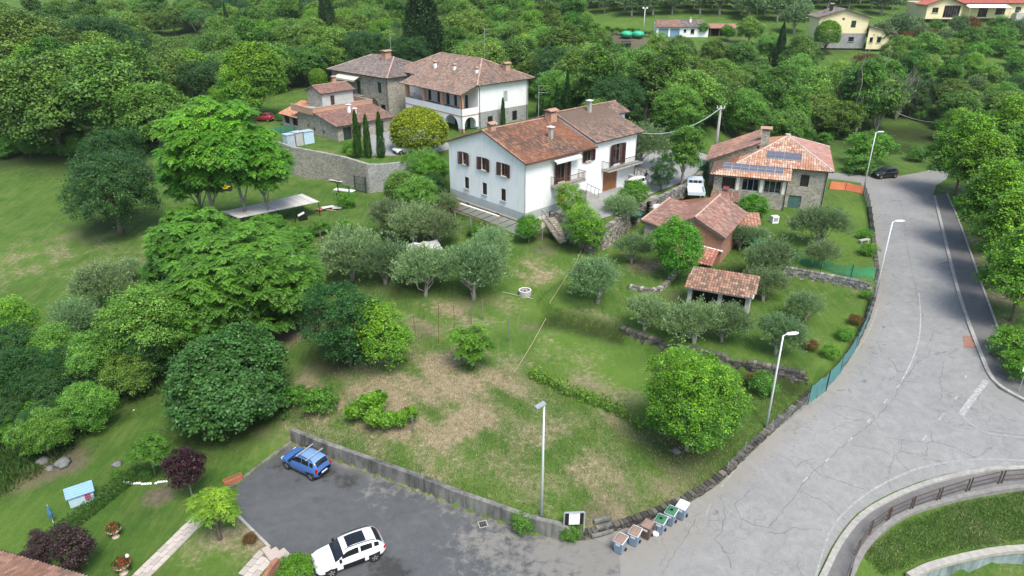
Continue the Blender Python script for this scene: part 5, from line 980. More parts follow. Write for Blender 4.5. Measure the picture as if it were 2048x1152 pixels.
mb=MB(); wallpanel(mb,(0,0),(2.7,0),-.8,1.9); wallpanel(mb,(2.7,0),(2.7,3),-.8,1.9); wallpanel(mb,(0,3),(0,0),-.8,2.2); wallpanel(mb,(2.7,3),(0,3),-.8,2.3); mb.build('wall','brick',BL)
roofplane(BL,[(-.3,-.3,1.95),(3.,-.3,2.1),(3.2,3.3,2.75),(.1,3.3,2.6)],[(.46,.22,.15),(.40,.18,.12),(.5,.28,.2),(.36,.2,.15)],w=.34)
# ------------------------------------------------------------------ open-fronted shed
OS=thing('open_shed','open-fronted block shed with mossy red tile roof below the barn','shed',Vector((15.9,57.2,3.5)),math.radians(-23.5))
ow=5.35; od=2.3
mb=MB()
for x in(0,2.65,ow-.35): mb.box(x,x+.35,.0,.3,-.6,2.35)
mb.box(0,ow,-.02,.32,2.35,2.6); mb.build('front_frame','greyplaster',OS)
mb=MB(); mb.box(.35,2.65,.05,.25,-.6,.75); mb.box(3.0,ow-.35,.05,.25,-.6,.75); mb.build('parapet_wall','brickpink',OS)
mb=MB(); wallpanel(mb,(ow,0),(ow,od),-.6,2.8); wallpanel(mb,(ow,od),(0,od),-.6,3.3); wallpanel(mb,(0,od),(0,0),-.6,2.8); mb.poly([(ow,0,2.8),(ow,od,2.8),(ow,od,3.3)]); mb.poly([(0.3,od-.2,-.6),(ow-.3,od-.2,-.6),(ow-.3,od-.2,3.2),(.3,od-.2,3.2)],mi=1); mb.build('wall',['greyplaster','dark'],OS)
roofplane(OS,[(-.3,-.45,2.55),(ow+.3,-.45,2.55),(ow+.45,od+.25,3.45),(-.1,od+.25,3.45)],[(.36,.17,.10),(.26,.14,.10),(.42,.22,.15),(.17,.12,.09),(.30,.20,.12),(.45,.28,.2)],w=.24,row=.36,under='greyplaster')
# ------------------------------------------------------------------ TREES
RK=dict(oak0=(5,5.2,4.6),oak1=(5,5.2,4.6),oak2=(5,5.2,4.6),oak3=(5,5.2,4.6),poplar=(3.2,7.5,5.5),darkoak=(5,5.2,5),linden=(3.2,5,3.6),linden2=(3.2,5.1,3.8),olive0=(2.5,2.1,2),olive1=(2.6,2.1,2),olive2=(2.7,2.1,2),olivefar=(2.6,2.3,2.2),
 pine=(5.5,10,3.2),ailanthus=(4.0,7.5,3.9),ailanthus2=(3.6,6.2,3.9),ailanthusdark=(5.1,4.4,3.9),fig=(4.8,3.4,3.7),maple=(4.5,4.9,4.6),walnut=(3.1,3.5,2.9),laurel=(3,4.2,4.2),locust=(2.4,3.6,3.4),sapling=(1.7,2.5,1.8),elder=(4.1,4.4,4.2),topiary=(3.3,2.9,2.9),roundtree=(3.3,4.8,3.6),purple=(1.4,2.5,1.5),purplebush=(1.15,2,1.9),acer=(1.6,2.5,1),robinia=(1.9,3.1,.8),shrub=(1.5,1,1.1),brightshrub=(1.4,.9,1),redshrub=(1.4,.95,1),boxball=(.9,.8,.8),halfdead=(3.4,8,5),deadtree=(4,6,4),vine=(.8,1.1,.6))
def Gh(u,v,dh):
    b=(v-576)/CAM_F; a=(u-1024)/CAM_F; X=a*_Zs; Y=_Zs*(_C-b*_S); Zr=CAM_H-_Zs*(_S+b*_C); k=np.argmax(zterrain(X,Y)+dh>=Zr)
    return Vector((X[k],Y[k],float(zterrain(X[k:k+1],Y[k:k+1])[0]))),_Zs[k]
def TC(kind,u,vc,wpx,label,name='tree',cat='tree',group=None,sz=1.,rz=None):
    """place a tree so that the middle of its crown stands on the sight line, sized from its measured width"""
    R,cz,_=RK[kind]; sc=1.
    for _ in range(4): p,Zd=Gh(u,vc,cz*sc*sz); sc=wpx*Zd/(CAM_F*2*R)
    return tree(kind,label,p,sc,name,cat,group,sz,rz)
LG='lindens along the right footway'
for q,(u,v,s,k,lb) in enumerate(((1908,392,1.2,0,'linden with yellow-green top farthest up the right verge'),(1947,424,1.12,1,'second linden from the top of the right verge'),(1966,500,1.1,0,'linden in the middle of the row on the right verge'),(1988,568,1.08,1,'linden below the middle of the row, opposite the green net fence end'),(2020,642,1.02,0,'nearest linden of the row, by the clipped green hedge'))):
    tree('linden2' if k else 'linden',lb,(u,v),s,'linden_tree','linden tree',LG)
for u,v,s,lb in((1985,352,1.25,'linden behind the first tree of the verge row'),(2035,395,1.2,'linden at the right picture edge, behind the second verge tree'),(2062,470,1.15,'linden at the right edge behind the middle of the row')): tree('linden',lb,(u,v),s,'linden_tree','linden tree','lindens of the second row')
TC('maple',1385,803,222,'large round bright green maple above the curve wall','maple_tree','maple tree')
TC('fig',462,764,250,'big dome-shaped fig tree with large leaves by the lower lawn','fig_tree','fig tree')
TC('elder',305,652,200,'pale flowering bushy tree left of the fig tree','elder_tree','tree')
TC('darkoak',222,383,186,'dark green holm oak standing alone on the left lawn','oak_tree','oak tree',sz=.95)
TC('darkoak',228,310,120,'upright dark tree just behind the lone holm oak','oak_tree','oak tree')
AG='tall feathery trees by the corrugated canopy'
for u,v,s,lb in((408,462,1.22,'tall feathery-leaved tree with leaning trunk, leftmost of three'),(434,470,1.42,'tallest feathery-leaved tree with straight grey trunk'),(494,462,1.35,'feathery-leaved tree standing in front of the corrugated canopy'),(540,455,1.05,'feathery-leaved tree right of the corrugated canopy')): tree('ailanthus' if u!=408 else 'ailanthus2',lb,(u,v),s,'ailanthus_tree','tree',AG)
for u,v,w,lb in((400,505,215,'dense feathery tree below the tall trio, upper part'),(510,560,275,'dense dark feathery tree right of the pale flowering tree'),(410,600,230,'dense feathery tree behind the fig tree'),(565,505,140,'feathery tree nearest the olive grove'),(530,462,96,'feathery tree top overlapping the corrugated canopy'),(455,478,110,'feathery tree in front of the grey trunks'),(372,452,110,'feathery tree right of the lone holm oak'),(455,640,150,'feathery tree right behind the fig tree'),(600,575,100,'small feathery tree beside the thin olive grove stakes'),(340,545,120,'small feathery tree on the lawn edge')): TC('ailanthusdark',u,v,w,lb,'ailanthus_tree','tree','dense feathery trees above the fig')
TC('laurel',692,648,150,'dark dense tree beside the yellow-green locust in the field','laurel_tree','tree',sz=.95)
TC('locust',765,668,112,'yellow-green locust tree beside the dark dense tree','locust_tree','tree',sz=.95)
TC('sapling',943,688,82,'small light green sapling with drooping leaves in mid field','young_tree','young tree')
TC('walnut',1355,494,118,'bright green tree in front of the brick barn','walnut_tree','tree',sz=1.05)
TC('topiary',838,262,110,'clipped yellow-green dome tree in front of the villa portico','clipped_tree','tree',sz=.95)
TC('acer',298,902,84,'small light green maple beside the low hedge','small_tree','young tree')
TC('purple',371,938,82,'round dark purple plum tree on the garden lawn','plum_tree','tree')
TC('purplebush',143,1098,72,'tall purple bush above the near roof','purple_bush','bush','purple bushes'); TC('purplebush',80,1090,42,'small purple bush behind the roof edge','purple_bush','bush','purple bushes'); TC('purplebush',62,1125,56,'low purple bush touching the near roof','purple_bush','bush','purple bushes',sz=.6)
TC('robinia',425,1012,110,'small yellow-green umbrella-shaped tree beside the stone path','small_tree','young tree')
OG='olive trees in the terraced garden'
for q,(u,v,w,lb) in enumerate(((775,442,85,'olive tree at the upper left of the grove, nearest the garden table'),(828,452,95,'olive tree behind the shaggy grove, second in the back row'),(872,462,80,'olive tree at the right end of the back row, beside the pergola'),(700,512,112,'leftmost grey-green olive tree of the front row'),(768,528,95,'olive tree left of the white sheeted frame'),(848,548,112,'olive tree in front of the white sheeted frame'),(946,548,118,'large olive tree right of the white sheeted frame'),(985,496,84,'olive tree nearest the white house gable'),(1197,566,112,'lone olive tree right of the rope line'),(1291,630,84,'small pale olive on the terrace edge'),(1392,648,104,'broad olive tree in front of the open shed, left one'),(1448,650,96,'broad olive tree in front of the open shed, right one'),(1557,672,94,'olive tree behind the near right lamp post'),(1642,456,98,'olive tree on the lawn below the stone house'),(1645,508,66,'silvery young olive beside the green net'),(1545,528,104,'dense olive tree left of the green net fence'),(1530,572,80,'olive tree right of the open shed roof'),(1615,616,72,'small olive on the grass by the road fence'),(1482,478,58,'small olive right of the brick lean-to'),(1512,474,48,'smaller olive farther right of the brick lean-to'),(1265,500,72,'sparse young tree between barn and rope line'),(1240,424,66,'grey-green bush on top of the stone retaining wall'),(1280,292,100,'large olive-like tree behind the gravel yard'))):
    TC('olive%d'%(q%3),u,v,w*(1.16 if u<1010 else 1.06),lb,'olive_tree','olive tree',OG)
# house surroundings
for k,u,v,w,lb,nm in(('walnut',1058,456,56,'bright green small tree at the near corner of the white house','tree'),('locust',1143,405,62,'light green tree in front of the balcony','tree'),('locust',1172,455,76,'rust tipped green tree by the garden steps','tree'),('walnut',1268,388,62,'flowering green shrub beside the parked off-road car','tree'),('laurel',1325,346,54,'bright young tree by the yard wall','tree'),('poplar',1370,304,66,'pale yellow-green tree behind the yard wall','tree'),('walnut',1505,416,66,'green fruit tree against the stone house','tree'),('elder',838,395,100,'dark leafy tree left of the white house gable','tree'),('elder',800,375,72,'leafy tree growing over the stone retaining wall','tree'),('walnut',860,345,80,'green tree between topiary and white gable','tree'),('elder',845,338,96,'tall leafy tree between the dome-shaped tree and the white gable','tree'),('oak1',808,385,86,'dense leafy tree at the right end of the retaining wall','tree'),('laurel',862,385,60,'dark tree touching the white gable','tree'),('olive1',890,412,62,'grey shrub under the white house gable','shrub'),('roundtree',381,150,90,'clipped egg-shaped tree with several stems','tree'),('roundtree',462,150,62,'small clipped round tree in the villa garden','tree'),('roundtree',507,148,118,'large clipped round tree left of the annex','tree'),('roundtree',636,158,36,'clipped round tree peeking over the annex roof','tree'),('locust',440,205,48,'pale bushy tree in front of the red car','tree'),('locust',482,185,84,'yellow-green flowering tree left of the red car','tree'),('roundtree',545,135,60,'round green tree behind the annex','tree'),('ailanthus2',365,262,80,'feathery tree behind the tall trio','tree')):
    TC(k,u,v,w,lb,nm,nm)
CG='dark cypresses by the forecourt'
for u,sc,lb in((717,1.03,'leftmost of three slim cypresses on the retaining wall'),(737,.95,'middle one of three slim cypresses on the retaining wall'),(763,1.0,'rightmost of three slim cypresses on the retaining wall')): tree('cypress',lb,(u,316),sc,'cypress_tree','cypress',CG)
tree('cypress','slim cypress against the right wall of the villa',(1006,252),.72,'cypress_tree','cypress')
for q,(u,vt,vb) in enumerate(((1085,195,262),(1098,200,262),(1112,165,252),(1132,140,250),(1158,150,245),(1180,175,240),(1208,155,228),(1236,120,215),(1074,208,262))):
    p=G(u,vb); h=top_of(p,vt); tree('cypressthin','thin dark cypress in the row behind the white house',p,h/8.,'cypress_tree','cypress','thin cypresses behind the white house')
def tallc(u,vt,vb,w,lb,k='cypresstall',H=17.,R=2.3):
    p=G(u,vb); h=top_of(p,vt); Zd=(p.y*_C+(CAM_H-p.z)*_S); s=h/H; tree(k,lb,p,s,'cypress_tree','cypress',sxy=(w*Zd/CAM_F/2/R/s,)*2)
tallc(848,-55,150,92,'huge dark cypress behind the villa'); tallc(662,-50,120,40,'tall dark cypress left of the huge one, behind the farmhouse'); tallc(1553,45,150,26,'slim dark cypress below the yellow gabled house'); tallc(635,50,130,16,'narrow cypress left of the tall pair'); tallc(512,20,110,12,'narrow cypress far off in the left wood'); tallc(462,5,100,14,'narrow cypress beside the umbrella pine'); tallc(2000,205,300,18,'narrow cypress behind the lindens'); tallc(975,170,250,8,'tiny cypress by the villa wall',k='cypressthin',H=8.,R=.7)
TC('pine',401,40,76,'umbrella pine with bare trunk on the far clearing','pine_tree','pine tree')
for u,v,w,k,lb in((195,92,135,'darkoak','big grey-green oak at the top left'),(60,110,170,'oak1','spreading tree at the left edge above the lawn'),(95,205,200,'oak0','huge leafy tree over the far end of the lawn'),(235,190,190,'oak2','broad leafy tree above the lone holm oak'),(310,235,130,'oak2','leafy tree hiding the path to the villa'),(20,215,130,'oak3','tall leafy tree at the left edge'),(160,160,110,'locust','yellow tinged tree in the left wood'),(60,150,100,'locust','yellow tinged tree at the far left'),(445,85,90,'oak2','round tree right of the umbrella pine')):
    TC(k,u,v,w,lb)
tree('halfdead','half-dead tall poplar with bare grey limbs in the valley, left one',(1708,272),1.15,'poplar_tree','tree','half-dead poplars'); tree('halfdead','half-dead tall poplar with bare grey limbs in the valley, right one',(1752,262),1.1,'poplar_tree','tree','half-dead poplars')
tree('deadtree','leafless grey tree behind the half-dead poplars',(1790,240),1.0,'dead_tree','tree'); tree('deadtree','leafless tangle low in the valley',(1880,235),.6,'dead_tree','tree')
# shrubs
SG='shrubs of the hillside garden'
SH_=[('shrub',950,462,34,'low shrub under the pergola, left one'),('shrub',985,472,30,'low shrub under the pergola, middle one'),('redshrub',870,432,34,'reddish shrub at the pergola end'),('shrub',640,455,44,'low weeds beside the board pile'),('shrub',600,470,50,'weedy shrub at the canopy end'),('brightshrub',1740,300,92,'broad bright green mound beside the black car'),('shrub',1720,330,60,'dark shrub behind the upper lamp post'),('shrub',1835,310,40,'shrub on the right of the black car'),('brightshrub',697,296,28,'bright bush beside the three cypresses'),('locust',700,312,16,'yellow variegated bush beside the three cypresses'),('walnut',690,456,34,'small bright shrub by the olive grove'),('brightshrub',692,402,42,'bright green bush under the garden gate'),('shrub',590,1128,56,'dark green bush beside the stone steps'),('brightshrub',598,1142,64,'bright green bush beside the white car'),('boxball',293,950,26,'clipped box ball by the white stones'),('shrub',232,948,24,'small dark shrub on the lawn left of the hedge'),('redshrub',500,1080,30,'dry brown shrub on the parking lot edge'),('shrub',1140,1068,46,'green bush under the notice board'),('shrub',1050,1042,58,'ivy clump hanging over the end of the concrete wall'),('shrub',640,800,80,'shrubby growth beside the fig tree'),('shrub',590,790,60,'low shrub at the fig tree foot'),('redshrub',1620,690,34,'red-tipped shrub along the road fence, lowest'),('redshrub',1712,640,30,'red-tipped shrub along the road fence, middle'),('brightshrub',1690,670,34,'bright shrub by the road fence'),('brightshrub',1662,705,36,'bright shrub at the fence bend'),('brightshrub',1732,590,22,'small bright shrub near the tall lamp'),('brightshrub',1731,470,30,'bright shrub by the roadside net'),('brightshrub',1738,500,36,'bright shrub beside the stone bench'),('shrub',1525,770,60,'leafy shrub right of the large maple'),('redshrub',1510,760,34,'reddish shrub right of the large maple'),('shrub',1260,395,20,'low shrub on the yard edge'),('brightshrub',2025,690,86,'clipped bright green hedge shrub on the right verge'),('brightshrub',2045,735,80,'green hedge shrub at the right edge'),('redshrub',2035,680,50,'red-brown shrub behind the green verge hedge'),('shrub',560,235,20,'shrub at the annex corner'),('shrub',1672,58,54,'dark laurel bush under the yellow gable'),('roundtree',1655,70,50,'dark green tree in front of the yellow gabled house')]
for k,u,v,w,lb in SH_: TC(k,u,v,w,lb,'shrub' if k!='roundtree' else 'tree','shrub' if k!='roundtree' else 'tree')
rs=random.Random(3)
for q in range(46):
    u=rs.uniform(1730,2080); v=rs.uniform(60,215); 
    if v<95 and u>1820 and v<62: continue
    TC(rs.choice(['shrub','shrub','olivefar','redshrub','brightshrub','oak2']),u,v,rs.uniform(24,60),'shrub on the grassy slope below the farmhouse with the red roof','shrub','shrub','shrubs on the right hillside')
for q in range(16): TC(rs.choice(['shrub','redshrub','olivefar']),rs.uniform(1780,2048),rs.uniform(45,75),rs.uniform(22,42),'garden shrub on the terrace edge of the red-roofed farmhouse','shrub','shrub','terrace shrubs of the far farmhouse')
for q in range(30):
    u=-30+q*10.5+rs.uniform(-4,4); TC(rs.choice(['shrub','elder','shrub']),u,rs.uniform(283,303),rs.uniform(28,48),'dark bush along the far edge of the left lawn','bush','bush','bushes along the far lawn edge')
for k,u,v,w,lb in (('oak1',1500,62,52,'round tree between the farm shed and the slim cypress'),('oak0',1542,98,62,'leafy tree at the foot of the slim cypress'),('olivefar',1592,38,62,'grey-green tree left of the yellow gabled house'),('oak2',1604,112,76,'broad tree below the yellow gabled house'),('oak3',1482,112,66,'leafy tree in front of the open rust-roofed barn'),('oak1',1425,112,62,'leafy tree in front of the farm shed, right one'),('oak0',1360,106,66,'leafy tree in front of the farm shed, left one'),('locust',1312,92,44,'yellow-green tree by the floodlight pole'),('olivefar',1760,72,56,'silvery shrub right of the yellow house wing'),('oak2',1796,108,64,'rounded tree on the slope below the yellow house wing'),('oak1',1850,100,66,'dark rounded tree on the open slope'),('olivefar',1800,52,52,'silvery bush between the two yellow houses'),('oak3',1235,128,80,'broad tree below the bare soil'),('oak1',1200,88,50,'leafy tree left of the bare soil'),('darkoak',1932,118,36,'small dark round bush alone on the slope'),('walnut',1405,58,26,'small fruit tree by the farm shed'),('walnut',1455,64,30,'small tree in front of the open rust-roofed barn')):
    TC(k,u,v,w,lb)
for q in range(14):
    TC('vine',1192+q*8.2,57+rs.uniform(-3,3)+q*.6,rs.uniform(9,13),'yellow-green vine in the far vineyard row','vine','vine','vines by the green tarpaulin')
# wild growth at the left, under the trees
for q in range(52):
    u=rs.uniform(-20,330); v=rs.uniform(690,900)
    if v>700+ (330-u)*.75 or v>895: continue
    TC(rs.choice(['shrub','laurel','oak1','elder','darkoak']),u,v,rs.uniform(70,115),'wild dark undergrowth tree at the left garden edge','bush','bush','wild bushes at the left garden edge')
for u,v,w,lb in((55,780,100,'bright feathery young tree at the left edge'),(95,835,84,'feathery young tree low at the left edge'),(140,840,56,'small feathery bush beside the dark thicket'),(25,850,80,'feathery young tree lowest at the left edge')): TC('ailanthusdark',u,v,w,lb,'young_tree','tree')
for u,v,w in((700,828,32),(722,820,44),(744,808,56),(752,834,46),(778,840,40),(800,840,36),(824,828,34)): TC('vine',u,v,w,'bright green straggly vine in the short row of the field','vine','vine','vines of the short row in the field')
for u,v,w,lb in((215,572,120,'blue-green feathery tamarisk at the lawn edge'),(140,640,100,'blue-green tamarisk farther left'),(255,540,60,'small tamarisk tip beside the feathery trees')): TC('olive2',u,v,w,lb,'tamarisk_bush','bush')
TC('locust',30,640,84,'yellow-green elder with white flowers at the left edge','elder_tree','tree'); TC('elder',100,700,120,'dark bush between lawn and lower garden','bush','bush'); TC('elder',190,720,130,'dark thicket left of the pale flowering tree','bush','bush')
# the woods: one tree every eight metres or so, only where the photograph has trees
def inpoly(u,v,poly): return bool(inside(np.array([u]),np.array([v]),[Vector((a,b)) for a,b in poly])[0])
WOODS=[([(-350,298),(40,300),(250,300),(330,285),(400,262),(440,225),(470,205),(540,200),(600,180),(640,168),(700,166),(760,160),(900,170),(1075,205),(1085,120),(1190,70),(1120,45),(900,26),(300,24),(-350,40)],'leafy tree in the dense wood behind the villa and the left lawn','trees of the upper wood'),
 ([(1075,205),(1085,235),(1110,250),(1175,272),(1200,286),(1425,288),(1445,300),(1600,302),(1672,292),(1700,268),(1760,248),(1800,238),(1870,250),(1890,290),(2150,290),(2150,200),(1960,160),(1850,150),(1780,165),(1600,180),(1480,162),(1340,150),(1240,125),(1170,100),(1085,110)],'leafy tree in the valley wood behind the stone house','trees of the valley wood')]
HOLES=[[(285,218),(450,218),(450,68),(285,72)],[(560,200),(560,150),(600,150),(600,200)]]
rs=random.Random(21); nt_=0; st=8.9
def zone(u,v,k):
    col=[(-400,'at the far left'),(150,'left of the umbrella pine'),(470,'above the annex'),(640,'behind the old farmhouse'),(790,'behind the villa roof'),(1060,'right of the huge cypress'),(1200,'behind the row of thin cypresses'),(1330,'behind the gravel yard'),(1480,'behind the telegraph pole'),(1680,'behind the stone house'),(1800,'around the half-dead poplars')]
    c=[n for a,n in col if u>=a][-1]; r='front row' if v>225 else 'middle' if v>130 else 'far side'
    kk={'oak0':'broad crowned tree','oak1':'rounded tree','oak2':'large spreading tree','oak3':'many-lobed tree','poplar':'tall narrow tree','darkoak':'dark dense tree','elder':'pale bushy tree','locust':'yellow-green tree'}[k]; return '%s %s, %s of the wood'%(kk,c,r)
for j in range(int(170/st/.87)+1):
    for i in range(int(330/st)):
        x=-165+i*st+(j%2)*st/2+rs.uniform(-2.2,2.2); y=104+j*st*.87+rs.uniform(-2.2,2.2)
        z=gz(x,y); d=y*_C+(CAM_H-z)*_S; u=1024+CAM_F*x/d; v=576+CAM_F*((CAM_H-z)*_C-y*_S)/d
        if v<24 or u<-110 or u>2110: continue
        if any(inpoly(u,v,h) for h in HOLES): continue
        if v<118 and 1180<u<1510: continue
        if v<172 and 1180<u<1510: 
            if rs.random()<.35: continue
        if 1390<u<1470 and v>240: continue
        for W_,lb,gp in WOODS:
            if inpoly(u,v,W_):
                k=rs.choice(['oak0','oak1','oak2','oak3','oak0','oak1','elderw','poplar','darkoak','locustw']); kk_=k; k={'elderw':'elder','locustw':'locust'}.get(k,k); s=rs.uniform(.85,1.25)
                if v<110: s*=.9
                if u>1170 and v<215: s*=.82
                if u>1780: s*=.75
                if v>262: s*=.85
                if v<172 and 1180<u<1510: s*=.74
                tree(k,zone(u,v,k),Vector((x,y,z-.4)),s*{'locust':1.55,'elder':1.2}.get(k,1),'tree','tree',gp,rs.uniform(.85,1.05)); nt_+=1; break
print('wood trees',nt_)
for q in range(70): # bushes in front of and between the trunks of the wood
    u=rs.uniform(1085,1900); v=rs.uniform(225,300)
    if not inpoly(u,v,WOODS[1][0]) or 1400<u<1465: continue
    p=G(u,v); tree(rs.choice(['shrub','shrub','brightshrub','elder']),'bush at the front edge of the valley wood',p,rs.uniform(.7,1.1)*(.55 if False else 1),'bush','bush','bushes of the valley wood edge') if True else 0
# olive grove on the far slope
n=0
for j in range(8):
    for i in range(36):
        x=8+i*7.0+rs.uniform(-.9,.9); y=222+j*8.+rs.uniform(-.8,.8); z=gz(x,y); d=y*_C+(CAM_H-z)*_S; u=1024+CAM_F*x/d; v=576+CAM_F*((CAM_H-z)*_C-y*_S)/d
        if u>2090 or v>58 or v<-14 or (u>1805 and v>8): continue
        if inpoly(u,v,[(1300,80),(1300,40),(1480,40),(1480,80)]) or inpoly(u,v,[(1600,90),(1600,24),(1740,24),(1800,40),(1800,90)]) or (u<1290 and v>34): continue
        tree('olivefar','grey-green olive tree in the rows of the far grove',Vector((x,y,z)),rs.uniform(1.45,1.85),'olive_tree','olive tree','olive trees of the far grove'); n+=1
print('olives',n)
# ------------------------------------------------------------------ WALLS
def wall_along(name,label,cat,line,w,hfun,mat,sub=.8,jit=.02,base=-.5,zf=None):
    L=densify(line,sub); mb=MB(); k0=0; A=off_line(L,w/2); B=off_line(L,-w/2); n=len(L)
    for i,(a,b) in enumerate(zip(A,B)):
        t=hfun(i/(n-1),L[i])+random.uniform(-jit,jit); zb=min(gz(L[i].x,L[i].y),t)+base
        mb.v+=[(a.x,a.y,zb),(a.x,a.y,t),(b.x,b.y,t),(b.x,b.y,zb)]
    for i in range(n-1):
        for q in range(3): k=i*4+q; mb.f.append((k,k+4,k+5,k+1)); mb.c.append((1,1,1)); mb.m.append(0)
    for i in(0,n-1): mb.f.append(tuple(i*4+q for q in((0,1,2,3) if i else (3,2,1,0)))); mb.c.append((1,1,1)); mb.m.append(0)
    return tag(mb.build(name,mat),label,cat)
def concmat(name,base,stain,top):
    m,nt,b=nodemat(name); co=objco(nt); mp=N(nt,'Mapping'); mp.inputs['Scale'].default_value=(.8,.8,.16); nt.links.new(co,mp.inputs[0])
    n=noise(nt,1.4,6,.75,.3,mp.outputs[0]); n2=noise(nt,.7,4,.6,0,co); c=ramp(nt,n,[(.36,stain),(.56,base),(.8,top)]); c=mixc(nt,1.,c,ramp(nt,n2,[(.3,(.75,.75,.75)),(.7,(1.15,1.15,1.12))]),'MULTIPLY')
    sx=N(nt,'SeparateXYZ'); nt.links.new(co,sx.inputs[0]); nt.links.new(c,b.inputs['Base Color']); b.inputs['Roughness'].default_value=.9; bump(nt,b,n,.01); return m
M['oldconc']=concmat('streaked_concrete',(.20,.20,.185),(.065,.065,.06),(.30,.295,.27)); M['tealconc']=concmat('blue_green_concrete',(.27,.35,.36),(.12,.15,.15),(.36,.44,.45))
CW=smoothline(WALL[:10],1); ztop=lambda s,p: road_z(p)+1.12*(1-max(0,(s-.86))*1.5)
def road_z(p): return float(road_tps(np.array([p[0]]),np.array([p[1]]))[0])
cw=wall_along('concrete_wall','long streaked concrete retaining wall behind the parked blue car','wall',off_line(CW,.16),.36,lambda s,p: road_z(p)+1.15-.35*max(0,(s-.9)*10)**1.5,'oldconc',.7,.015)
# low stone edge wall beside the road, built from separate blocks
def rubble_wall(name,label,line,hfun,thick=.35,st=.42,ch=.2,cat='wall',cols=((.20,.185,.16),(.15,.14,.125),(.27,.25,.22),(.33,.31,.28)),zb=None,lean=0,seed=1,dens=1.):
    rnd=random.Random(seed); L=densify(line,.25); n=len(L); root=thing(name,label,cat,Vector(L[n//2])); o=root.location; mb=MB()
    core=MB(); A=off_line(L,-.01); B=off_line(L,thick)
    cum=[0]
    for i in range(1,n): cum.append(cum[-1]+(Vector((L[i].x-L[i-1].x,L[i].y-L[i-1].y))).length)
    tot=cum[-1]
    def at(s):
        i=0
        while i<n-2 and cum[i+1]<s: i+=1
        f=(s-cum[i])/max(1e-6,cum[i+1]-cum[i]); p=L[i].lerp(L[i+1],f); t=(L[i+1]-L[i]); t.z=0; t.normalize(); return p,t
    for i in range(0,n-1,3):
        j=min(i+3,n-1); z0=zb(L[i]) ; z1=zb(L[j]); h0=hfun(cum[i]/tot)-.08; h1=hfun(cum[j]/tot)-.08
        vs=[(A[i].x,A[i].y,z0-.5),(A[j].x,A[j].y,z1-.5),(A[j].x,A[j].y,z1+h1),(A[i].x,A[i].y,z0+h0),(B[i].x,B[i].y,z0-.5),(B[j].x,B[j].y,z1-.5),(B[j].x,B[j].y,z1+h1),(B[i].x,B[i].y,z0+h0)]
        core.mesh([Vector(q)-o for q in vs],[(0,1,2,3),(3,2,6,7),(5,4,7,6)])
    core.build('wall_core','dark',root)
    s=0
    H=max(hfun(k/20) for k in range(21)); rows=max(1,round(H/ch))
    for r in range(rows):
        s=rnd.uniform(0,st)
        while s<tot-.1:
            w=st*rnd.uniform(.5,1.4); p,t=at(min(s+w/2,tot-.01)); hh=hfun(min(1,s/tot)); z=zb(p)+r*ch
            if r*ch<hh-.03 and rnd.random()<dens:
                nn=Vector((t.y,-t.x,0)); a=w*.47; b=ch*rnd.uniform(.42,.5); d=rnd.uniform(.05,.13); c=rnd.choice(cols); f=rnd.uniform(.75,1.25); c=tuple(x*f for x in c); ctr=Vector((p.x,p.y,z+ch*.5))-o; top=r*ch+ch>=hh-.03
                dep=thick if top else .12; vs=[]
                for dz in(-b,b):
                    for q,k in((-a,0),(a,0),(a,1),(-a,1)): vs.append(ctr+t*(q*rnd.uniform(.85,1.05))+nn*(d if k==0 else -dep)*rnd.uniform(.8,1.1)+Vector((0,0,dz*rnd.uniform(.8,1.1))))
                mb.mesh(vs,[(0,1,5,4),(4,5,6,7),(1,2,6,5),(3,0,4,7),(2,3,7,6)],c)
            s+=w
    m=mb.build('stone','attrstone',root); m['kind']='stuff'; return root
EW=[P(*q) for q in _wall_px[9:]]
rubble_wall('stone_edge_wall','low dark stone wall along the outer bend of the road',smoothline(EW[:18],1),lambda s: .50-.10*s+.04*math.sin(s*40),.35,.38,.17,zb=road_z,seed=2,cols=((.085,.08,.068),(.06,.057,.05),(.12,.11,.09),(.16,.15,.12)))
T1w=smoothline([P(*q) for q in((1238,676,2.6),(1300,698,2.7),(1380,720,2.7),(1460,740,2.7),(1540,757,2.8),(1610,771,2.9))],1)
rubble_wall('dry_stone_wall','long low dry stone terrace wall below the olive trees',T1w,lambda s: 1.05+.1*math.sin(s*17),.45,.36,.19,zb=lambda p: gz(p.x+.1,p.y-.55),seed=3,cols=((.11,.105,.09),(.075,.072,.063),(.15,.14,.115),(.21,.195,.165)))
rubble_wall('dry_stone_wall','grey dry stone wall below the green net near the road',smoothline(T2,1),lambda s: 1.05,.45,.34,.17,zb=lambda p: gz(p.x,p.y-.6),seed=4,cols=((.24,.24,.22),(.18,.18,.165),(.32,.31,.28),(.40,.39,.36)))
rubble_wall('dry_stone_wall','short curved rubble wall left of the open shed',smoothline(T3,1),lambda s: .55,.4,.35,.18,zb=lambda p: gz(p.x,p.y-.5),seed=5,cols=((.30,.28,.24),(.22,.2,.17),(.40,.38,.33)))
rubble_wall('retaining_wall','high rough stone retaining wall under the gravel yard',[P(1196,453,7.1),P(1222,446,7.1),P(1243,428,7.1),P(1285,405,7.1),P(1318,392,7.1)],lambda s: 2.9-.9*s,.5,.36,.2,zb=lambda p: gz(p.x+.3,p.y-.8)-.05,seed=6,cols=((.26,.24,.20),(.19,.175,.15),(.34,.32,.27),(.42,.39,.33)))
rubble_wall('retaining_wall','stone retaining wall beside the garden steps',[P(1098,426,7.1),P(1120,434,7.1),P(1152,446,7.1),P(1190,456,7.1)],lambda s: 2.6,.5,.36,.2,zb=lambda p: gz(p.x,p.y-.7)-.05,seed=7,cols=((.24,.22,.19),(.17,.155,.135),(.32,.3,.26)))
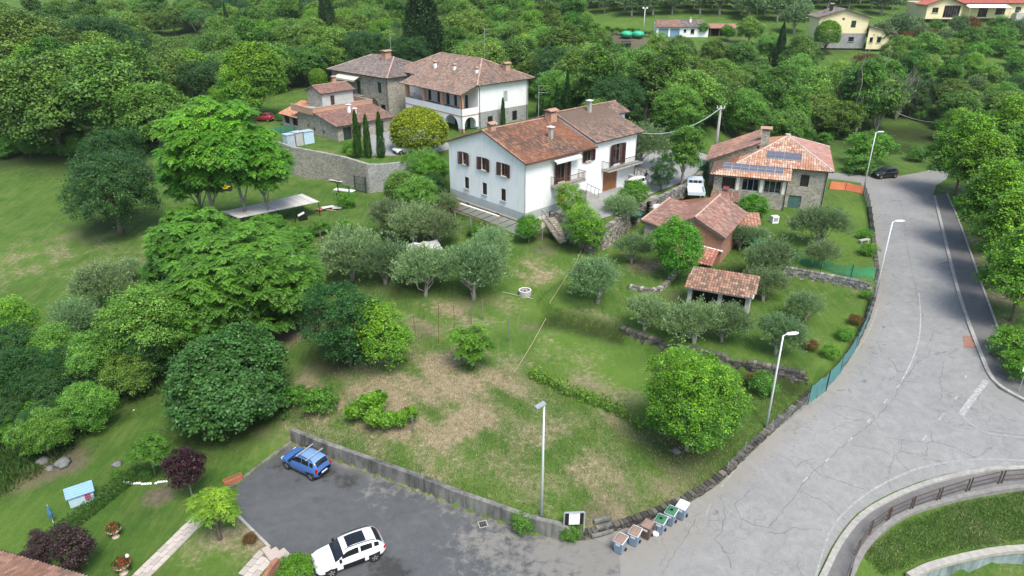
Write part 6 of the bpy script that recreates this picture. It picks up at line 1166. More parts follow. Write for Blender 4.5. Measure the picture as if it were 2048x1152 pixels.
rubble_wall('yard_wall','stone yard wall beside the pale flatbed truck',[P(1300,404,7.6),P(1330,388,7.6),P(1372,368,7.6),P(1405,345,7.4)],lambda s: 1.6,.4,.36,.2,zb=lambda p: 6.0,seed=8)
vw_=[P(545,278,7.6),P(585,293,7.6),P(640,303,7.6),P(690,313,7.6),P(735,328,7.5)]
wall_along('retaining_wall','tall plastered stone retaining wall below the annex garden','wall',vw_,.5,lambda s,p:7.55,'stone',1.2,.02,-.3)
wall_along('retaining_wall','tall grey stone retaining wall right of the garden gate','wall',[P(735,328,7.5),P(762,328,7.5),P(792,325,7.5),P(850,315,7.5)],.5,lambda s,p:7.5,'stonegrey',1.2,.02,-.3)
wall_along('retaining_wall','curved blue-green concrete wall holding the lower right grass bank','wall',smoothline(BANK,1),.3,lambda s,p: road_z(p)+.30,'tealconc',.7,.01,-2.2)
wall_along('wall_kerb','narrow concrete edging between lawn and parking lot','kerb',[P(585,884,0),P(540,915,0),P(470,970,0),P(440,992,0)],.22,lambda s,p: gz(p.x,p.y)+.10,'oldconc',.8,.02)
wall_along('wall_kerb','pale curb stones at the left end of the parking lot','kerb',smoothline([P(478,1035,0),P(505,1062,0),P(540,1097,0)],1),.18,lambda s,p: gz(p.x,p.y)+.14,'kerb',.8,.03)
_b=smoothline(BANK,1); M['coping2']=plain('pale_wall_coping',(.36,.34,.30),.9,.2,3)
tag(strip('wall_coping',_b,.24,.24,.30,.38,'coping2'),'pale coping on top of the curved blue-green wall','coping')
# ------------------------------------------------------------------ LAMPS AND POLES
def lamp(px,py,vtop,hd,label,style=0,r=.075):
    p=G(px,py); h=top_of(p,vtop); t=thing('street_lamp',label,'street lamp',p,0,'street lamps' if style==0 else None); mb=MB(); mb.tube([(0,0,-.3),(0,0,h*.5),(0,0,h)],[r*1.25,r,r*.72],10); mb.build('pole','galvwhite',t,True)
    mb=MB(); d=Vector(hd)
    if style==0:
        mb.tube([(0,0,h-.02),tuple(d*.25+Vector((0,0,h+.06)))],.04,8); mb.build('arm','galvwhite',t); mb=MB(); s=d.normalized(); q=Vector((-s.y,s.x,0)); L=.95
        rings=[(.2,.07,.05),(.35,.15,.09),(.7,.18,.10),(1.0,.15,.08),(1.12,.05,.04)]; vs=[];fs=[]
        for k,(x,w,hh) in enumerate(rings):
            for j in range(8): a=6.283*j/8; vs.append(s*x+q*math.cos(a)*w+Vector((0,0,h+.08+math.sin(a)*hh)))
        for k in range(4):
            for j in range(8): fs.append((k*8+j,k*8+(j+1)%8,k*8+8+(j+1)%8,k*8+8+j))
        fs+= [tuple(range(7,-1,-1)),tuple(32+j for j in range(8))]; mb.mesh(vs,fs); mb.build('lamp_head','paintwhite',t,True)
    else:
        s=d.normalized(); q=Vector((-s.y,s.x,0)); vs=[s*x+q*w+Vector((0,0,z)) for x,z in((-.05,h+.05),(.55,h-.12)) for w in(-.16,.16)]+[s*x+q*w+Vector((0,0,z)) for x,z in((-.05,h-.05),(.55,h-.2)) for w in(-.16,.16)]
        mb.mesh(vs,[(0,2,3,1),(4,5,7,6),(0,4,6,2),(1,3,7,5),(2,6,7,3),(0,1,5,4)]); mb.build('lamp_head','galv',t)
    return t
M['galvwhite']=plain('pale_galvanised_pole',(.62,.66,.68),.4,.06,3,metal=.15)
lamp(1083,1040,806,(-.5,-.25,0),'tall white lamp post on the concrete wall with flat square head',1)
lamp(1531,862,671,(.9,.2,0),'nearest roadside lamp post on the stone wall with oval head'); lamp(1747,601,444,(.95,.1,0),'middle roadside lamp post standing by the green netting'); lamp(1728,374,265,(.95,.1,0),'farthest roadside lamp post beside the black car')
def pole(u,v,vt,label,r=.14,mat='concrete',name='utility_pole',cross=False,ins=False):
    p=G(u,v); h=top_of(p,vt); t=thing(name,label,'pole',p); mb=MB(); mb.tube([(0,0,-.3),(0,0,h)],[r*1.3,r*.75],8); mb.build('pole',mat,t,True)
    if cross:
        mb=MB(); mb.bar((-.6,0,h-.25),(.6,0,h-.25),.1); mb.build('crossarm','galv',t)
        for x in(-.5,0,.5): mb=MB(); mb.cyl((x,0),.06,h-.2,h+.12,6); mb.build('insulator','paintwhite',t)
    if ins=='flood':
        for x in(-.5,.5): mb=MB(); mb.box(x-.22,x+.22,-.2,.1,h-.15,h+.25); mb.build('floodlight','paintwhite',t)
        mb=MB(); mb.bar((-.6,0,h-.2),(.6,0,h-.2),.07); mb.build('crossarm','galv',t)
    return p,h
tp,th=pole(1429,318,213,'thick concrete telegraph pole behind the stone house',.2,cross=True); pole(674,120,72,'grey concrete pole in the wood left of the farmhouse',.35)
pole(1286,75,16,'slender floodlight pole beside the green tarpaulin',.12,'galv','floodlight_pole',ins='flood'); pole(430,95,34,'pole with white fitting beside the umbrella pine',.10,'galv',cross=True); pole(728,150,60,'wooden pole half hidden in the wood',.1,'galv')
def cable(pts,label,r=.02,mat='iron',sag=.8):
    out=[]
    for a,b in zip(pts[:-1],pts[1:]):
        for k in range(10): t=k/10; q=Vector(a).lerp(Vector(b),t); q.z-=sag*4*t*(1-t); out.append(q)
    out.append(Vector(pts[-1])); mb=MB(); mb.tube(out,r,4); return tag(mb.build('cable',mat),label,'cable')
def loc2w(t,q): c,s=math.cos(t.rotation_euler[2]),math.sin(t.rotation_euler[2]); return Vector((t.location.x+q[0]*c-q[1]*s,t.location.y+q[0]*s+q[1]*c,t.location.z+q[2]))
cable([loc2w(WH,(19.3,1,8.9)),(tp.x,tp.y,tp.z+th-.2)],'thick black cable sagging from the white house to the telegraph pole',.055,'galv',sag=1.6)
cable([(tp.x,tp.y,tp.z+th-.2),loc2w(SH,(-12,4,7.5))],'short cable from the telegraph pole to the stone house',.03)
a=G(1765,238);b=G(1880,262); cable([a+Vector((0,0,2.5)),b+Vector((0,0,1.5))],'upper pale cable across the valley grass',.04,'galv'); cable([a+Vector((0,0,-.5)),b+Vector((0,0,-1.2)) + Vector((4,0,0.5))],'lower pale cable across the valley grass',.04,'galv')
a=P(430,38,16);b=P(690,52,16); cable([a,b],'thin overhead line left of the farmhouse in the wood',.03,'galv'); 
def antenna(t,q,h,label):
    p=loc2w(t,q); r=thing('antenna',label,'antenna',p); mb=MB(); mb.tube([(0,0,-.6),(0,0,h)],.03,5); mb.build('mast','galv',r)
    for k,z in enumerate((h-.1,h-.9)):
        mb=MB(); mb.bar((-.1,0,z),(1.1,0,z),.03); 
        for i in range(6): mb.bar((i*.2,-.3+i*.03,z),(i*.2,.3-i*.03,z),.02)
        mb.build('aerial','galv',r)
antenna(VL_,(vw/2+.3,5.2,rz1+.3),4.6,'tv antenna mast on the villa roof ridge'); antenna(FH,(6.3,6.3,9.9),4.4,'tv antenna beside the farmhouse chimney'); antenna(WH,(10.5,8.5,9.5),5.0,'tall tv mast behind the white house chimney')
# ------------------------------------------------------------------ RAILING along the curved footway
M['railiron']=plain('brown_black_rail_paint',(.095,.068,.058),.5,.2,6)
RL=smoothline([P(*q) for q in((1697,1160,.1),(1707,1120,.15),(1726,1083,.3),(1750,1052,.45),(1778,1030,.6),(1822,1006,.75),(1870,989,.9),(1920,976,1.),(1970,967,1.12),(2020,962,1.2),(2060,959,1.3),(2110,956,1.4))],2)
RL=off_line(RL,.0); cum=[0]
for i in range(1,len(RL)): cum.append(cum[-1]+(Vector((RL[i].x-RL[i-1].x,RL[i].y-RL[i-1].y))).length)
def rat(s):
    i=0
    while i<len(RL)-2 and cum[i+1]<s: i+=1
    return RL[i].lerp(RL[i+1],(s-cum[i])/(cum[i+1]-cum[i]))
s=0; k=0
while s<cum[-1]-2.2:
    a=rat(s+.05); b=rat(s+2.05); za,zb=road_z(a)+.12,road_z(b)+.12
    t=thing('railing_panel','brown three-bar railing panel on the curved coping','railing',Vector((a.x,a.y,za)),0,'railing panels of the curved footway'); d=Vector((b.x-a.x,b.y-a.y,zb-za))
    for q in(Vector((0,0,0)),d): mb=MB(); mb.bar(q+Vector((0,0,-.05)),q+Vector((0,0,1.05)),.07,.07); mb.build('post','railiron',t)
    for h in(.28,.62,1.0): mb=MB(); mb.bar(Vector((0,0,h)),d+Vector((0,0,h)),.045,.045); mb.build('rail','railiron',t)
    s+=2.22; k+=1
# ------------------------------------------------------------------ NETTING FENCES
def netmat(name,c,op):
    m,nt,b=nodemat(name); nt.links.new(ramp(nt,noise(nt,2,4),[(.3,tuple(x*.8 for x in c)),(.7,tuple(min(1,x*1.2) for x in c))]),b.inputs['Base Color']); b.inputs['Roughness'].default_value=.8; tr=N(nt,'BsdfTransparent'); mx=N(nt,'MixShader'); mx.inputs[0].default_value=op; nt.links.new(tr.outputs[0],mx.inputs[1]); nt.links.new(b.outputs[0],mx.inputs[2]); nt.links.new(mx.outputs[0],nt.nodes['Material Output'].inputs[0]); return m
M['netgreen']=netmat('green_debris_net',(.02,.30,.17),.55); M['netdark']=netmat('dark_green_net',(.02,.16,.12),.7); M['netblue']=netmat('blue_green_net',(.09,.27,.27),.75); M['netorange']=netmat('orange_safety_net',(.85,.22,.13),.85); M['netgrey']=netmat('wire_mesh',(.25,.27,.25),.22)
def net_fence(label,line,h,net,post='iron',step=2.2,sag=.1,name='net_fence',zf=None,lean=0,pr=.03):
    zf=zf or (lambda p: gz(p.x,p.y)); L=densify([Vector((q[0],q[1],0)) for q in line],step); n=len(L); root=thing(name,label,'fence',Vector((L[0].x,L[0].y,zf(L[0])))); o=root.location; top=[];bot=[]
    for i,p in enumerate(L):
        z=zf(p); q=Vector((p.x,p.y,z)); mb=MB(); lx=random.uniform(-.06,.06); mb.tube([q-o-Vector((0,0,.2)),q-o+Vector((lx,0,h+.12))],pr,5); mb.build('post',post,root)
    for i in range(n-1):
        for k in range(5 if i==n-2 else 4):
            f=k/4; p=L[i].lerp(L[i+1],f); z=zf(p); s=4*f*(1-f)*sag*random.uniform(.6,1.4); top.append(Vector((p.x+random.uniform(-.04,.04),p.y,z+h-s))-o); bot.append(Vector((p.x,p.y+random.uniform(-.06,.06),z+.03))-o)
    mb=MB(); mid=[a.lerp(b,.5)+Vector((random.uniform(-.07,.07),random.uniform(-.07,.07),0)) for a,b in zip(top,bot)]; m=len(top); mb.v=[tuple(q) for q in top+mid+bot]
    for i in range(m-1):
        for r in(0,1): k=r*m+i; mb.f.append((k,k+m,k+m+1,k+1)); mb.c.append((1,1,1)); mb.m.append(0)
    mb.build('net',net,root,True); return root
net_fence('green debris net sagging across the lawn above the dry stone wall',[P(1500,503,4.4),P(1545,508,4.4),P(1590,528,4.5),P(1640,545,4.5),P(1700,562,4.5),P(1748,560,4.2)],1.25,'netgreen',sag=.3,step=3.)
net_fence('dark green net along the roadside lawn',[P(1727,385,4.2),P(1737,420,4.1),P(1741,450,3.9),P(1744,480,3.8)],1.4,'netdark'); net_fence('bright orange safety net between stone house and road',[P(1658,378,4.5),P(1690,380,4.4),P(1727,388,4.2)],1.15,'netorange',sag=.12,step=1.8)
net_fence('torn blue-green net above the bend of the road wall',off_line([P(*q) for q in((1745,600,3.9),(1735,640,3.7),(1712,690,3.5),(1684,732,3.2),(1655,765,3.)) ],.0),1.6,'netblue',sag=.12,step=2.); net_fence('wide torn blue-green net on the outer bend above the stone wall',[P(*q) for q in((1655,768,3.),(1636,782,2.9),(1618,796,2.8))],1.7,'netblue',sag=.1,step=1.2)
net_fence('wire mesh fence with thin posts below the torn net',[P(*q) for q in((1616,797,2.9),(1580,826,2.7),(1545,852,2.5),(1490,900,2.0),(1455,940,1.6))],1.1,'netgrey',post='galv',step=2.6,sag=.05,pr=.02)
net_fence('pale green net behind the flatbed truck',[P(1375,330,7),P(1400,342,6.8),P(1424,330,6.6)],1.3,'netgreen',step=1.8)
net_fence('dark green railing along the annex garden',[P(535,270,6.8),P(590,264,6.8)],1.2,'netdark',step=2)
# concrete and wooden stakes of the old vineyard
for u,v,vt,k,lb in((943,652,613,1,'white concrete vineyard post, left one of the tall pair'),(967,642,600,1,'white concrete vineyard post, right one of the tall pair'),(1018,685,636,1,'white concrete post nearest the rope line'),(907,676,652,1,'short grey concrete post behind the sapling'),(826,866,832,1,'concrete post under the bright vine leaves'),(1168,500,484,1,'small white post where the rope line starts'),(1082,500,460,1,'white post beside the garden steps tree'),(901,455,428,1,'grey post at the pergola left end'),(936,472,442,1,'grey post below the pergola'),(831,670,630,0,'thin dark vineyard stake, leftmost'),(848,640,612,0,'thin vineyard stake behind the leftmost'),(877,686,605,0,'long thin vineyard stake in mid field'),(910,660,612,0,'thin vineyard stake beside the short concrete post'),(793,602,580,0,'thin stake by the olive grove'),(610,575,548,0,'thin stake left of the olive grove'),(637,585,552,0,'second thin stake left of the olive grove'),(1190,862,843,0,'rusty thin stake on the dry field'),(643,488,462,1,'leaning post left of the olive grove')):
    p=G(u,v); h=top_of(p,vt); r=.045 if k else .02; t=thing('post' if k else 'stake',lb,'post',p); mb=MB(); lx=random.uniform(-.06,.06)*h; mb.bar((0,0,-.2),(lx,0,h),r*2,r*2); mb.build('shaft','oldconc' if k else 'rust',t); mb=MB(); mb.box(lx-r*1.1,lx+r*1.1,-r*1.1,r*1.1,h,h+.03); mb.build('top','oldconc' if k else 'rust',t)
# yellow rope line over the lawn
a_,b_=G(1165,500),G(1027,748); L=[]
for q in range(31):
    f=q/30; x_=a_.x+(b_.x-a_.x)*f; y_=a_.y+(b_.y-a_.y)*f; L.append(Vector((x_+.06*math.sin(f*9),y_,gz(x_,y_)+.22*(1-f)+.07)))
M['rope']=plain('straw_yellow_tape',(.42,.36,.20),.8,.15,6); mb=MB(); mb.tube(L,.026,5); tag(mb.build('rope','rope'),'pale yellow rope stretched straight across the lawn','rope')
# ------------------------------------------------------------------ CARS
def spl(xs,ys,n):
    t=np.linspace(xs[0],xs[-1],n); out=[]
    for q in t:
        i=max(0,min(len(xs)-2,int(np.searchsorted(xs,q,side='right')-1))); h=xs[i+1]-xs[i]; f=(q-xs[i])/h
        def sl(j):
            if j<=0: return (ys[1]-ys[0])/(xs[1]-xs[0])
            if j>=len(xs)-1: return (ys[-1]-ys[-2])/(xs[-1]-xs[-2])
            a=(ys[j]-ys[j-1])/(xs[j]-xs[j-1]); b=(ys[j+1]-ys[j])/(xs[j+1]-xs[j]); return 0 if a*b<=0 else 2*a*b/(a+b)
        m0,m1=sl(i)*h,sl(i+1)*h; out.append((2*f**3-3*f**2+1)*ys[i]+(f**3-2*f**2+f)*m0+(-2*f**3+3*f**2)*ys[i+1]+(f**3-f**2)*m1)
    return t,np.array(out)
def car(label,p,heading,L,W,H,paint,wb,fo,roofcol=None,prof=None,panel=None,name='parked_car',rails=None,bars=False,pano=False,arch=None,lights='redlight',group=None,sunroof=None):
    """front towards local +x; body lofted from measured side and plan profiles"""
    t=thing(name,label,'car',p,heading,group); x0=-L/2; nx=72
    bx=np.array([0,.03,.10,.24,.31,.34,.46,.60,.76,.88,.95,1.0]); pr=prof or dict(hood=.62,cowl=.68,rear=.66)
    # from front (0) to rear (1) in fraction of length
    belt=[.36,.50,.56,pr['hood'],pr['cowl'],.66,.66,.67,.69,.70,.66,.50]; roof=[.36,.50,.56,pr['hood'],pr['cowl']+.04,.76,.965,1.0,.985,.93,.76,.50]
    if pr.get('tall'): roof[9]=.96; roof[10]=.86; roof[11]=.52
    bot=[.24,.17,.14,.13,.13,.13,.13,.13,.13,.15,.19,.28]; wid=[.70,.86,.95,.985,1,1,1,1,1,.97,.90,.78]
    xs,zb=spl(bx,np.array(bot)*H,nx); _,zl=spl(bx,np.array(belt)*H,nx); _,zr_=spl(bx,np.array(roof)*H,nx); _,ww=spl(bx,np.array(wid)*W/2,nx)
    ring=[]
    for i in range(nx):
        w=ww[i]; g=max(0,zr_[i]-zl[i]); wr=w-(.06+g*.30) if g>.02 else w*.93; row=[(0,zb[i]),(w*.80,zb[i]),(w*.97,zb[i]+.10*H),(w,zb[i]+(zl[i]-zb[i])*.55),(w*.965,zl[i]-.02)]
        for f in(.15,.5,.85): row.append((w*.95+(wr-w*.95)*f,zl[i]+(zr_[i]-zl[i])*f))
        row+=[(wr*.90,zr_[i]-.012*H*(g>.02)+.0),(wr*.45,zr_[i]+.018*H),(0,zr_[i]+.025*H)]; ring.append(row)
    R_=len(ring[0]); V=[]; 
    for i in range(nx):
        X=L/2-xs[i]*L
        for s in(1,-1):
            for y,z in ring[i]: V.append((X,s*y,z))
    parts={k:[] for k in('body','roof','windscreen','side_window','rear_window','panel','arch')}
    fx=L/2-fo; wr_=.30*H/1.5+.02; wcs=[fx,fx-wb]
    for i in range(nx-1):
        f=(xs[i]+xs[i+1])/2; X=L/2-f*L
        for s in(0,1):
            for j in range(R_-1):
                a=i*2*R_+s*R_+j; q=(a,a+1,a+2*R_+1,a+2*R_); q=q if s==1 else q[::-1]
                ym=(ring[i][j][1]+ring[i][j+1][1])/2; k='body'; g=zr_[i]-zl[i]
                if j in(1,2,3) and min(abs(X-c) for c in wcs)<wr_+.07 and math.hypot(min(abs(X-c) for c in wcs),ym-wr_)<wr_+.07: k='arch'
                elif j in(5,6) and g>.25*H*.6 and pr['ws']<f<.90: k='side_window' if not(any(abs(f-c)<.012 for c in pr['pil'])) else 'body'
                elif j>=7 and pr['cowlx']<f<pr['ws']: k='windscreen'
                elif j in(5,6) and pr['cowlx']+.03<f<pr['ws']: k='side_window' if f>pr['ws']-.04 else 'body'
                elif j>=8 and f>pr['rw']and f<pr['rw2']: k='rear_window'
                elif j>=8 and pr['ws']<=f<=pr['rw']: k='roof'
                if panel and j==2 and .36<f<.67 and k=='body': k='panel'
                if panel and j==1 and k=='body': k='sill'
                if k in('side_window','panel','sill'): k=k+'|%d'%s
                elif k=='arch': k='arch|%d%d'%(s,int(abs(X-wcs[0])<abs(X-wcs[1])))
                parts.setdefault(k,[]).append(q)
    cm={'body':paint,'roof':roofcol or paint,'windscreen':'carglass','side_window':'carglass','rear_window':'carglass','panel':panel,'arch':'black','sill':'black'}
    for k,fs in parts.items():
        if not fs: continue
        kk=k.split('|')[0]; used=sorted({a for q in fs for a in q}); mp={a:n for n,a in enumerate(used)}; mb=MB(); mb.mesh([V[a] for a in used],[tuple(mp[a] for a in q) for q in fs]); o=mb.build({'arch':'wheel_arch','panel':'side_panel'}.get(kk,kk),cm[kk],t,True)
        o.data.polygons.foreach_set('use_smooth',[True]*len(o.data.polygons))
    for c in wcs:
        for s in(1,-1):
            wt=thing_child(t,'wheel',(c,s*(W/2-.10),wr_)); mb=MB(); n=20
            rr=[(wr_*.62,.10),(wr_*.97,.10),(wr_,.06),(wr_,-.06),(wr_*.97,-.1)]
            for a,b in zip(rr[:-1],rr[1:]):
                for j in range(n):
                    t1,t2=6.283*j/n,6.283*(j+1)/n; mb.poly([(a[0]*math.cos(t1),s*a[1],a[0]*math.sin(t1)),(a[0]*math.cos(t2),s*a[1],a[0]*math.sin(t2)),(b[0]*math.cos(t2),s*b[1],b[0]*math.sin(t2)),(b[0]*math.cos(t1),s*b[1],b[0]*math.sin(t1))])
            mb.build('tyre','tyre',wt); mb=MB(); mb.poly([(wr_*.6*math.cos(6.283*j/n),s*.06,wr_*.6*math.sin(6.283*j/n)) for j in range(n)],mi=1)
            for j in range(5):
                a=6.283*j/5+.3; d1=.30; mb.poly([(wr_*.12*math.cos(a-.9),s*.095,wr_*.12*math.sin(a-.9)),(wr_*.62*math.cos(a-d1),s*.095,wr_*.62*math.sin(a-d1)),(wr_*.62*math.cos(a+d1),s*.095,wr_*.62*math.sin(a+d1)),(wr_*.12*math.cos(a+.9),s*.095,wr_*.12*math.sin(a+.9))])
            mb.build('rim',['rim','black'],wt)
    zc=H
    def bx_(nm,a,b,c,d,e,f,mat): mb=MB(); mb.box(a,b,c,d,e,f); return mb.build(nm,mat,t)
    for s in(1,-1):
        y=s*W*.36; bx_('headlight',L/2-.16,L/2-.03,y-.12,y+.12,H*.40,H*.49,'lampglass'); bx_('tail_light',-L/2+.03,-L/2+.15,s*W*.40-.07,s*W*.40+.07,H*.48,H*.70 if pr.get('tall') else H*.58,'redlight')
        i=int(pr['ws']*nx)-4; xm=L/2-pr['cowlx']*L-.28; bx_('wing_mirror',xm-.07,xm+.07,s*(W/2)-.02 if s>0 else -W/2-.16,s*(W/2)+.16 if s>0 else -W/2+.02,H*.66,H*.74,'black')
        if rails: mb=MB(); xa,xb=L/2-L*(pr['ws']+.03),L/2-L*.86; mb.tube([(xa,s*W*.345,H*.985),(xa-.15,s*W*.345,H*1.045),((xa+xb)/2,s*W*.35,H*1.06),(xb+.15,s*W*.345,H*1.03),(xb,s*W*.34,H*.96)],.022,6); mb.build('roof_rail',rails,t)
    if bars:
        for x in(-.02,-.95): bx_('roof_bar',x-.04,x+.04,-W*.52,W*.5,H*1.05,H*1.085,'galv')
    if pano: 
        mb=MB(); n=10
        for i in range(n):
            for jj in range(-3,3):
                f0=.47+.27*i/n; f1=.47+.27*(i+1)/n
                def pt(f,j): k=f*(nx-1); z=np.interp(k,range(nx),zr_)+.028*H-.006*(abs(j)**1.6); return (L/2-f*L,j*W*.088,z+.006)
                mb.poly([pt(f0,jj),pt(f1,jj),pt(f1,jj+1),pt(f0,jj+1)][::-1])
        mb.build('glass_roof','carglass',t,True)
    bx_('number_plate',-L/2-.012,-L/2+.01,-.26,.26,H*.36,H*.43,'paintwhite'); bx_('bumper',L/2-.09,L/2+.0,-W*.34,W*.34,H*.16,H*.30,'black'); bx_('underbody',-L/2+.25,L/2-.25,-W*.40,W*.40,.14,.32,'black')
    return t
def thing_child(t,name,loc): o=link(None,name,t,loc); return o
def carpaint(name,c,rough=.25): m,nt,b=nodemat(name); n=mixc(nt,noise(nt,1.5,3),c,tuple(x*.93 for x in c)); nt.links.new(n,b.inputs['Base Color']); b.inputs['Roughness'].default_value=rough; b.inputs['Coat Weight'].default_value=.8; b.inputs['Coat Roughness'].default_value=.05; return m
M['car_white']=carpaint('white_car_paint',(.80,.81,.82)); M['car_blue']=carpaint('blue_car_paint',(.055,.155,.42)); M['car_black']=carpaint('black_car_paint',(.01,.01,.013)); M['car_red']=carpaint('red_car_paint',(.35,.02,.025)); M['car_silverroof']=carpaint('pale_blue_roof_paint',(.17,.30,.50)); M['truckpaint']=carpaint('pale_blue_truck_paint',(.62,.68,.73),.4)
M['lampglass']=glassmat('headlamp_glass',(.45,.47,.5),.1); M['redlight']=plain('red_lamp_plastic',(.45,.01,.01),.25,.1,3)
PF=dict(hood=.62,cowl=.66,ws=.40,cowlx=.27,rw=.88,rw2=.955,pil=(.62,.82)); PT=dict(hood=.60,cowl=.64,ws=.37,cowlx=.24,rw=.92,rw2=.975,pil=(.60,.80),tall=True)
# white car: wheel positions measured on the lot
w1=P(664,1146,.33);w2=P(749.5,1115,.33); hd=math.atan2(w1.y-w2.y,w1.x-w2.x); W_=1.73; mid=(w1+w2)/2; nrm=Vector((-math.sin(hd),math.cos(hd),0)); nrm=nrm if nrm.y>0 else -nrm; c=mid+nrm*(W_/2-.05); c.z=0.01
car('white crossover with black side panels and glass roof on the parking lot',c-Vector((math.cos(hd),math.sin(hd),0))*(.82+2.595/2-4.16/2)*-1,hd,4.16,1.73,1.53,'car_white',2.595,.82,prof=PF,panel='black',rails='black',pano=True)
w1=P(573.5,932,.28);w2=P(622,955,.28); hd=math.atan2(w1.y-w2.y,w1.x-w2.x); mid=(w1+w2)/2; nrm=Vector((-math.sin(hd),math.cos(hd),0)); nrm=nrm if nrm.y>0 else -nrm; c=mid+nrm*(1.58/2-.05); c.z=.01
car('light blue hatchback with roof bars parked against the concrete wall',c,hd,3.54,1.58,1.54,'car_blue',2.3,.62,'car_silverroof',prof=PT,rails='black',bars=True)
g1=P(1757.5,356,4.45); g2=P(1790.5,353.5,4.45); hd=math.atan2(g1.y-g2.y,g1.x-g2.x); c=(g1+g2)/2+Vector((0,.8,0)); c.z=road_z(c)+.015
car('small black hatchback parked at the top of the road',c,hd,3.6,1.62,1.47,'car_black',2.34,.65,prof=PF)
p=G(1268,383); p.z=7.12; car('white and dark off-road car parked in front of the garage',p,math.radians(228),3.9,1.6,1.7,'car_white',2.3,.7,prof=PT,panel='black')
p=G(527,242); car('dark red car half hidden behind the annex',p,math.radians(170),3.9,1.65,1.45,'car_red',2.45,.75,prof=PF)
p=G(812,306); p.z=6.83; car('white car hidden behind the dome-shaped tree',p,math.radians(215),3.8,1.6,1.45,'car_white',2.45,.75,prof=PF)
p=G(320,200); car('small reddish car glimpsed through the trees at the left',p,math.radians(200),3.8,1.6,1.5,'car_red',2.4,.7,prof=PF)
# flatbed truck seen from behind
p=P(1391,402,6.2); t=thing('flatbed_truck','pale blue flatbed truck seen from behind beside the yard wall','truck',p,math.radians(80)); p.z=gz(p.x,p.y)
def tb(nm,a,b,c,d,e,f,mat,par=None): mb=MB(); mb.box(a,b,c,d,e,f); o=mb.build(nm,mat,par or t); return o
tb('chassis',-.2,4.6,-.45,.45,.4,.62,'iron'); tb('bed',-.3,2.7,-1.,1.,.78,.86,'truckpaint')
for a,b,c,d in((-.34,-.28,-1.,1.),(-.3,2.7,.97,1.03),(-.3,2.7,-1.03,-.97)): tb('side_board',a,b,c,d,.80,1.2,'truckpaint')
tb('headboard',2.7,2.76,-1.,1.,.8,1.45,'truckpaint'); mb=MB()
mb.mesh([(2.9,-.95,.5),(2.9,.95,.5),(2.95,.9,1.95),(2.95,-.9,1.95),(4.7,-.95,.5),(4.7,.95,.5),(4.65,.95,1.15),(4.65,-.95,1.15),(4.1,.88,1.95),(4.1,-.88,1.95)],[(0,1,2,3)[::-1],(4,5,6,7),(7,6,8,9),(3,2,8,9)[::-1],(1,5,6,8,2),(0,3,9,7,4)]); cab=mb.build('cab','truckpaint',t)
for a,b in((-.75,-.35),(-.25,.25),(.35,.75)): tb('rear_window',2.88,2.9,a,b,1.35,1.75,'carglass',cab)
for x in(.55,3.9):
    for s in(-1,1): mb=MB(); mb.tube([(x,s*.7,.36),(x,s*.96,.36)],.36,16); mb.build('wheel','tyre',t)
for y in(-1,1): mb=MB(); mb.bar((2.72,y*.98,1.2),(2.72,y*.98,1.95),.05); mb.build('stake_post','truckpaint',t)
mb=MB(); mb.bar((2.72,-.98,1.93),(2.72,.98,1.93),.05); mb.build('crossbar','truckpaint',t)
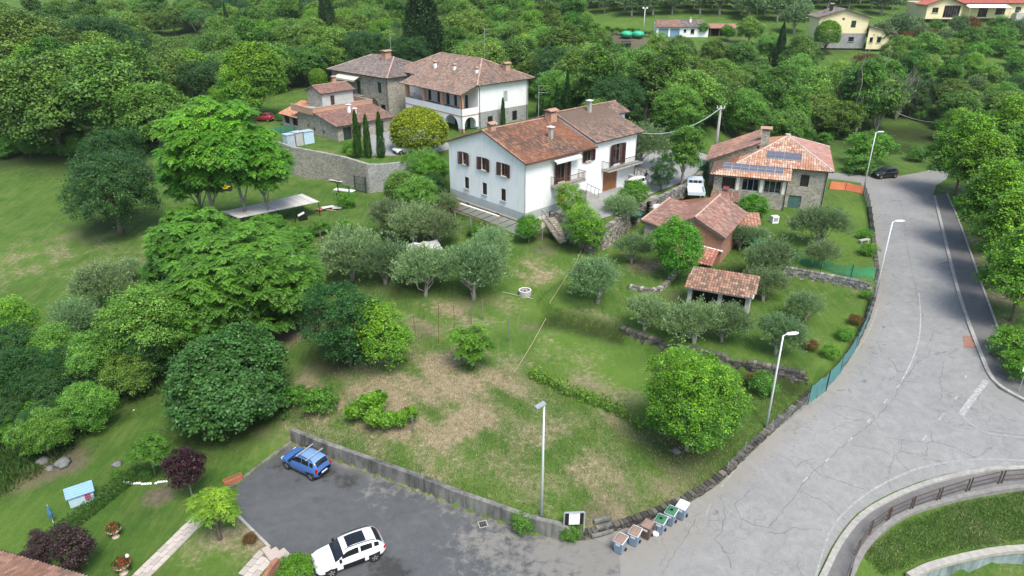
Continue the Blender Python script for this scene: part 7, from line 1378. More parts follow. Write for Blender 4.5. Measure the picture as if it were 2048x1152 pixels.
# ------------------------------------------------------------------ BINS, SIGN, STREET FURNITURE
M['bin_grey']=plain('grey_blue_bin_plastic',(.20,.27,.35),.5,.06,3); M['bin_brown']=plain('brown_bin_plastic',(.13,.08,.06),.5,.08,3); M['lid_brown']=plain('tan_bin_lid',(.27,.185,.145),.5,.08,3); M['lid_green']=plain('green_bin_lid',(.05,.17,.09),.5,.08,3); M['lid_white']=plain('white_bin_lid',(.72,.73,.74),.45,.05,3)
def wbin(u,v,rz,body,lid,label,hole=False,sc=1.08):
    p=P(u,v,road_z(P(u,v,.2))+.012); t=thing('wheelie_bin',label,'bin',p,rz,'wheelie bins by the stone steps',(sc,sc,sc)); mb=MB(); w0,w1,d0,d1=.21,.28,.22,.34; h=.92
    mb.mesh([(-w0,-d0,.05),(w0,-d0,.05),(w0,d0,.05),(-w0,d0,.05),(-w1,-d1,h),(w1,-d1,h),(w1,d1,h),(-w1,d1,h)],[(3,2,1,0),(0,1,5,4),(1,2,6,5),(2,3,7,6),(3,0,4,7)]); mb.build('bin_body',body,t)
    mb=MB(); mb.box(-w1-.03,w1+.03,-d1-.03,d1+.03,h,h+.05); mb.build('rim','lid_white' if body=='bin_grey' else 'bin_brown',t)
    mb=MB(); mb.box(-w1,w1,-d1-.02,d1,h+.052,h+.09); mb.mesh([(-w1*.75,-d1*.8,h+.09),(w1*.75,-d1*.8,h+.09),(w1*.75,d1*.7,h+.09),(-w1*.75,d1*.7,h+.09),(-w1*.6,-d1*.6,h+.14),(w1*.6,-d1*.6,h+.14),(w1*.6,d1*.5,h+.14),(-w1*.6,d1*.5,h+.14)],[(0,1,5,4),(1,2,6,5),(2,3,7,6),(3,0,4,7),(4,5,6,7)]); L=mb.build('lid',lid,t)
    mb=MB(); mb.tube([(-w1,d1+.02,h-.02),(-w1,d1+.09,h+.03),(w1,d1+.09,h+.03),(w1,d1+.02,h-.02)],.017,6); mb.build('handle','lid_white' if body=='bin_grey' else 'bin_brown',t)
    if hole: mb=MB(); mb.cyl((0,-.02),.10,h+.141,h+.155,14); mb.build('bottle_hole','black',L)
    for s in(-1,1): mb=MB(); mb.tube([(s*.22,d0+.03,.1),(s*.29,d0+.03,.1)],.10,12); mb.build('wheel','black',t)
    mb=MB(); f=lambda z,x: (x,-(d0+(d1-d0)*(z-.05)/(h-.05))-.006,z); mb.poly([f(.66,-.14),f(.66,.14),f(.84,.14),f(.84,-.14)]); mb.build('sticker','paintwhite',t)
    if hole:
        for k in range(3): mb=MB(); mb.poly([f(.22+k*.13,-.17),f(.22+k*.13,-.08),f(.31+k*.13,-.06),f(.31+k*.13,-.15)]); mb.build('mark','black',t)
    return t
wbin(1239,1103,-.62,'bin_grey','lid_brown','grey bin with brown lid, lowest of the row'); wbin(1268,1088,-.55,'bin_grey','lid_brown','grey bin with brown lid beside the all-brown bin'); wbin(1293,1074,-.6,'bin_brown','lid_brown','all-brown bin with a white bag beside it'); wbin(1319,1064,-.58,'bin_grey','lid_green','grey bin with green lid next to the white bag',True); wbin(1340,1047,-.6,'bin_grey','lid_green','grey bin with green lid nearest the white-lidded bin',True); wbin(1362,1035,-.62,'bin_grey','lid_white','grey bin with white lid, topmost of the row')
def lump(name,label,cat,p,r,mat,seed=1,sq=.8,nr=8,group=None,kids=None):
    rnd=random.Random(seed); mb=MB(); vs=[]; fs=[]; n=10
    for i in range(nr+1):
        ph=math.pi*i/nr
        for j in range(n): a=6.283*j/n; k=r*(1+.18*math.sin(3*a+i)+rnd.uniform(-.1,.1)); vs.append((k*math.sin(ph)*math.cos(a),k*math.sin(ph)*math.sin(a),r*sq*(1+math.cos(ph))*.98*(1 if i<nr else 0)))
    for i in range(nr):
        for j in range(n): fs.append((i*n+j,(i+1)*n+j,(i+1)*n+(j+1)%n,i*n+(j+1)%n))
    mb.mesh(vs,fs); o=mb.build(name,mat,None,True,p); return tag(o,label,cat,group)
M['bag']=plain('white_plastic_bag',(.72,.74,.76),.35,.08,6); lump('rubbish_bag','white plastic rubbish bag lying between brown and green-lidded bin','bag',P(1310,1071,.16),.22,'bag',2)
# notice board
p=P(1130,1074,.35); p=Vector((p.x,p.y,.2)); q=P(1164,1066,.35); 
t=thing('notice_board','notice board with white sheet on black panel beside the lamp post','sign',Vector((P(1147,1070,.3).x,P(1147,1070,.3).y,.3)),.05,None,.92)
for x in(-.68,.68): mb=MB(); mb.bar((x,0,-.4),(x,0,1.95),.07); mb.build('post','galv',t)
mb=MB(); mb.box(-.6,.6,-.03,.03,.95,1.95); mb.build('panel','black',t); mb=MB(); mb.box(-.66,.66,-.06,.06,1.95,2.0); mb.build('top_rail','galv',t)
mb=MB(); mb.box(-.36,.36,-.045,-.031,.97,1.93); sh=mb.build('sheet','paintwhite',t)
M['print']=plain('grey_print',(.18,.22,.26),.7,.1,5); mb=MB()
for z,a,b,h in((1.86,-.18,.24,.035),(1.60,-.18,.26,.03),(1.13,-.12,.2,.012),(1.78,-.15,.22,.008),(1.74,-.15,.20,.008),(1.5,-.15,.22,.008),(1.45,-.15,.2,.008),(1.40,-.15,.22,.008),(1.35,-.15,.18,.008),(1.27,-.15,.2,.008)):
    x=a
    while x<b: w=random.uniform(.02,.07); mb.poly([(x,-.047,z-h/2),(min(b,x+w),-.047,z-h/2),(min(b,x+w),-.047,z+h/2),(x,-.047,z+h/2)]); x+=w+.012
for z in(1.80,1.52): mb.poly([(-.30,-.047,z-.04),(-.25,-.047,z-.04),(-.25,-.047,z+.04),(-.30,-.047,z+.04)])
o=mb.build('lettering','print',sh); o['kind']='stuff'
# sleeper steps
for k,(u0,v0,u1,v1,z) in enumerate(((1183,1071,1226,1060,.42),(1193,1056,1224,1048,.68),(1188,1043,1222,1035,.92))):
    a=P(u0,v0,z);b=P(u1,v1,z); mb=MB(); mb.bar(a,b,.24,.18); tag(mb.build('step','oldconc'),('lowest','middle','top')[k]+' timber sleeper step up to the field','step','timber steps')
# road sign at the right edge
p=P(2036,786,2.5); t=thing('road_sign','small white road sign on a thin post at the right edge','sign',p); mb=MB(); mb.tube([(0,0,-.2),(0,0,2.3)],.03,6); mb.build('post','galv',t); mb=MB(); mb.box(-.3,.3,-.04,-.02,1.95,2.35); mb.build('sign_plate','paintwhite',t)
# grates and covers
for u,v,z,lb,s in((966,1050,0,'square drain grate by the concrete wall',.3),(1932,629,3.1,'square drain grate by the right kerb',.3)):
    p=P(u,v,z); p.z=road_z(p)+.03; t=thing('drain_grate',lb,'grate',p,.3); mb=MB(); mb.box(-s,s,-s,-s+.06,0,.02); mb.box(-s,s,s-.06,s,0,.02); mb.box(-s,-s+.06,-s+.06,s-.06,0,.02); mb.box(s-.06,s,-s+.06,s-.06,0,.02); mb.build('frame','kerb',t)
    for k in range(4): x=-s+.12+k*.14; mb=MB(); mb.box(x,x+.05,-s+.07,s-.07,0,.015); mb.build('slat','iron',t)
# stone well
p=G(1050,590); t=thing('stone_well','round concrete well with broken white rim on the lawn','well',p); mb=MB(); n=24; r0,r1,h=.62,.50,.55
for j in range(n):
    a,b=6.283*j/n,6.283*(j+1)/n; ca,sa,cb,sb=math.cos(a),math.sin(a),math.cos(b),math.sin(b)
    mb.poly([(r0*ca,r0*sa,-.1),(r0*cb,r0*sb,-.1),(r0*cb,r0*sb,h),(r0*ca,r0*sa,h)]); mb.poly([(r1*cb,r1*sb,0),(r1*ca,r1*sa,0),(r1*ca,r1*sa,h),(r1*cb,r1*sb,h)]); mb.poly([(r0*ca,r0*sa,h),(r0*cb,r0*sb,h),(r1*cb,r1*sb,h),(r1*ca,r1*sa,h)],mi=1)
mb.poly([(r1*math.cos(6.283*j/n),r1*math.sin(6.283*j/n),.3) for j in range(n)],mi=2); mb.build('well_ring',['concrete','paintwhite','dark'],t)
for k in range(5): a=k*1.3; mb=MB(); mb.box(.25*math.cos(a)-.09,.25*math.cos(a)+.09,.25*math.sin(a)-.08,.25*math.sin(a)+.08,.3,.45+.05*k); mb.build('rubble_stone','concrete',t)
mb=MB(); mb.tube([G(1005,586)+Vector((0,0,.06)),G(1066,599)+Vector((0,0,.06))],.035,5); tag(mb.build('hose','galv'),'dark pipe lying on the grass beside the well','hose')
# ------------------------------------------------------------------ LOWER LEFT GARDEN
pa=[P(385,1036.5,.02),P(404,1049,.02),P(297,1151,.02),P(255,1151,.02)]
M['slab']=plain('paving_slab',(1,1,1),.85,.10,5,attr=True,bmp=.01)
def paving(label,a,b,wd,rows,L=.62,name='garden_path',rnd=random.Random(4)):
    d=(b-a); d.z=0; n=d.length; d.normalize(); q=Vector((-d.y,d.x,0)); z=gz(*(a.lerp(b,.5)).xy[:]); root=thing(name,label,'path',Vector((a.x,a.y,0))); lane=wd/rows; meshes=[]
    for v in range(4):
        mb=MB(); c=random.Random(v).uniform(.85,1.1); g=(.47*c,.42*c,.37*c); mb.box(-L/2+.012,L/2-.012,-lane/2+.012,lane/2-.012,-.1,.05,g); o=mb.build('paving_slab','slab'); me=o.data; bpy.data.objects.remove(o); meshes.append(me)
    ang=math.atan2(d.y,d.x)
    for r in range(rows):
        for k in range(int(n/L)):
            s=(k+.5+(.5 if r%2 else 0))*L; p=a+d*s+q*((r+.5)*lane-wd/2); zz=gz(p.x,p.y)
            o=link(rnd.choice(meshes),'paving_slab',root,(p.x-a.x,p.y-a.y,zz+rnd.uniform(0,.012)),ang)
    return root
A=(P(471,972,0)+P(476,990,0))/2; A=P(440,1000,0); B=P(262,1172,0); paving('pale stone slab path crossing the garden lawn',A,B,1.05,3)
A=P(536,1108,0); B=P(480,1168,0); paving('pale stone paving beside the bottom bushes',A,B,1.3,3)
for k in range(3):
    a=P(530+16*k,1098+2*k,.1);b=P(548+14*k,1122-3*k,.1); mb=MB(); mb.bar(a+Vector((0,0,.06-.02*k)),b+Vector((0,0,.06-.02*k)),.42,.2,(.45,.38,.33)); tag(mb.build('step','slab'),('left','middle','right')[k]+' stone step between paving and parking lot','step','stone steps to the parking lot')
mb=MB(); mb.bar(P(556,1122,.3),P(528,1160,.3),.25,.5,(.45,.2,.13)); tag(mb.build('brick_edging','brick'),'low red brick edging beside the bottom bushes','edging')
# clipped low hedge, a long diagonal row
def hedge_mesh(name,label,line,w,h,base,tip,leaf=.09,dens=520,seed=1,group=None,mat='leaf_fix',cat='hedge',bumpy=.08):
    global rng; rng=np.random.default_rng(seed); L=densify(line,.3); pts=[];nr=[]
    for i in range(len(L)-1):
        a,b=L[i],L[i+1]; d=(b-a); l=d.length; d.normalize(); q=Vector((-d.y,d.x,0)); m=int(dens*l*(w+2*h)); 
        for _ in range(m):
            f=rng.uniform(); t=rng.uniform(0,w+2*h); p=a.lerp(b,f)
            if t<h: o=q*(-w/2); z=t; n_=-q
            elif t<h+w: o=q*(t-h-w/2); z=h; n_=Vector((0,0,1))
            else: o=q*(w/2); z=t-h-w; n_=q
            j=rng.uniform(-bumpy,bumpy,3); pts.append((p.x+o.x+j[0],p.y+o.y+j[1],gz_cache(p)+z+j[2])); nr.append(tuple(n_))
    c=np.array(pts); n=len(c); o=c.mean(0); cols=pal(n,base,.3,tip,rng.uniform(-.3,1,n)); V,cols=leaves(c-o,np.array(nr)+np.array([0,0,.3]),leaf,cols,.6); me=arrmesh(name,V,None,cols,M[mat]); return tag(link(me,name,None,tuple(o)),label,cat,group)
_gc={}
def gz_cache(p):
    k=(round(p.x*2),round(p.y*2))
    if k not in _gc: _gc[k]=gz(p.x,p.y)
    return _gc[k]
hedge_mesh('low_hedge','low clipped box hedge running diagonally through the lower garden',[G(288,948),G(250,972),G(180,1030),G(100,1092),G(60,1118)],.85,.75,(.022,.042,.012),(.038,.062,.016),.12,190,3)
hedge_mesh('young_hedge','ragged row of young laurel bushes across the field',[G(1058,752),G(1100,772),G(1150,795),G(1200,812),G(1260,842),G(1290,866)],.55,.8,(.055,.09,.018),(.15,.17,.03),.20,70,4,bumpy=.25,mat='leaf')
hedge_mesh('clipped_hedge','tall clipped hedge behind the umbrella pine',[G(305,100),G(360,92),G(410,86)],2.,2.6,(.035,.07,.02),(.10,.14,.03),.5,9,5,bumpy=.3,mat='leaf')
for u0,v0,u1,v1,lb in ((1862,352,1890,380,''),): pass
hedge_mesh('dark_hedge','dark hedge beside the black car at the end of the road',[G(1690,352),G(1720,350),G(1752,346)],1.2,1.1,(.03,.06,.02),(.05,.09,.03),.3,22,6,bumpy=.2)
# white border stones
for k in range(17):
    f=k/16; u=247+(334-247)*f; v=966+4*math.sin(f*3.1)-2*f; 
    if abs(f-.68)<.03: continue
    mb=MB(); o=lump('border_stone','white rounded border stone under the small maple','stone',G(u,v)+Vector((0,0,-.03)),.105,'paintwhite',k,.75,5,'white border stones')
# playhouse
p=G(165,1000); t=thing('playhouse','pale blue toy playhouse with pink windows on the lawn','playhouse',p,math.radians(34),None,.88); M['plblue']=plain('pale_blue_plastic',(.20,.36,.62),.5,.06,3); M['plwhite']=plain('bluish_white_plastic',(.45,.60,.70),.5,.06,3); M['pink']=plain('pink_plastic',(.45,.10,.22),.5,.1,4)
w,d,h,r=1.15,1.65,1.0,1.45; hw=w/2; hd=d/2
mb=MB(); wallpanel(mb,(-hd,-hw),(hd,-hw),0,h,[(1.05,1.45,.3,.8)],.06); wallpanel(mb,(hd,-hw),(hd,hw),0,h); wallpanel(mb,(hd,hw),(-hd,hw),0,h); wallpanel(mb,(-hd,hw),(-hd,-hw),0,h,[(.35,.8,.35,.8)],.06); mb.poly([(hd,-hw,h),(hd,hw,h),(hd,0,r)]); mb.poly([(-hd,hw,h),(-hd,-hw,h),(-hd,0,r)]); mb.build('wall','plwhite',t)
for sg in(-1,1):
    R=MB()
    for k in range(5): 
        f0,f1=k/5,(k+1)/5; e=hw+.12; y0,z0=sg*e*(1-f0),h-.12+(r-h+.12)*f0; y1,z1=sg*e*(1-f1),h-.12+(r-h+.12)*f1; R.mesh([(-hd-.12,y0,z0+.05),(hd+.12,y0,z0+.05),(hd+.12,y1,z1+.02),(-hd-.12,y1,z1+.02),(-hd-.12,y0,z0),(hd+.12,y0,z0),(hd+.12,y1,z1-.02),(-hd-.12,y1,z1-.02)],[(0,1,2,3) if sg<0 else (3,2,1,0),(0,4,5,1),(1,5,6,2),(3,0,4,7),(4,7,6,5)])
    R.build('roof','plblue',t)
window(t,(-hd,-hw),(hd,-hw),1.05,1.45,.3,.8,'pink',cols=2,rows=2,sill=None,depth=.0,glass='pink'); window(t,(-hd,hw),(-hd,-hw),.35,.8,.35,.8,'pink',cols=2,rows=2,sill=None,depth=.0,glass='pink')
# closed blue parasol
p=G(107,1046); t=thing('garden_parasol','closed blue garden parasol standing in the lawn','parasol',p); mb=MB(); mb.tube([(0,0,-.1),(0,0,1.5)],.02,6); mb.build('pole','paintwhite',t); mb=MB(); mb.tube([(0,0,.45),(0,0,.8),(0,0,1.2),(0,0,1.42)],[.12,.16,.1,.02],9); M['bluecloth']=plain('blue_cloth',(.06,.17,.28),.8,.2,6); mb.build('canopy','bluecloth',t)
# terracotta trough
p=G(467,966); t=thing('planter_box','empty terracotta planter box on the kerb','planter',p,math.radians(40)); M['terra']=plain('terracotta',(.42,.13,.06),.8,.12,5); mb=MB(); a,b,hh=.62,.22,.38
mb.mesh([(-a*.9,-b*.8,0),(a*.9,-b*.8,0),(a*.9,b*.8,0),(-a*.9,b*.8,0),(-a,-b,hh),(a,-b,hh),(a,b,hh),(-a,b,hh),(-a+.06,-b+.06,hh),(a-.06,-b+.06,hh),(a-.06,b-.06,hh),(-a+.06,b-.06,hh)],[(0,1,5,4),(1,2,6,5),(2,3,7,6),(3,0,4,7),(4,5,9,8),(5,6,10,9),(6,7,11,10),(7,4,8,11)]); mb.build('trough','terra',t)
mb=MB(); mb.mesh([(-a+.06,-b+.06,hh-.08),(a-.06,-b+.06,hh-.08),(a-.06,b-.06,hh-.08),(-a+.06,b-.06,hh-.08)],[(0,1,2,3)]); mb.build('soil','wood',t)
def urn(u,v,label,sc=1.):
    p=G(u,v); t=thing('flower_urn',label,'flower pot',p,0,None,(sc,)*3); mb=MB(); mb.tube([(0,0,0),(0,0,.06),(0,0,.14),(0,0,.3),(0,0,.36),(0,0,.5),(0,0,.62)],[.24,.2,.09,.08,.2,.36,.44],14,(.62,.5,.38)); mb.build('urn','attr',t,True)
    global rng; rng=np.random.default_rng(int(u)); n=700; d=rdir(n); d[:,2]=np.abs(d[:,2]); c=d*np.array([.5,.5,.45])*rng.uniform(.4,1,(n,1))+np.array([0,0,.62]); red=rng.uniform(0,1,n)<.35; cols=np.where(red[:,None],np.array([[.38,.04,.02]]),np.array([[.06,.11,.02]]))*rng.uniform(.7,1.3,(n,1)); V,cols=leaves(c,d,.10,cols,.7); me=arrmesh('flowers',V,None,cols,M['leaf_fix']); link(me,'flowers',t); return t
urn(232,1074,'stone urn with red and green flowers on the open lawn'); urn(248,1146,'red flower bowl beside the path and garden light',1.1)
p=G(263,1140); t=thing('garden_light','short garden light with clear globe beside the path','lamp',p); mb=MB(); mb.tube([(0,0,-.1),(0,0,.95)],.025,6); mb.build('pole','iron',t); mb=MB(); mb.tube([(0,0,.95),(0,0,1.05),(0,0,1.15),(0,0,1.22)],[.06,.12,.1,.03],10); mb.build('globe','lampglass',t)
M['attrgrey']=plain('grey_boulder',(.16,.165,.16),.9,.35,5,bmp=.03)
for u,v,r,lb in((88,925,.45,'left grey boulder in the rockery at the lawn edge'),(128,930,.55,'right grey boulder in the rockery at the lawn edge'),(100,938,.3,'small stone in front of the rockery'),(235,930,.35,'dark stump-like rock on the upper lawn'),(268,820,.14,'white stone lying on the upper lawn'),(1352,905,.3,'grey stone under the large maple'),(1165,905,.12,'pale stone on the dry field')): lump('boulder',lb,'rock',G(u,v)+Vector((0,0,-.15)),r,'attrgrey' if u!=268 else 'paintwhite',int(u),.6)
# near roof at the lower left corner
A=P(-40,1091,4.6); B=P(215,1166,4.6); d=(B-A).normalized(); bk=Vector((d.y,-d.x,0)); 
hs=thing('near_house','tiled roof corner of the nearest house at the lower left','house',Vector((A.x,A.y,0)),math.atan2(d.y,d.x)+math.pi)
Lr=(B-A).length
roofplane(hs,[(-Lr,0,4.6),(0,0,4.6),(0,4.5,6.2),(-Lr,4.5,6.2)],[(.27,.145,.10),(.22,.12,.085),(.31,.18,.13),(.18,.11,.085),(.34,.22,.16)],w=.21,row=.38)
mb=MB(); mb.box(-Lr,0,-.13,-.02,4.45,4.58); mb.build('gutter','bluegutter' if 'bluegutter' in M else 'iron',hs); mb=MB(); wallpanel(mb,(-Lr,.7),(0,.7),-1,4.5); wallpanel(mb,(0,.7),(0,6),-1,4.5); wallpanel(mb,(-Lr,6),(-Lr,.7),-1,4.5); wallpanel(mb,(0,6),(-Lr,6),-1,4.5); mb.build('wall','cream',hs)
# ------------------------------------------------------------------ UPPER GARDEN OBJECTS
# corrugated canopy on posts
c=[P(*q) for q in((446,426,5.2),(520,392,5.2),(608,388,5.2),(641,404,5.2),(560,432,5.2),(470,436,5.2))]
q0=P(445,424,4.9); q1=P(478,437,4.9); q2=P(640,404,5.1); q3=P(605,388,5.1)
t=thing('corrugated_canopy','long white corrugated sheet canopy on thin posts under the tall trees','canopy',Vector((q0.x,q0.y,gz(q0.x,q0.y)))); o=t.location; mb=MB(); n=64
for i in range(n):
    for h_,f in((.03,i/n),(-.03,(i+.5)/n)): pass
    fs=[(i+k/3)/n for k in range(4)]; hh=[0,.07,.07,0]
    for k in range(3):
        a=q1.lerp(q2,fs[k]);b=q1.lerp(q2,fs[k+1]);c_=q0.lerp(q3,fs[k+1]);d_=q0.lerp(q3,fs[k]); g=random.uniform(.45,.78); g=(g,g*.96,g*.9)
        mb.poly([a+Vector((0,0,hh[k]))-o,b+Vector((0,0,hh[k+1]))-o,c_+Vector((0,0,hh[k+1]))-o,d_+Vector((0,0,hh[k]))-o],g)
mb.build('corrugated_sheet','attr',t)
for f in(0.02,.33,.66,.98):
    for a,b in((q1,q2),(q0,q3)): p=a.lerp(b,f); mb=MB(); mb.bar(Vector((p.x,p.y,gz(p.x,p.y)-.1))-o,p-o-Vector((0,0,.04)),.08); mb.build('post','iron',t)
# gate in the retaining wall and open garden gate with table
def gate(pt,rz,w,h,label,mat='greenshut',n=9):
    t=thing('garden_gate',label,'gate',pt,rz)
    for x in(0,w): mb=MB(); mb.bar((x,0,-.1),(x,0,h+.05),.12); mb.build('gate_post',mat,t)
    mb=MB(); mb.bar((.06,0,.15),(w-.06,0,.15),.05); mb.bar((.06,0,h-.08),(w-.06,0,h-.08),.05); mb.bar((.06,0,h*.5),(w-.06,0,h*.5),.05); mb.bar((.08,0,.13),(.08,0,h-.06),.05); mb.bar((w-.08,0,.13),(w-.08,0,h-.06),.05); mb.build('gate_frame',mat,t)
    for k in range(1,n): mb=MB(); x=w*k/n; mb.bar((x,0,.17),(x,0,h-.1),.028); mb.build('gate_bar',mat,t)
p=G(711,383); gate(p,math.atan2(G(738,388).y-p.y,G(738,388).x-p.x),2.0,2.3,'dark green metal gate in front of the retaining wall corner')
p=G(678,398); gate(p,math.atan2(G(712,408).y-p.y,G(712,408).x-p.x),2.5,2.2,'dark green open garden gate with posts in the lawn')
p=G(690,392); t=thing('garden_table','white slab table leaning by the open garden gate','table',p,math.radians(-20)); mb=MB(); mb.box(-1.5,1.5,-.45,.45,.80,.87); mb.build('tabletop','paintwhite',t)
for x in(-1.3,1.3):
    for y in(-.35,.35): mb=MB(); mb.bar((x,y,-.1),(x,y,.8),.06); mb.build('leg','galv',t)
def boat(): pass
p=G(672,365); t=thing('old_boat','upturned white and red boards heaped against the retaining wall','boards',p,math.radians(-32)); 
for k,(a,b,c,cc) in enumerate(((-1.2,1.4,.35,'paintwhite'),(-.6,1.1,.55,'rust'),(-.9,.6,.7,'woodpale'))): mb=MB(); mb.bar((a,k*.15,.2),(b,k*.1-.1,c),.35,.06); mb.build('board',cc,t)
M['redtarp']=plain('red_tarpaulin',(.45,.10,.09),.7,.15,4)
t=thing('board_pile','pile of red and white boards beside the canopy','boards',G(655,420),.2)
for k,(x,y,z,r,m,w,l) in enumerate(((-.5,0,.15,.5,'redtarp',.7,1.5),(.1,.3,.28,.3,'paintwhite',.6,1.6),(.9,.5,.2,-.2,'paintwhite',.5,1.9),(.2,-.4,.1,-.6,'woodpale',.12,2.2),(-1.1,.4,.12,.9,'wood',.3,1.4),(1.2,-.1,.25,.1,'greyplaster',.9,1.2),(-.2,-.2,.36,.5,'paintwhite',.4,.9))): mb=MB(); mb.box(-l/2,l/2,-w/2,w/2,z,z+.06,xf=Matrix.Rotation(r,4,'Z')); o=mb.build('board',m,t,loc=(x,y,0))
p=G(452,462); t=thing('yellow_barrel','yellow barrel on legs under the corrugated canopy','barrel',p); M['yellow']=plain('yellow_plastic',(.62,.42,.02),.5,.1,3); mb=MB(); mb.tube([(0,0,0),(0,0,.15),(0,0,.9),(0,0,1.05),(0,0,1.2)],[.3,.36,.34,.2,.12],14); mb.build('barrel','yellow',t,True); mb=MB(); mb.cyl((0,0),.13,1.2,1.3,12); mb.build('cap','paintwhite',t)
p=G(452,382); t=thing('garden_tractor','small yellow garden machine parked behind the tall trees','tractor',p,.3); 
for nm,a,m in(('body',(-.7,.7,-.35,.35,.4,.8),'yellow'),('engine',(.2,.9,-.3,.3,.8,1.1),'iron'),('seat',(-.6,-.1,-.25,.25,.8,1.1),'black')): mb=MB(); mb.box(*a); mb.build(nm,m,t)
for x in(-.5,.6):
    for y in(-.45,.45): mb=MB(); mb.tube([(x,y-.08,.32),(x,y+.08,.32)],.32,12); mb.build('wheel','tyre',t)
p=G(607,440); t=thing('covered_mower','dark machine under a white sheet at the canopy end','machine',p,.4); mb=MB(); mb.box(-.5,.5,-.35,.35,.1,.6); mb.build('body','black',t); mb=MB(); mb.mesh([(-.6,-.4,.62),(.2,-.4,.95),(.2,.4,.95),(-.6,.4,.62)],[(0,1,2,3)]); mb.build('sheet','paintwhite',t)
# white sheeted frame among olives
p=G(845,520); t=thing('sheeted_frame','low frame covered with crumpled white sheeting among the olives','cover',p,.3); mb=MB(); n=9; rnd=random.Random(8); zz=[[1.3+rnd.uniform(-.12,.12)+.25*(i/n) for i in range(n)] for j in range(n)]
for i in range(n-1):
    for j in range(n-1): x=lambda k:-2+4*k/(n-1); y=lambda k:-1.5+3*k/(n-1); g=rnd.uniform(.35,.62); mb.poly([(x(i),y(j),zz[j][i]),(x(i+1),y(j),zz[j][i+1]),(x(i+1),y(j+1),zz[j+1][i+1]),(x(i),y(j+1),zz[j+1][i])],(g,g,g))
mb.build('sheet','attr',t)
for x in(-1.9,1.9):
    for y in(-1.4,1.4): mb=MB(); mb.bar((x,y,-.1),(x,y,1.3),.06); mb.build('post','galv',t)
# pergola along the gable
t=thing('pergola','rusty iron pergola frame along the white gable wall','pergola',WH.location.copy(),WH.rotation_euler[2]); y0,y1=.4,11.8; xa,xb=-.35,-2.6
for x,z in((xa,1.9),(xb,1.75)): mb=MB(); mb.bar((x,y0,z),(x,y1,z),.08); mb.build('beam','rust',t)
for k in range(10): y=y0+(y1-y0)*k/9; mb=MB(); mb.bar((xa,y,1.93),(xb,y,1.78),.05); mb.build('rafter','rust' if k%3 else 'iron',t)
for k in range(5): y=y0+(y1-y0)*k/4; mb=MB(); mb.bar((xb,y,-.6),(xb,y,1.7),.09); mb.build('post','galv',t)
mb=MB(); mb.bar((-.9,3.2,2.02),(-1.2,9.6,2.02),.22,.05); mb.build('plank','paintwhite',t)
# garden steps down from the yard
a=P(1098,436,7.05); b=P(1132,486,4.4); t=thing('garden_steps','dark stone garden steps going down beside the white house','steps',Vector((a.x,a.y,4.3)))
n=13; 
for k in range(n):
    f=k/(n-1); p=a.lerp(b,f); z=7.0+(4.5-7.0)*f-4.3; mb=MB(); mb.box(-.75,.75,-.17,.19,z-.2,z,xf=Matrix.Translation((p.x-a.x,p.y-a.y,0))@Matrix.Rotation(math.radians(20),4,'Z')); mb.build('step','stone',t)
mb=MB(); 
for k in range(5): p=a.lerp(b,k/4); z=7.0-2.5*k/4-4.3; mb.bar((p.x-a.x-.8,p.y-a.y,z-.1),(p.x-a.x-.8,p.y-a.y,z+.95),.04)
mb.bar((-.8,0,3.65),(b.x-a.x-.8,b.y-a.y,1.15),.04); mb.build('handrail','rust',t)
# entry stairs of the white house, two flights
def flight(label,ox,oy,n,dx,rise,wd,dirx):
    t=thing('entrance_stairs',label,'stairs',loc2w(WH,(ox,oy,2.5)),WH.rotation_euler[2])
    for k in range(n): mb=MB(); mb.box(dirx*k*dx if dirx>0 else dirx*(k+1)*dx,dirx*(k+1)*dx if dirx>0 else dirx*k*dx,-wd,0,-.1,rise*(n-k)); mb.build('step','concrete',t)
    mb=MB()
    for k in range(0,n+1,2): x=dirx*k*dx; z=rise*(n-k); mb.bar((x,-wd,z),(x,-wd,z+.95),.04); 
    mb.bar((0,-wd,rise*n+.95),(dirx*n*dx,-wd,.95),.05); mb.build('handrail','iron',t)
flight('concrete entrance stairs left of the garage door with black handrail',8.8,-.05,7,.36,.19,1.2,1); flight('concrete stairs at the far end of the white house with black handrail',17.2,-.6,8,.4,.2,1.3,1)
# portable toilet
p=G(1308,452); p=P(1307,448,4.6); p=Vector((p.x,p.y,4.4)); p=Vector((16.7,77.2,gz(16.7,77.2))); t=thing('portable_toilet','yellow portable toilet with white roof at the foot of the yard wall','toilet',p,math.radians(20)); M['toiletyellow']=plain('yellow_cabin_plastic',(.62,.55,.02),.5,.06,3)
mb=MB(); mb.box(-.55,.55,-.55,.55,0,2.15); mb.build('cabin','toiletyellow',t); mb=MB(); mb.mesh([(-.6,-.6,2.15),(.6,-.6,2.15),(.6,.6,2.15),(-.6,.6,2.15),(-.45,-.35,2.42),(.45,-.35,2.42),(.45,.35,2.42),(-.45,.35,2.42)],[(0,1,5,4),(1,2,6,5),(2,3,7,6),(3,0,4,7),(4,5,6,7),(3,2,1,0)]); mb.build('roof','paintwhite',t); mb=MB(); mb.box(-.42,.42,-.585,-.552,.08,2.0); d_=mb.build('door','toiletyellow',t); mb=MB(); mb.box(-.38,-.30,-.61,-.586,.95,1.1); mb.build('handle','black',d_)
mb=MB(); mb.box(.552,.56,-.4,.4,1.6,2.0); mb.build('vent','galv',t)
t=thing('firewood_pile','heap of brown sacks and logs between toilet and truck','pile',G(1352,400),0)
for k in range(7): mb=MB(); a=k*.9; mb.tube([(math.cos(a)*.5-.3,math.sin(a)*.35,.15+.12*(k%3)),(math.cos(a)*.5+.5,math.sin(a)*.3+.1,.2+.12*(k%3))],.18,7); mb.build('log','woodpale',t)
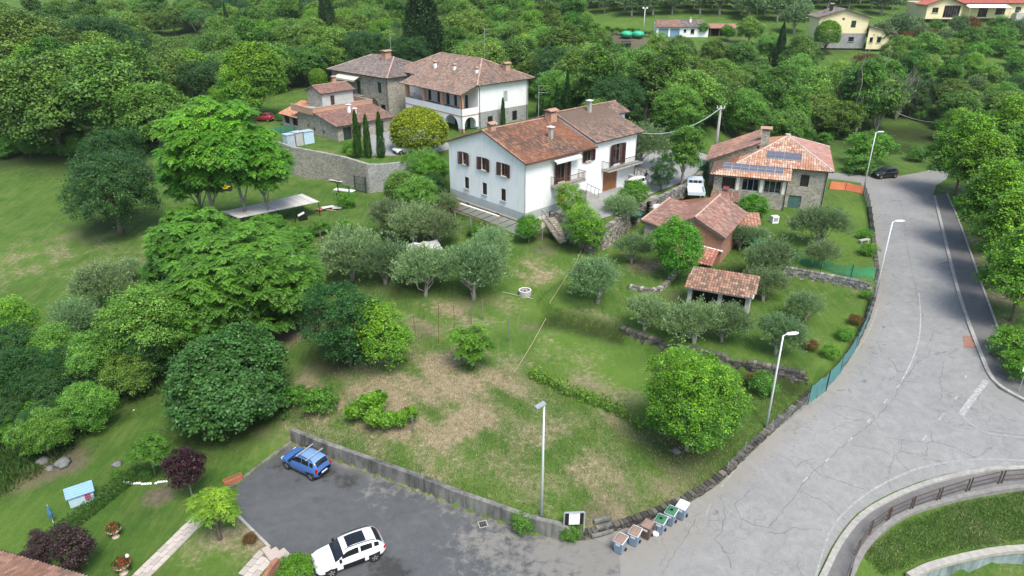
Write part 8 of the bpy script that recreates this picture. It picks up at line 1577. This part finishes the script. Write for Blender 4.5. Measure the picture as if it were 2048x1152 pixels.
t=thing('timber_beam','long pale timber beam lying beside the barn','beam',G(1272,428),0); mb=MB(); mb.bar((-.6,0,.5),(1.9,-.1,.55),.16,.16); mb.build('beam','woodpale',t); mb=MB(); mb.box(-.4,-.2,-.15,.15,-.2,.42); mb.build('trestle','wood',t)
M['tarpgreen']=plain('dark_green_tarp',(.02,.07,.06),.5,.25,3,bmp=.05); lump('tarp_heap','dark green tarpaulin heap beside the barn','tarpaulin',G(1262,440),1.3,'tarpgreen',4,.5)
t=thing('stone_bench','concrete bench slab on the lawn by the road net','bench',G(1727,486),.4); mb=MB(); mb.box(-.7,.7,-.2,.2,.3,.42); mb.build('seat','concrete',t)
for x in(-.5,.5): mb=MB(); mb.box(x-.08,x+.08,-.17,.17,-.1,.298); mb.build('leg','concrete',t)
t=thing('white_appliance','white boxes dumped at the corner of the stone house','appliance',G(1548,446),.2); mb=MB(); mb.box(-.4,.4,-.3,.3,0,.85); mb.build('body','paintwhite',t); mb=MB(); mb.box(-.25,.25,-.32,-.302,.3,.7); mb.build('door','galv',t)
for u,v,r,lb in((1583,448,.45,'rubble heap below the teal door'),(1595,452,.35,'smaller rubble heap below the teal door'),(1535,474,.35,'stone heap by the small olives')): lump('rubble_heap',lb,'rubble',G(u,v)+Vector((0,0,-.1)),r,'stone',int(u),.5)
t=thing('plastic_crate','red plastic crate on the loggia sill of the stone house','crate',loc2w(SH,(-12.0+.5,-1.62,2.42)),SH.rotation_euler[2]); mb=MB(); mb.box(-.35,.35,-.1,.2,0,.38); mb.build('crate','redtarp',t); mb=MB(); mb.box(-.3,.3,-.05,.15,.385,.4); mb.build('inside','dark',t)
# ------------------------------------------------------------------ FAR BUILDINGS
t=thing('gabled_house','yellow gabled house with grey stone base on the far slope','house',G(1662,100)+Vector((2.0,0,1.8)),math.radians(-6)); w=12.2; hd_=9; e=6.2; rr=8.0; mb=MB(); wallpanel(mb,(-w/2,0),(w/2,0),2.2,e,[(8.0,9.2,3.6,5.3),(5.6,6.2,5.4,5.9)]); wallpanel(mb,(-w/2,0),(w/2,0),-1.5,2.2,[(8.0,9.4,.2,1.3)],mi=1); mb.poly([(-w/2,0,e),(w/2,0,e),(0,0,rr)])
wallpanel(mb,(w/2,0),(w/2,hd_),-1.5,e); wallpanel(mb,(w/2,hd_),(-w/2,hd_),-1.5,e); wallpanel(mb,(-w/2,hd_),(-w/2,0),-1.5,e); mb.build('wall',['cream','stonegrey'],t); closed_shutter(t,(-w/2,0),(w/2,0),8.0,9.2,3.6,5.3); window(t,(-w/2,0),(w/2,0),8.0,9.4,.2,1.3,'iron'); closed_shutter(t,(-w/2,0),(w/2,0),5.6,6.2,5.4,5.9,'shutter',leafs=1)
R=roofplane(t,[(w/2+.8,-.7,e-.25),(w/2+.8,hd_+.5,e-.25),(0,hd_+.5,rr+.1),(0,-.7,rr+.1)],TILE_GREY,w=.4,row=.6); roofplane(t,[(-w/2-.8,hd_+.5,e-.25),(-w/2-.8,-.7,e-.25),(0,-.7,rr+.1),(0,hd_+.5,rr+.1)],TILE_GREY,w=.4,row=.6); chimney(R,-2.5,4,rr-1,rr+.8,.7,'iron')
mb=MB(); wallpanel(mb,(w/2,-1.5),(w/2+6.2,-1.5),-1.5,2.6,[(.6,1.4,.2,1.4),(2.4,3.4,.2,1.4)]); mb.poly([(w/2,-1.5,2.6),(w/2+6.2,-1.5,2.6),(w/2,-1.5,3.9)]); wallpanel(mb,(w/2+6.2,-1.5),(w/2+6.2,5),-1.5,2.6); mb.build('side_wing','cream',t); 
for a,b in((.6,1.4),(2.4,3.4)): window(t,(w/2,-1.5),(w/2+6.2,-1.5),a,b,.2,1.4,'iron')
roofplane(t,[(w/2+7.2,-2,2.4),(w/2+7.2,5.4,2.4),(w/2-.02,5.4,4.1),(w/2-.02,-2,4.1)],TILE_GREY,w=.4,row=.6)
t=thing('red_roof_farmhouse','long yellow farmhouse with bright red roof at the top right','house',G(1824,46)+Vector((3.5,0,1.6)),math.radians(-3),sc=(1.1,1.1,1.15)); mb=MB(); w1=9.0; wallpanel(mb,(0,0),(w1,0),-.5,3.1,[(1.4,3.0,1.0,2.2),(4.4,8.6,-.2,2.7)]); mb.poly([(0,0,3.1),(w1,0,3.1),(w1/2,0,4.6)]); wallpanel(mb,(w1,-0),(w1,3),-.5,3.1); wallpanel(mb,(w1,3),(30,3),-.5,3.3,[(6,8.4,-.2,2.1),(10.5,13,.4,2.0),(16,17,1.4,2.2),(22.5 -1.5,23-1,-.2,2.2)][:3]); wallpanel(mb,(30,3),(30,12),-.5,3.3); wallpanel(mb,(30,12),(0,12),-.5,3.3); wallpanel(mb,(0,12),(0,0),-.5,3.1); mb.build('wall','cream',t)
window(t,(0,0),(w1,0),1.4,3.0,1.0,2.2,'wood'); window(t,(0,0),(w1,0),4.4,8.6,-.2,2.7,'wood',cols=6,sill=None); window(t,(w1,3),(30,3),10.5,13,.4,2.0,'iron'); window(t,(w1,3),(30,3),6,8.4,-.2,2.1,'iron',cols=3,sill=None); window(t,(w1,3),(30,3),16,17,1.4,2.2,'wood')
for x in(24.5,27.5): door(t,(w1,3),(30,3),x-w1,x-w1+1.1,0,2.3,'greenshut',k=-.04)
R=roofplane(t,[(-1,-.9,2.85),(-1,6,2.85),(w1/2,6,4.8),(w1/2,-.9,4.8)][::1],TILE_RED,w=.4,row=.6); roofplane(t,[(w1+.7,6,2.9),(w1+.7,-.9,2.9),(w1/2,-.9,4.8),(w1/2,6,4.8)],TILE_RED,w=.4,row=.6); roofplane(t,[(w1-.3,2.2,3.15),(31.5,2.2,3.15),(29,8,5.2),(w1/2,8,5.2)],TILE_RED,w=.4,row=.6)
mb=MB(); mb.mesh([(w1+1.5,-.4,2.3),(21.5,-.4,2.3),(21.5,2.9,3.0),(w1+1.5,2.9,3.0),(w1+1.5,-.4,2.2),(21.5,-.4,2.2)],[(0,1,2,3),(4,5,1,0)]); mb.build('awning','paintwhite',t)
for x in(w1+2,21.3): mb=MB(); mb.bar((x,-.3,-.5),(x,-.3,2.25),.1); mb.build('awning_post','galv',t)
mb=MB(); mb.box(24,30,1.0,2.8,-1,.9); mb.build('terrace','greyplaster',t)
p=G(1312,72); q=G(1412,72); t=thing('farm_shed','long white farm shed with blue doors below the olive grove','shed',p+Vector((0,0,0)),-.02,sc=(.84,)*3); w=17.0; mb=MB(); wallpanel(mb,(0,0),(w,0),-.5,2.9,[(.8,3.9,-.3,2.3),(4.5,7.6,-.3,2.3),(8.9,9.8,1.2,2.0),(11.2,12.4,.7,2.1)]); wallpanel(mb,(w,0),(w,5),-.5,2.9); wallpanel(mb,(w,5),(0,5),-.5,3.9); wallpanel(mb,(0,5),(0,0),-.5,2.9); mb.build('wall','white_wall',t); M['doorblue']=plain('dusty_blue_door',(.16,.28,.42),.7,.15,3)
door(t,(0,0),(w,0),.8,3.9,-.3,2.3,'doorblue',planks=6); door(t,(0,0),(w,0),4.5,7.6,-.3,2.3,'doorblue',planks=6); window(t,(0,0),(w,0),8.9,9.8,1.2,2.0,'iron'); window(t,(0,0),(w,0),11.2,12.4,.7,2.1,'iron')
roofplane(t,[(-.4,-.7,2.8),(7.9,-.7,2.8),(7.9,5.3,4.6),(.6,5.3,4.6)],TILE_PINK,w=.4,row=.6); R=roofplane(t,[(7.9,-.7,2.8),(w+.3,-.7,2.8),(w-.6,5.3,4.6),(7.9,5.3,4.6)],TILE_GREY,w=.4,row=.6); chimney(R,11.5,3.2,3.9,5.0,.6,'white_wall')
t=thing('open_barn','open rust-roofed barn right of the long white shed','barn',p+Vector((14.8,0,0)),-.02,sc=(.8,)*3); roofplane(t,[(-.3,-.6,2.5),(10,-.6,2.5),(9.6,5,3.6),(.2,5,3.6)],[(.33,.17,.12),(.38,.2,.14)],w=.5,row=1.2,hgt=.04)
for x in(0.1,3.2,6.4,9.5): mb=MB(); mb.bar((x,0,-.5),(x,0,2.5),.16); mb.build('post','wood',t)
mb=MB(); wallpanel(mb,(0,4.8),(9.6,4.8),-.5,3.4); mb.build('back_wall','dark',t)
M['tarpbright']=plain('bright_green_tarp',(.03,.38,.22),.45,.2,2,bmp=.06)
t=thing('tarp_tank','bright green tarpaulin over a tank near the floodlight pole','tarpaulin',G(1264,76),0)
for x in(-1.6,1.5): 
    o=lump('tarp','x','x',Vector((x,0,0)),1.7,'tarpbright',int(x*10),.55); del o['label']; del o['category']; o.parent=t
mb=MB(); mb.tube([(-1.2,0,.6),(1.2,0,.6)],.7,10); o=tag(mb.build('hay_roll','iron',None,False,G(1252,92)),'dark roll lying on the bare soil','roll')
t=thing('villa_gate_wall','x','wall',G(0,0)) if False else None
mb=MB(); hw=mb
p=G(590,120); t=thing('hidden_cottage','pale cottage with brown roof half hidden in the wood','house',p,.35); mb=MB(); wallpanel(mb,(-4,0),(4,0),-2,3); wallpanel(mb,(4,0),(4,6),-2,3); wallpanel(mb,(-4,6),(-4,0),-2,3); wallpanel(mb,(4,6),(-4,6),-2,3); mb.build('wall','cream2',t); roofplane(t,[(-4.5,-.5,2.9),(4.5,-.5,2.9),(4.5,3,4.4),(-4.5,3,4.4)],TILE_GREY,w=.4); roofplane(t,[(4.5,6.5,2.9),(-4.5,6.5,2.9),(-4.5,3,4.4),(4.5,3,4.4)],TILE_GREY,w=.4)
# lean-to store of the annex: blue grey cupboards
t=thing('blue_hut','patched blue-grey sheet metal hut in front of the annex','shed',G(606,290),math.radians(46)+math.pi/2*0); M['huttin']=plain('blue_grey_sheet',(.38,.46,.52),.5,.15,2)
for k,(x,w,h,m) in enumerate(((-2.6,1.3,1.9,'huttin'),(-1.1,1.2,2.0,'greyplaster'),(.3,1.7,1.9,'plwhite'))):
    mb=MB(); mb.box(x,x+w,-.1,1.2,-.4,h); mb.build('hut_box',m,t); mb=MB(); mb.box(x-.06,x+w+.06,-.2,1.3,h,h+.06); mb.build('hut_roof','huttin',t)
# person in the yard
def person(p,rz,label):
    t=thing('person',label,'person',p,rz); V=[(0,0,.95),(0,0,1.15),(0,0,1.38),(0,0,1.5),(0,0.01,1.62),(.2,0,1.4),(.27,-.05,1.15),(.2,-.22,1.2),(-.2,0,1.4),(-.27,-.05,1.15),(-.2,-.22,1.2),(.1,0,.9),(.11,-.02,.5),(.11,.02,.08),(.11,-.14,.04),(-.1,0,.9),(-.11,.03,.5),(-.11,.04,.08),(-.11,-.12,.04)]
    E_=[(0,1),(1,2),(2,3),(3,4),(2,5),(5,6),(6,7),(2,8),(8,9),(9,10),(0,11),(11,12),(12,13),(13,14),(0,15),(15,16),(16,17),(17,18)]; R_=[.15,.14,.16,.06,.105,.06,.045,.035,.06,.045,.035,.10,.065,.045,.04,.10,.065,.045,.04]
    me=bpy.data.meshes.new('person_body'); me.from_pydata(V,E_,[]); o=link(me,'body',t); sk=o.modifiers.new('s','SKIN'); 
    lay=me.skin_vertices[0] if len(me.skin_vertices) else None
    if lay is None:
        import bmesh
        bm=bmesh.new(); bm.from_mesh(me); bm.verts.layers.skin.verify(); bm.to_mesh(me); bm.free(); lay=me.skin_vertices[0]
    for i,r in enumerate(R_): lay.data[i].radius=(r,r*.8)
    lay.data[0].use_root=True; ss=o.modifiers.new('u','SUBSURF'); ss.levels=2; ss.render_levels=2
    m,nt,b=nodemat('person_clothes'); c=N(nt,'TexCoord'); sx=N(nt,'SeparateXYZ'); nt.links.new(c.outputs['Object'],sx.inputs[0]); nt.links.new(ramp(nt,mth(nt,'DIVIDE',sx.outputs[2],1.8),[(0,(.03,.03,.03)),(.05,(.30,.32,.34)),(.52,(.30,.32,.34)),(.53,(.03,.035,.05)),(.83,(.03,.035,.05)),(.84,(.38,.24,.17))]),b.inputs['Base Color']); nt.nodes[-1]
    for n_ in nt.nodes:
        if n_.type=='VALTORGB': n_.color_ramp.interpolation='CONSTANT'
    b.inputs['Roughness'].default_value=.8; me.materials.append(m)
    mb=MB(); mb.tube([(0,.015,1.58),(0,.015,1.66),(0,.015,1.72),(0,.015,1.745)],[.102,.112,.085,.03],12); mb.build('hair','black',t,True); return t
p=P(1291,368,7.12); person(p,.3,'person in dark top and grey trousers standing in the yard')
# ------------------------------------------------------------------ ROUGH GRASS
def tufts(name,label,polys,n,hmin,hmax,seed,cols,spread=.12,blades=5,w=.03):
    global rng; rng=np.random.default_rng(seed); P_=[np.array([[q.x,q.y] for q in poly]) for poly in polys]; allp=np.vstack(P_); x0,y0=allp.min(0); x1,y1=allp.max(0); X=rng.uniform(x0,x1,n*4); Y=rng.uniform(y0,y1,n*4); k=np.zeros(len(X),bool)
    for poly in polys: k|=inside(X,Y,poly)
    k&=~inside(X,Y,ROAD); k&=~inside(X,Y,LOT); X=X[k][:n];Y=Y[k][:n]; dm,di,dk,lu=masks(X,Y); Z=zterrain(X,Y); m=len(X); i=np.repeat(np.arange(m),blades); nb=len(i)
    b=np.stack([X[i]+rng.normal(0,spread,nb),Y[i]+rng.normal(0,spread,nb),Z[i]-.02],1); h=rng.uniform(hmin,hmax,m)[i]*rng.uniform(.6,1.1,nb); a=rng.uniform(0,6.283,nb); lean=rng.uniform(.2,.9,nb)
    tip=b+np.stack([np.cos(a)*lean*h,np.sin(a)*lean*h,h],1); q=rng.uniform(0,6.283,nb); s=np.stack([np.cos(q),np.sin(q),np.zeros(nb)],1)*w*rng.uniform(.6,1.4,(nb,1)); V=np.stack([b-s,b+s,tip],1).reshape(-1,3)
    c0,c1=np.array(cols[0]),np.array(cols[1]); dry=np.clip(dm[i]*1.1+rng.normal(0,.25,nb),0,1)[:,None]; C=(c0*(1-dry)+c1*dry)*rng.uniform(.6,1.35,(nb,1)); me=arrmesh(name,V,None,C,M['leaf_fix'],n=3); return tag(link(me,name),label,'grass',kind='stuff')
FIELD=[P(590,880,1.1),P(850,980,1.1),P(1080,1052,1.1),P(1230,1035,.8),P(1370,1000,.9),P(1530,865,2.2),P(1620,785,2.9),P(1500,770,2.8),P(1290,875,2),P(1060,755,2.4),P(950,720,2.6),P(850,660,2.8),P(780,700,2.6),P(620,760,1.8),P(560,830,1)]
tufts('rough_grass','uneven dry and green grass tufts of the unmown field',[FIELD],15000,.05,.19,1,((.11,.21,.035),(.50,.43,.28)),.2,6,.022)
LEFT=[P(-40,690,-.5),P(330,690,.3),P(340,780,0),P(250,800,0),P(60,960,-.5),P(-40,1010,-.6)]
tufts('rough_grass','tall weeds under the trees at the left garden edge',[LEFT],6000,.2,.6,2,((.045,.12,.02),(.2,.2,.08)),.2,6,.05)
BK=[P(1720,1110,-.1),P(1800,1045,0),P(1900,1000,.6),P(2060,975,1),P(2060,1072,-.6),P(1930,1088,-.7),P(1840,1118,-.8),P(1760,1165,-.9)]
tufts('rough_grass','rough grass on the bank inside the curved railing',[BK],6000,.06,.2,3,((.10,.22,.035),(.40,.36,.22)),.14,6,.024)
EDGE=off_line(WALL[2:26],-.55); EDG2=off_line(WALL[2:26],.05)
tufts('rough_grass','weeds along the foot of the roadside walls',[EDGE+EDG2[::-1]],900,.08,.3,4,((.09,.15,.035),(.42,.36,.22)),.2,7,.025)
GRN=[P(1100,650,2.6),P(1240,680,2.6),P(1600,775,2.9),P(1740,600,3.6),P(1735,450,4),P(1560,470,4.3),P(1400,560,4),P(1200,520,4.2),P(900,480,4.2),P(640,430,3.4),P(620,600,2.4),P(820,640,2.7)]
tufts('meadow_grass','short green grass of the olive terraces',[GRN],12000,.04,.12,5,((.12,.24,.04),(.42,.38,.22)),.2,5,.022)
LAWN=[P(20,1000,-.4),P(280,800,0),P(560,880,.2),P(440,990,0),P(240,1160,0),P(60,1160,-.4)]
tufts('lawn_grass','short mown lawn grass of the lower garden',[LAWN],11000,.03,.07,6,((.085,.21,.03),(.3,.3,.12)),.2,5,.018)

# ------------------------------------------------------------------ each label names one thing: tell look-alikes apart by their order in the photograph
ORD=['leftmost','second from left','third from left','fourth from left','fifth from left','sixth from left','seventh from left','eighth from left','ninth from left','tenth from left','eleventh from left','twelfth from left','13th from left','14th from left','15th from left','16th from left','17th from left','18th from left','19th from left','20th from left']
_by={}
for o in bpy.data.objects:
    if o.parent is None and 'label' in o and 'category' in o: _by.setdefault(o['label'],[]).append(o)
for lb,os_ in _by.items():
    n=len(os_)
    if n<2 or n>60: continue
    def su(o): p=o.location; return p.x/max(1.,(p.y*_C+(CAM_H-p.z)*_S))
    os_.sort(key=su)
    for i,o in enumerate(os_):
        w=ORD[i] if i<min(20,n) else '%dth from left'%(i+1)
        if i==n-1 and n>1: w='rightmost'
        o['label']=lb+', '+w

# ------------------------------------------------------------------ the air over the valley
hm=bpy.data.materials.new('thin_haze'); hm.use_nodes=True; nt=hm.node_tree; nt.nodes.remove(nt.nodes['Principled BSDF']); v=nt.nodes.new('ShaderNodeVolumePrincipled'); v.inputs['Color'].default_value=(.80,.90,.96,1); v.inputs['Density'].default_value=.00012; v.inputs['Anisotropy'].default_value=.2
nt.links.new(v.outputs[0],nt.nodes['Material Output'].inputs['Volume']); mb=MB(); mb.box(-440,440,-80,720,-9,75); tag(mb.build('haze',hm),'thin pale haze over the whole scene',kind='stuff')
